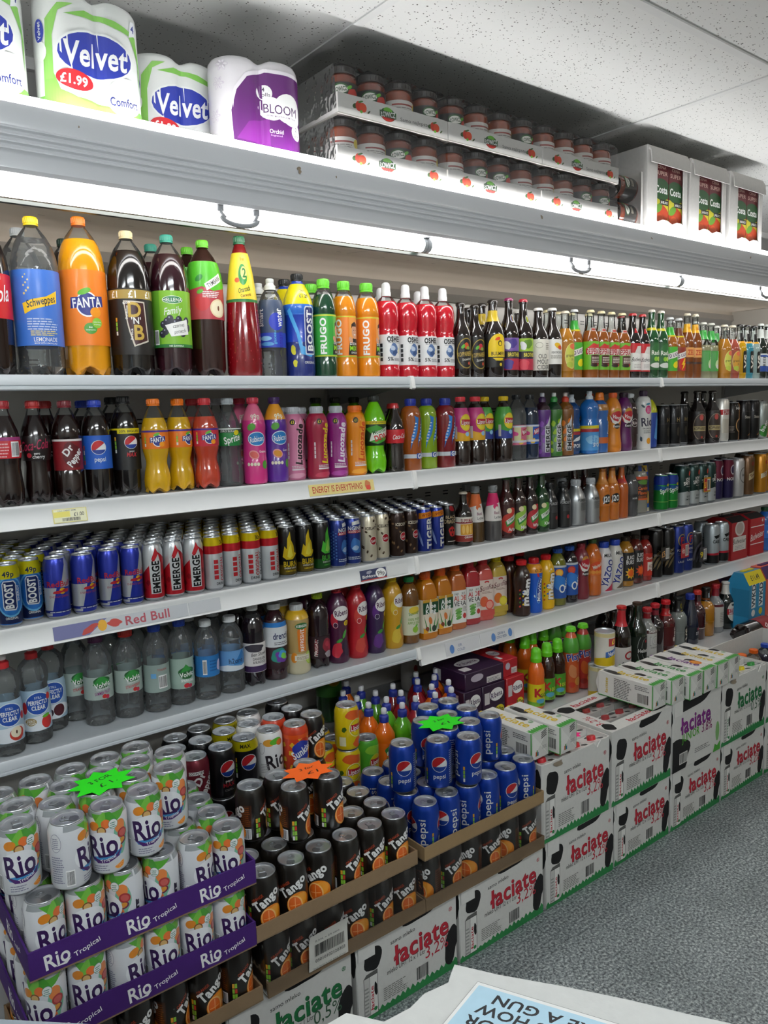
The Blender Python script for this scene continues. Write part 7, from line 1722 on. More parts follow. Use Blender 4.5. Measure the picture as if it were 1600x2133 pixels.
LY, LGRN, LPUR = '#d8b81c', '#2c8a3a', '#6a2a7a'
def milk_carton_flat(x, y, z, rz, c, label, fruit=False):
    """a litre carton lying on its side, base towards the aisle; origin at the front left bottom corner"""
    t = thing('milk_carton', label, 'carton', (x, y, z), math.radians(rz), 'milk cartons lying on the boxes')
    w, d, h = .0715, .196, .078
    m = MB().box(0, 0, 0, w, d, h, '#e4e3de', PRINT, .0022)
    top = plane_fn((0, 0, h), (1, 0, 0), (0, 1, 0), (0, 0, 1))
    W_, D_ = w * 1000, d * 1000
    grass = [(0, 0), (W_, 0)] + [(W_ * (1 - i / 14), (14 if i % 2 else 22)) for i in range(15)]
    a = [('q', grass, '#3f9a3a'), BLOB(W_ * .25, D_ * .80, 12, 34, '#1b1b1c', 3, 24, .2), BLOB(W_ * .85, D_ * .42, 10, 18, '#1b1b1c', 8, 20, .25), T('łaciate', W_ * .50, D_ * .46, 27, c, -90, .05, D_ * .56), leaf(W_ * .84, D_ * .26, 8, 8, 0, '#2c8a3a'), leaf(W_ * .84, D_ * .26, 3, 9, 30, '#e4e3de'), LINES(8, D_ * .9, 30, D_ * .97, '#999', 3)]
    if fruit:
        a += [E(W_ * .72, D_ * .30, 16, 20, '#e07a1c'), E(W_ * .72, D_ * .30, 12, 15, '#eb9a3a')]
    lay_art(m, a, top, PRINT, clipu=(.8, W_ - .8), clipv=(.8, D_ - .8))
    lay_art(m, [R(0, 0, D_, 3, '#3f9a3a'), R(D_ - 4, 0, D_, 78, '#3f9a3a'), LINES(D_ * .30, 8, D_ * .62, 70, '#5a5a58', 12, 4), *BAR(D_ * .72, 10, D_ * .94, 44, '#333', None, 14), LINES(D_ * .68, 52, D_ * .94, 68, '#777', 3), T('łaciate', D_ * .16, 38, 10, c, 90, .03, 50)], plane_fn((0, d, 0), (0, -1, 0), (0, 0, 1), (-1, 0, 0)), PRINT, clipu=(.8, D_ - .8), clipv=(.8, 77))
    e = [('p', [(2, 2), (W_ - 2, 2), (W_ / 2, 36)], '#cfcec9'), ('p', [(2, 76), (W_ / 2, 40), (W_ - 2, 76)], '#d9d8d3'), ('p', [(W_ - 2, 3), (W_ - 2, 75), (W_ / 2 + 2, 38)], '#c8c7c2'), R(0, 0, 1.6, 78, '#3f9a3a'), R(W_ - 1.6, 0, W_, 78, '#3f9a3a'), R(0, 76.4, W_, 78, '#3f9a3a')]
    for i in range(4):
        e.append(P([(W_ * .56, 52 + i * 5), (W_ * .86, 58 + i * 5), (W_ * .86, 61 + i * 5), (W_ * .56, 55 + i * 5)], '#262626'))
    e += [R(16, 10, 20, 22, '#c83a2a'), R(20, 10, 24, 26, '#3a8a3a'), R(24, 10, 28, 20, '#2a5aa0'), LINES(W_ * .6, 24, W_ * .9, 34, '#888', 3)]
    lay_art(m, e, plane_fn((0, 0, 0), (1, 0, 0), (0, 0, 1), (0, -1, 0)), PRINT, clipu=(.5, W_ - .5), clipv=(.5, 77.5))
    m.obj('carton_body', t)
    fl = MB().prism([(d, .004), (d + .010, h * .5 - .003), (d + .010, h * .5 + .003), (d, h - .004)], .002, w - .002, '#dddcd7', PRINT)
    fl.obj('folded_top', t)
    c_ = MB().lathe([(.0135, 0), (.0135, .010), (.012, .011)], c, PLASTIC, 18)
    o = c_.obj('screw_cap', t)
    o.location = (w * .5, d + .004, h * .74)
    o.rotation_euler = (-PI / 2, 0, 0)
    return t

RD, GN = '#b02a38', '#1f6a3c'
zb = .199
milk_box('floor box with green lettering under the purple trays', .575, .872, 0, zb, GN, '0,5%')
milk_box('red lettered floor box, first one right of the green one', .884, 1.184, 0, zb, RD, '3,2%')
milk_box('red lettered floor box under the blue cola trays', 1.193, 1.500, 0, zb, RD, '3,2%')
milk_box('red lettered floor box under the open carton box', 1.512, 1.805, 0, zb, RD, '3,2%', rz=-.6)
milk_box('red lettered floor box under the windowed box', 1.814, 2.096, 0, zb, RD, '3,2%')
milk_box('red lettered floor box under the purple lettered box', 2.106, 2.402, 0, zb, RD, '3,2%')
milk_box('red lettered floor box under the upper green box', 2.412, 2.70, 0, zb, RD, '3,2%')
milk_box('red lettered floor box at the far right end', 2.71, 3.01, 0, zb, RD, '3,2%')
YU = 1.272
milk_box('open topped red lettered box of red capped cartons', 1.482, 1.772, zb + .001, .222, RD, '3,2%', 'open', YU)
milk_box('red lettered box with a clear window in its top', 1.785, 2.085, zb + .001, .224, RD, '3,2%', 'window', YU)
milk_box('milk box with purple lettering in the upper row', 2.095, 2.378, zb + .001, .228, '#7a2a7c', '3.8%', 'closed', YU, .222, True)
milk_box('open green lettered box in the upper row', 2.385, 2.68, zb + .001, .226, GN, '0,5%', 'open', YU)
milk_box('open box at far right of the upper row', 2.69, 3.10, zb + .001, .226, GN, '0,5%', 'open', YU)
for bi, (bx, capc, gname, lab, zz) in enumerate(((1.482, '#b8202a', 'red capped cartons in the open box', 'upright milk carton with red cap in the open box', .036), (1.785, '#b8202a', 'red capped cartons behind the window', 'upright milk carton with red cap behind the box window', .030), (2.385, '#d8c41c', 'yellow capped cartons in the green box', 'upright milk carton with yellow cap in the green box', .046))):
    k = 0
    for j in range(3):
        for i in range(4):
            o = milk_carton_up(bx + .040 + i * .0705, YU + .040 + j * .0705, zb + .006 + zz, capc if (i + j) % 3 or bi < 2 else '#2c8a3a', f'{lab}, {ordn(i)} from left in {ordn(j)} row', gname, (i + j * 2) % 4)
            MB().box(-.03, -.03, -zz + .0002, .03, .03, 0, '#8a7a60', CARD).obj('liner', o) if False else None
FLX = [0]
def flat(px, py, z, rz, c, lab, fr_=False):
    x, y = at_z(px, py, z)
    x = max(x, FLX[0] + .0745)
    FLX[0] = x
    return milk_carton_flat(x, y, z, rz, c, lab, fr_)
zt = .4265
for px, py, z, rz, c, lab, f in ((1108, 1588, zt - .002, 3, LY, 'lying milk carton with yellow letters, left one on the open box', False), (1168, 1574, zt - .002, 3, LY, 'lying milk carton with yellow letters, right one on the open box', False),
        (1360, 1481, zt + .001, 1, LY, 'lying milk carton with yellow letters on the windowed box', False), (1397, 1471, zt + .003, 1, LGRN, 'lying milk carton with green letters, second from the windowed box end', False), (1438, 1460, zt + .003, 1, LGRN, 'lying milk carton with green letters, third along the row', False), (1466, 1446, zt + .004, 1, LPUR, 'lying milk carton with purple letters and fruit picture', True), (1491, 1436, zt + .005, 1, LY, 'lying milk carton with yellow letters, fifth along the row', False), (1512, 1424, zt + .006, 1, LY, 'lying milk carton with yellow letters, last along the row', False)):
    flat(px, py, z, rz, c, lab, f)
star('star_price_card', 'pink star card tucked between cartons in the open box', 1192, 1530, .432, .03, .025, 20, '#ff2a8a', [], 8)
# bottles lying and standing at the right end
B('soda_or', 'soda_bottle', 'orange capped soda bottle', 'pet500', .18, .034, '#7a5a3a', .8, ('screw', '#e86a1c', .0155), (.3, .6, '#d8782a'), [T('Irn', 4, 100, 12, Wt)], lobes=5)
for px in (1546, 1570):
    place('soda_or', x_on(px, 1.44, .38), 1.44, zb + .006, 0, 'standing in the far right box')
B('soda_bl', 'soda_bottle', 'blue capped bottle standing in the far right box', 'pet500', .18, .034, '#2a2a3a', .8, ('screw', '#2a4ab0', .0155), (.3, .6, '#2a4a9a'), [], lobes=5)
place('soda_bl', x_on(1594, 1.445, .38), 1.445, zb + .006, 0, '')
B('drplie', 'spiced_soda_bottle', 'large dark soda bottle with red label lying on its side', 'pet2l', .32, .05, '#150706', .9, ('screw', '#7a1c28', .0155), (.34, .66, '#8a1c24'), [T('Dr Pepper', 0, 160, 22, Wt, 30, .06, 90)], lobes=5)
o = place('drplie', x_on(1545, 1.545, .39), 1.552, .388, 0, '')
o.rotation_euler = (0, PI / 2, 0)

# ------------------------------------------------------------------ jar packs, tissue and juice on top of the canopy
ZT = 1.9535
B('jarv', 'sauce_jar', 'sauce jar, black picture label', 'jar', .118, .041, '#6a2a14', 1., None, (.08, .66, '#1c1a18'), [E(-10, 62, 22, 13, '#2c5a2c'), E(-10, 61, 19, 10, '#f0efe8'), T('ŁOWICZ', -10, 61, 10, '#2a4a2a', 6, .05, 34), BLOB(24, 50, 16, 15, '#b82a1c', 3), leaf(14, 66, 8, 4, 30), E(34, 30, 12, 8, '#d8c49a'), LINES(-24, 30, 6, 44, '#d8d0c0', 3)], cat='jar', n=26)
B('jarb', 'sauce_jar', 'sauce jar, white ingredients label', 'jar', .118, .041, '#7a3418', 1., None, (.06, .62, '#d9d6d0'), [R(-36, 60, 36, 64, '#8a2a24'), LINES(-32, 12, 32, 58, '#8a8480', 9, 3), R(-36, 30, 36, 33, '#a8605a'), E(40, 60, 12, 12, '#d8c02a')], cat='jar', n=26)
for k in ('jarv', 'jarb'):
    KINDS[k]['cap'] = ('screw', '#2a2624', .0375)
def tomato(u, v, s):
    return [leaf(u - s * 1.1, v, s * .6, s * .4, 20, '#3a5a2c'), E(u - s * .35, v + s * .1, s * .7, s * .8, '#c8341c'), E(u + s * .5, v, s * .75, s * .75, '#d84a24'), E(u + .1 * s, v - s * .7, s * .3, s * .25, '#6ab03a'), leaf(u, v + s * .85, s * .6, s * .15, 20, '#3a6a2c'), E(u + s * 1.3, v - s * .6, s * .25, s * .2, '#e0d8c8'), leaf(u + s * 1.7, v - s * .5, s * .4, s * .15, 40, '#4a5a3c')]
def jar_pack(label, x0, w, z0, pattern, tall_txt, trayname, y0=1.652):
    t = tray('jar_tray', label, x0, y0, z0, w, .19, .05, '#dcdad6', '#b9b5ae', [*tomato(70, 26, 15), E(w * 430, 25, 25, 17, '#2c5a2c'), E(w * 430, 35, 14, 8, '#6ab03a'), E(w * 430, 18, 20, 9, '#b82a24'), P([(w * 430 - 27, 18), (w * 430 + 27, 18), (w * 430 + 27, 33), (w * 430 - 27, 33)], '#2c4a2c'), T('ŁOWICZ', w * 430, 25.5, 12, Wt, 4, .05, 48), *([T('Samo najlepsze', w * 680, 24, 9, '#555', 2, 0, 100)] if tall_txt else []), *tomato(w * 1000 - 48, 24, 14)], [E(95, 25, 22, 15, '#6a6a64'), T('ŁOWICZ', 95, 25, 9, Wt, 0, .04, 38)], 'cardboard trays of sauce jars')
    film(t, w, .19, .012, .1240, 4, w / 4, FILMHAZE, .007)
    p = w / 4
    for j in range(2):
        for i in range(4):
            k = pattern[(i + j * 3) % 4]
            place(k, x0 + p * (i + .5), y0 + .048 + j * .0925, z0 + .0035, rnd.uniform(-10, 25), f'{ordn(j)} row, {trayname}')
jar_pack('white jar tray beside the purple tissue pack, lower one', 1.170, .366, ZT, ['jarb', 'jarb', 'jarv', 'jarb'], False, 'lower left jar tray')
jar_pack('white jar tray in the middle of the lower row', 1.541, .386, ZT, ['jarb', 'jarv', 'jarv', 'jarb'], False, 'lower middle jar tray')
jar_pack('white jar tray at the right of the lower row', 1.932, .384, ZT, ['jarb', 'jarb', 'jarv', 'jarv'], False, 'lower right jar tray')
ZU = ZT + .1255
jar_pack('white jar tray at the left of the upper row', 1.176, .366, ZU, ['jarv', 'jarv', 'jarb', 'jarv'], True, 'upper left jar tray')
jar_pack('white jar tray in the middle of the upper row', 1.546, .386, ZU, ['jarv', 'jarb', 'jarb', 'jarv'], True, 'upper middle jar tray')
jar_pack('white jar tray at the right of the upper row', 1.936, .384, ZU, ['jarb', 'jarb', 'jarb', 'jarb'], True, 'upper right jar tray')
# jar pack turned on end
xe = 2.335
t = thing('jar_tray', 'jar tray stood on its end beside the white juice boxes', 'tray', (xe, 1.66, ZT), 0, 'cardboard trays of sauce jars')
m = MB()
m.prism([(.126, 0), (.138, 0), (.134, .19), (.126, .19)], 0, .17, '#d3d1cd', CARD, 'y')
m.obj('tray_base', t)
m = MB().grid(lambda u, v: (-.002 + .126 * u, -.004 + .003 * math.sin(v * PI * 4) ** 2, .003 + .184 * v), 8, 16, '#fff', FILM)
m.obj('shrink_film', t)
for j in range(2):
    q = place('jarv', xe + .1225, 1.708, ZT + .046 + j * .09, 0, 'in the tray stood on end')
    q.rotation_mode = 'ZYX'
    q.rotation_euler = (0, -PI / 2, .6)

def tissue(name, label, x0, y0, w, d, h, base, art, clipcol=None):
    t = thing(name, label, 'tissue pack', (x0 + w / 2, y0 + d / 2, ZT), 0)
    a = w / 2 - d / 2
    n = 14
    def outline(k):
        pts = []
        for i in range(n + 1):
            q = PI / 2 - PI * i / n * 1
            pts.append((a * k + d / 2 * k * math.cos(q), -d / 2 * k * math.sin(q)))
        # PI/2 .. -PI/2 runs round the right-hand roll, then along the back, the left-hand roll and the front
        mid = [a * (1 - i / 5) for i in range(1, 10)]
        pts += [(x * k, d / 2 * k) for x in mid]
        for i in range(n + 1):
            q = -PI / 2 - PI * i / n
            pts.append((-a * k + d / 2 * k * math.cos(q), -d / 2 * k * math.sin(q)))
        pts += [(-x * k, -d / 2 * k) for x in mid]
        return pts
    m = MB()
    v, f = [], []
    lv = [(0, .95), (.006, .99), (.02, 1), (h - .03, 1), (h - .012, .985), (h - .004, .94), (h, .86)]
    for z, k in lv:
        for x, y in outline(k):
            dent = .007 * math.exp(-(x / .012) ** 2) if z < h - .01 else .003 * math.exp(-(x / .012) ** 2)
            yy = y + (dent if y < 0 else -dent)
            zz = z - (.012 * math.exp(-(x / .018) ** 2) if z > h - .02 else 0)
            v.append((x, yy, zz))
    c = len(outline(1))
    for k in range(len(lv) - 1):
        for i in range(c):
            f.append((k * c + i, k * c + (i + 1) % c, (k + 1) * c + (i + 1) % c, (k + 1) * c + i))
    f += [tuple(range(c - 1, -1, -1)), tuple(range((len(lv) - 1) * c, len(lv) * c))]
    f = [tuple(reversed(q)) for q in f]
    m.add(v, f, base, CLOTH)
    def fn(u, vv, off):
        U = u / 1000
        if abs(U) <= a:
            x, y, nx, ny = U, -d / 2, 0, -1
        else:
            s = 1 if U > 0 else -1
            q = min((abs(U) - a) / (d / 2), PI)
            x, y, nx, ny = s * (a + d / 2 * math.sin(q)), -d / 2 * math.cos(q), s * math.sin(q), -math.cos(q)
        dent = .007 * math.exp(-(x / .012) ** 2)
        return (x + nx * (off + .0006), y + dent + ny * (off + .0006), vv / 1000)
    lay_art(m, art, fn, CLOTH, 6, None, .00008, .0002, (4, h * 1000 - 14), (-w * 800, w * 800))
    m.obj('wrapped_rolls', t, 60)
    k = MB()
    for s in (-1, 1):
        k.lathe([(.022, h - .016), (.022, h - .006), (.018, h - .006), (.018, h - .016)], '#c8beb0', CARD, 18, at=(s * a, 0, -.001))
    k.obj('roll_core', t)
    return t
def velvet(w, h):
    return [R(-170, 0, 170, 30, '#6fae48'), P([(-110, 0), (-104, 120), (-74, 40), (-30, 26), (40, 18), (100, 10), (110, 0)], '#7ab84e'), P([(-104, 60), (-96, 170), (-70, 200), (-40, 204), (-70, 186), (-84, 140), (-86, 60)], '#86c05a'), P([(-60, 182), (-20, 196), (40, 192), (90, 176), (104, 120), (98, 60), (96, 130), (70, 172), (10, 184)], '#7ab84e'), P([(-70, 60), (-30, 30), (20, 24), (60, 40), (0, 52)], '#e6e8e4'),
            E(-2, 116, 78, 46, '#eef0ee', 4), E(-2, 116, 74, 42, '#24349a', 4), T('Velvet', -2, 116, 44, Wt, 4, .05, 128, .15), E(-46, 62, 36, 19, '#c8242c', -6), T('£1.99', -48, 62, 17, Wt, -4, .06, 52), E(56, 48, 44, 36, '#f0f1ee', 30), T('Comfort', 52, 38, 16, '#1f2a6a', 4, .04, 62), T('Velvety softness', 62, 24, 5, '#4a5a9a', 4, .01, 46), P([(70, 170), (88, 178), (92, 206), (76, 202)], '#eef0f4'), T('4', 82, 190, 14, '#2a3a8a', 0, .05), E(-112, 150, 12, 22, '#24349a'), T('Velvet', -112, 150, 8, Wt, 90, .04, 34), E(-110, 112, 13, 18, '#eceeea')]
tissue('toilet_roll_pack', 'green and white tissue pack cut off by the left edge', .262, 1.66, .205, .112, .222, '#e9ebe8', velvet(205, 222))
tissue('toilet_roll_pack', 'large green and white tissue pack with red price oval', .486, 1.656, .207, .114, .228, '#e9ebe8', velvet(207, 228))
xv = x_on(290, 1.80, 2.05)
tissue('toilet_roll_pack', 'green and white tissue pack set further back', xv, 1.80, .215, .114, .222, '#e6e8e5', velvet(207, 222))
bl = tissue('toilet_roll_pack', 'purple tissue pack with white floral side', .878, 1.676, .215, .108, .212, '#e6e2e6',
       [P([(-70, 0), (-74, 90), (-62, 140), (-34, 176), (10, 190), (60, 190), (170, 186), (170, 0)], '#efeaf0'), P([(-66, 0), (-70, 90), (-56, 136), (-30, 168), (12, 182), (60, 182), (170, 178), (170, 0)], '#5a1c66'), P([(-60, 30), (-30, 70), (20, 80), (20, 20)], '#74267e'), E(10, 138, 19, 17, Wt), T('4', 8, 145, 9, '#3a2a44'), T('rolls', 11, 134, 8, '#3a2a44', 0, 0, 26), E(26, 104, 32, 26, Wt), E(70, 108, 38, 34, Wt), E(78, 96, 30, 26, Wt), T('BLOOM', 50, 104, 20, '#4a1c5a', 0, .0, 86), T('PREMIUM BATHROOM TISSUE', 52, 88, 3.6, '#6a4a74', 0, .01, 76), E(92, 60, 17, 18, Wt), T('2', 90, 67, 9, '#3a2a44'), T('ply', 93, 55, 9, '#3a2a44', 0, 0, 18), T('Orchid', 36, 54, 9, '#e8dcea', 0, .02, 34), T('Fragranced', 36, 45, 4, '#c8a8cc', 0, 0, 28),
        *[q for cx, cz in ((-98, 150), (-110, 80), (-88, 190)) for k in range(6) for q in (E(cx + 9 * math.cos(k * 1.05), cz + 9 * math.sin(k * 1.05), 6, 3, '#d2c8d6', k * 60), E(cx + 9 * math.cos(k * 1.05), cz + 9 * math.sin(k * 1.05), 5, 2.2, '#e6e2e6', k * 60))]])

bl.rotation_euler = (0, 0, -.22)
def juice_box(label, x0, w, y0=1.662, h=.288, flap=1):
    d, th = .30, .005
    t = thing('juice_display_box', label, 'box', (x0, y0, ZT), 0, 'white juice display boxes')
    C_ = '#cfcdca'
    MB().box(0, 0, 0, th, d, h, C_, CARD).obj('side_panel', t)
    MB().box(w - th, 0, 0, w, d, h, C_, CARD).obj('side_panel', t)
    MB().box(th, d - th, 0, w - th, d, h, C_, CARD).obj('rear_panel', t)
    MB().box(th, 0, 0, w - th, d - th, th, C_, CARD).obj('box_base', t)
    MB().box(th, .02, h - th, w - th, d - th, h, C_, CARD).obj('top_panel', t)
    MB().box(th, 0, th, .062, th, h - .002, C_, CARD).obj('front_strip', t)
    MB().box(w - .022, 0, th, w - th, th, h - .002, C_, CARD).obj('front_strip', t)
    m = MB().prism([(0, h), (-.012 * flap, h - .020), (-.016 * flap, h - .060), (-.012 * flap, h - .060), (-.008 * flap, h - .020), (.02, h - .004), (.02, h)], th, w - .004, '#c6c4c1', CARD)
    m.obj('torn_flap', t)
    m = MB().prism([(th, th), (w - th, th), (w - th, .030)] + [(w - th - (w - 2 * th) * i / 8, .036 + .012 * abs(math.sin(i * 2.1))) for i in range(1, 8)] + [(th, .034)], -.001, .003, '#dddbd8', CARD, 'y')
    m.obj('front_lip', t)
    for i in range(2):
        x = x0 + .066 + i * ((w - .075) / 2)
        cw = (w - .078) / 2
        W_ = cw * 1000
        lab = f"red and green juice carton, {('left', 'right')[i]} one inside the {label.split(' display')[0]}"
        carton_box('juice_carton', lab, 'carton', x, y0 + .014, ZT + th + .0005, cw, .075, .24, '#5f1620', [R(0, 0, W_, 120, '#b8b02a'), BLOB(W_ * .5, 50, W_ * .5, 50, '#a83a1c', 5), E(W_ * .4, 40, W_ * .3, 26, '#c8522a'), leaf(W_ * .3, 84, W_ * .3, 14, 30, '#5a8a2a'), E(W_ * .5, 150, W_ * .62, 38, '#1f4a24'), T('Costa', W_ * .5, 150, 24, Wt, 0, .06, W_ * .82), R(W_ * .4, 98, W_, 116, '#1a1a1a'), T('JABLKO', W_ * .7, 107, 8, Wt, 0, .03, W_ * .5), T('SUPER', W_ * .5, 206, 14, '#d8b8ac', 0, .02, W_ * .8), T('CENA', W_ * .5, 226, 10, '#d8b8ac', 0, .02, W_ * .6), T('2L', W_ * .4, 14, 10, '#e8c8b0')], (), (), 'juice cartons inside the display boxes')
juice_box('first white display box from the jars, cut open at the front', 2.50, .255)
juice_box('second white display box, with a ragged front lip', 2.775, .255)
juice_box('third white display box at the far right edge', 3.06, .26)

# ------------------------------------------------------------------ tickets and strips in the price rails
def rail_strip(name, label, r_, px0, px1, col, art, cat='shelf label', hh=.030, off=0.):
    z = ZS[r_]
    bot = .047 if r_ < 3 else .054
    y = YS - .0125
    x0, x1 = x_on(px0, y, z - bot * .5), x_on(px1, y, z - bot * .5)
    t = thing(name, label, cat, (x0, 0, 0), 0, 'labels in the price rails')
    L = math.hypot(.008, bot - .012)
    vx = (0, .008 / L, (bot - .012) / L)
    nx = (0, -vx[2], vx[1])
    o = Vector((0, YS - .0122, z - bot + .007 + off)) + Vector(nx) * .0006
    w = x1 - x0
    fn = plane_fn(o, (1, 0, 0), vx, nx)
    H = min(hh, bot - .013)
    m = MB()
    v = [fn(u, q, e) for e in (0, .0006) for u, q in ((0, 0), (w * 1000, 0), (w * 1000, H * 1000), (0, H * 1000))]
    m.add(v, [(0, 3, 2, 1), (4, 5, 6, 7), (0, 1, 5, 4), (1, 2, 6, 5), (2, 3, 7, 6), (3, 0, 4, 7)], col, PRINT)
    lay_art(m, art(w * 1000, H * 1000), lambda u, q, e: fn(u, q, e + .0007), PRINT, base=.0001, step=.00004, clipu=(0, w * 1000), clipv=(0, H * 1000))
    m.obj('paper_insert', t)
rail_strip('price_ticket', 'yellow edged price ticket under the cherry cola bottle', 1, 111, 182, '#e6dc8a', lambda w, h: [R(w * .03, h * .05, w * .97, h * .95, '#f0eecb'), R(w * .03, h * .4, w * .5, h * .8, '#ece070'), T('COLA CHERRY 500ML', w * .42, h * .86, h * .1, '#555', 0, .01, w * .55), T('£1.00', w * .76, h * .55, h * .26, '#333', 0, .02, w * .3), *BAR(w * .22, h * .08, w * .82, h * .36, '#333', None, 24)])
rail_strip('shelf_strip', 'cream promotional strip with red capitals and small figure', 1, 645, 780, '#e6d48a', lambda w, h: [T('ENERGY IS EVERYTHING', w * .43, h * .52, h * .56, '#b8322c', 0, .02, w * .76), BLOB(w * .90, h * .5, w * .05, h * .42, '#c87a4a', 4), R(w * .87, h * .1, w * .93, h * .5, '#d84a3a')])
rail_strip('shelf_strip', 'grey strip with red lettering, yellow disc and bulls', 2, 112, 392, '#bfc3c8', lambda w, h: [('p', [(0, 0), (w * .24, 0), (w * .38, h), (0, h)][:4], '#6a6c9a'), E(w * .34, h * .52, h * .34, h * .42, '#dda52c'), BLOB(w * .25, h * .42, w * .06, h * .24, '#b5423c', 3, 22, .35, 20), BLOB(w * .43, h * .54, w * .06, h * .24, '#b5423c', 6, 22, .35, -10), T('Red Bull', w * .68, h * .52, h * .66, '#a84a56', 0, .04, w * .34)])
rail_strip('shelf_strip', 'plain grey strip in the third rail, left bay', 2, 395, 460, '#c3c6ca', lambda w, h: [])
rail_strip('price_ticket', 'navy price ticket with white 99p disc', 2, 752, 806, '#33395a', lambda w, h: [T('BigHorn', w * .32, h * .38, h * .26, Wt, 0, .04, w * .5), BLOB(w * .34, h * .74, w * .1, h * .16, '#9a9aa8', 3), E(w * .78, h * .5, w * .2, h * .46, Wt), T('99p', w * .78, h * .5, h * .4, '#333', 0, .03, w * .28), R(0, 0, w, h * .1, '#b03a3a')])
rail_strip('shelf_strip', 'plain white strip right of the 99p ticket', 2, 808, 850, '#dddedd', lambda w, h: [])
rail_strip('shelf_strip', 'pale strip with one blue badge under the aloe bottles', 3, 930, 1000, '#d6d7da', lambda w, h: [E(w * .18, h * .45, h * .24, h * .34, '#5a84c0'), T('OR', w * .42, h * .62, h * .2, '#6a7a9a'), T('COLD', w * .44, h * .28, h * .2, '#6a7a9a')], hh=.04)
rail_strip('shelf_strip', 'pale strip with two blue badges and small words', 3, 1002, 1072, '#dadbdd', lambda w, h: [E(w * .38, h * .45, h * .24, h * .34, '#5a84c0'), E(w * .88, h * .5, h * .24, h * .34, '#5a84c0'), T('GRAB A', w * .62, h * .66, h * .2, '#5a6a90', 0, .02, w * .22), T('COLD BEER', w * .62, h * .36, h * .2, '#5a6a90', 0, .02, w * .3)], hh=.04)
def tagcard(label, px, py, y, z, w, h, bg, ink, txt, rz=0):
    x = x_on(px, y, z)
    t = thing('price_tag', label, 'price tag', (x - w / 2, y, z - h / 2), 0, 'price tags on drink cans')
    m = MB().box(0, -.001, 0, w, 0, h, bg, PRINT)
    lay_art(m, [R(w * 70, h * 60, w * 480, h * 940, ink[0]), T(txt, w * 270, h * 500, h * 380, ink[1], 6, .05, w * 380), *BAR(w * 520, h * 120, w * 930, h * 880, '#222', '#e8e6e2', 8)], plane_fn((0, -.001, 0), (1, 0, 0), (0, 0, 1), (0, -1, 0)), PRINT)
    m.obj('card', t)
tagcard('black price tag with barcode hung on tall black cans', 1386, 1152, YS + .006, .745, .062, .058, '#1c1a18', ('#2a2420', '#d8a060'), '£5', 0)
tagcard('red price tag hung on tall blue cans', 1427, 1148, YS + .005, .74, .058, .06, '#b8242c', ('#b8242c', '#f0e8e0'), '4 for', 0)
tagcard('grey price tag with yellow figure by silver cans', 1465, 1160, YS + .004, .705, .058, .06, '#3a3840', ('#2a2830', '#e0c81c'), '9', 0)
tagcard('red and yellow price tag on dark green cans', 1473, 1008, YS + .006, 1.0, .052, .062, '#c8961c', ('#b8242c', '#f0d83a'), '£1', 0)

# ------------------------------------------------------------------ counter edge with newspaper, in front
ZP = .90
def pz(px, py, z=ZP):
    x, y = at_z(px, py, z)
    return (x, y)
a_, b_ = Vector(pz(0, 2123, .88)), Vector(pz(225, 2135, .88))
dr = (b_ - a_).normalized()
c0, c1 = a_ - dr * .4, a_ + dr * .9
nr = Vector((-dr.y, dr.x))
if nr.y > 0:
    nr = -nr
m = MB().prism([tuple(c0), tuple(c0 + nr * .35), tuple(c1 + nr * .35), tuple(c1)], .855, .88, '#7d8a94', ENAMEL, 'z')
t = thing('shop_counter', 'grey blue counter edge at the bottom left corner', 'counter', (0, 0, 0))
m.obj('counter_top', t)
q0, q1 = c0 + nr * .03 + dr * .03, c1 + nr * .03 - dr * .03
MB().prism([tuple(q0), tuple(c0 + nr * .32 + dr * .03), tuple(c1 + nr * .32 - dr * .03), tuple(q1)], 0, .855, '#6a7278', ENAMEL, 'z').obj('counter_body', t)
t = thing('newspaper', 'white newspaper with upside down headline on pale blue panel', 'newspaper', (0, 0, 0))
out = [(947, 2009), (1040, 2032), (1180, 2058), (1310, 2084), (1432, 2112), (1520, 2131), (1640, 2175), (1640, 2330), (640, 2330), (600, 2180), (722, 2120), (800, 2128), (855, 2104), (884, 2072), (934, 2054), (940, 2030)]
pts = [pz(*p) for p in out]
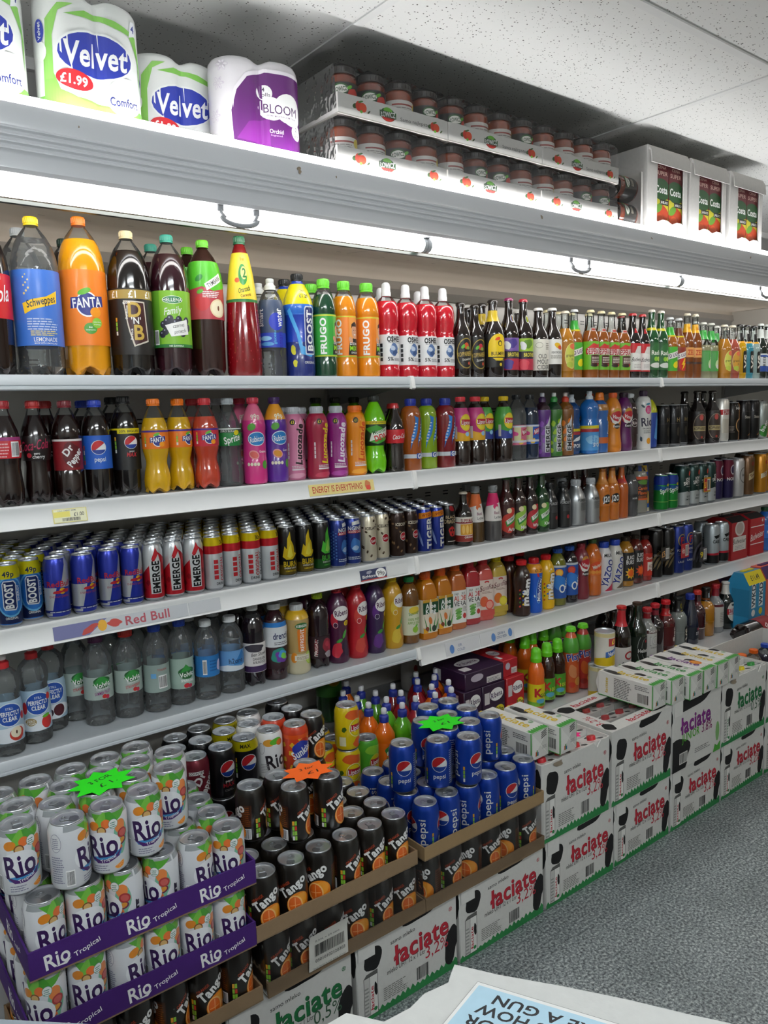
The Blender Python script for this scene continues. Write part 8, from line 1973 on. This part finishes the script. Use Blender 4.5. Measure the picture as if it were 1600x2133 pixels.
hh = [0, .0006, .001, .0006, 0, 0, 0, 0, 0, 0, .004, 0, .002, .001, .003, .0015]
m = MB()
cc = Vector((sum(p[0] for p in pts) / len(pts), sum(p[1] for p in pts) / len(pts)))
for lay, (dz, k, col) in enumerate(((0, 1, '#c3c4c1'), (-.004, .985, '#cfcfcb'), (-.008, .992, '#d4d4d0'), (-.012, .98, '#cbcbc6'), (-.016, .985, '#c9c9c4'))):
    pp = [(cc.x + (p[0] - cc.x) * k, cc.y + (p[1] - cc.y) * k) for p in pts]
    n = len(pp)
    v = [(x, y, ZP + dz + h_ - .0032) for (x, y), h_ in zip(pp, hh)] + [(x, y, ZP + dz + h_) for (x, y), h_ in zip(pp, hh)]
    f = [tuple(range(n)), tuple(range(2 * n - 1, n - 1, -1))] + [(i, n + i, n + (i + 1) % n, (i + 1) % n) for i in range(n)]
    m.add(v, f, col, CARD, True)
o0, oe, of = Vector((*pz(998, 2056), ZP + .0012)), Vector((*pz(1245, 2131), ZP + .0012)), Vector((*pz(937, 2131), ZP + .0012))
e1 = (oe - o0).normalized()
up = Vector((0, 0, 1))
e2 = up.cross(e1)
if e2.dot(of - o0) < 0:
    e2 = -e2
L1 = (oe - o0).length * 1000
skew = (of - o0).normalized()
sk = skew.dot(e1) / max(skew.dot(e2), .2)
def pfn(u, v, off):      # u against e1 from the far end, v away from the panel's top edge
    q = o0 + e1 * ((L1 * 1.25 - u) / 1000 + sk * v / 1000) + e2 * (v / 1000)
    return (q.x, q.y, q.z + off)
W_ = L1 * 1.25
lay_art(m, [R(-60, -3.5, W_ + 3, 200, '#8a8a88'), R(-60, -3, W_ + 2.6, 200, '#dcdcda'), R(-60, 0, W_, 200, '#a9c8d8'),
            T('MAKE A GUN', W_ * .42, 10.5, 9.5, '#2c2c2e', -1, .05, W_ * .86), T('SHOWS HOW', W_ * .48, 23.5, 9.5, '#2c2c2e', -1, .05, W_ * .86), T('FOR', W_ * .80, 36.5, 9.5, '#2c2c2e', -1, .05, W_ * .26)], pfn, CARD, base=.0004)
m.obj('front_sheets', t, 20)

write_labels()
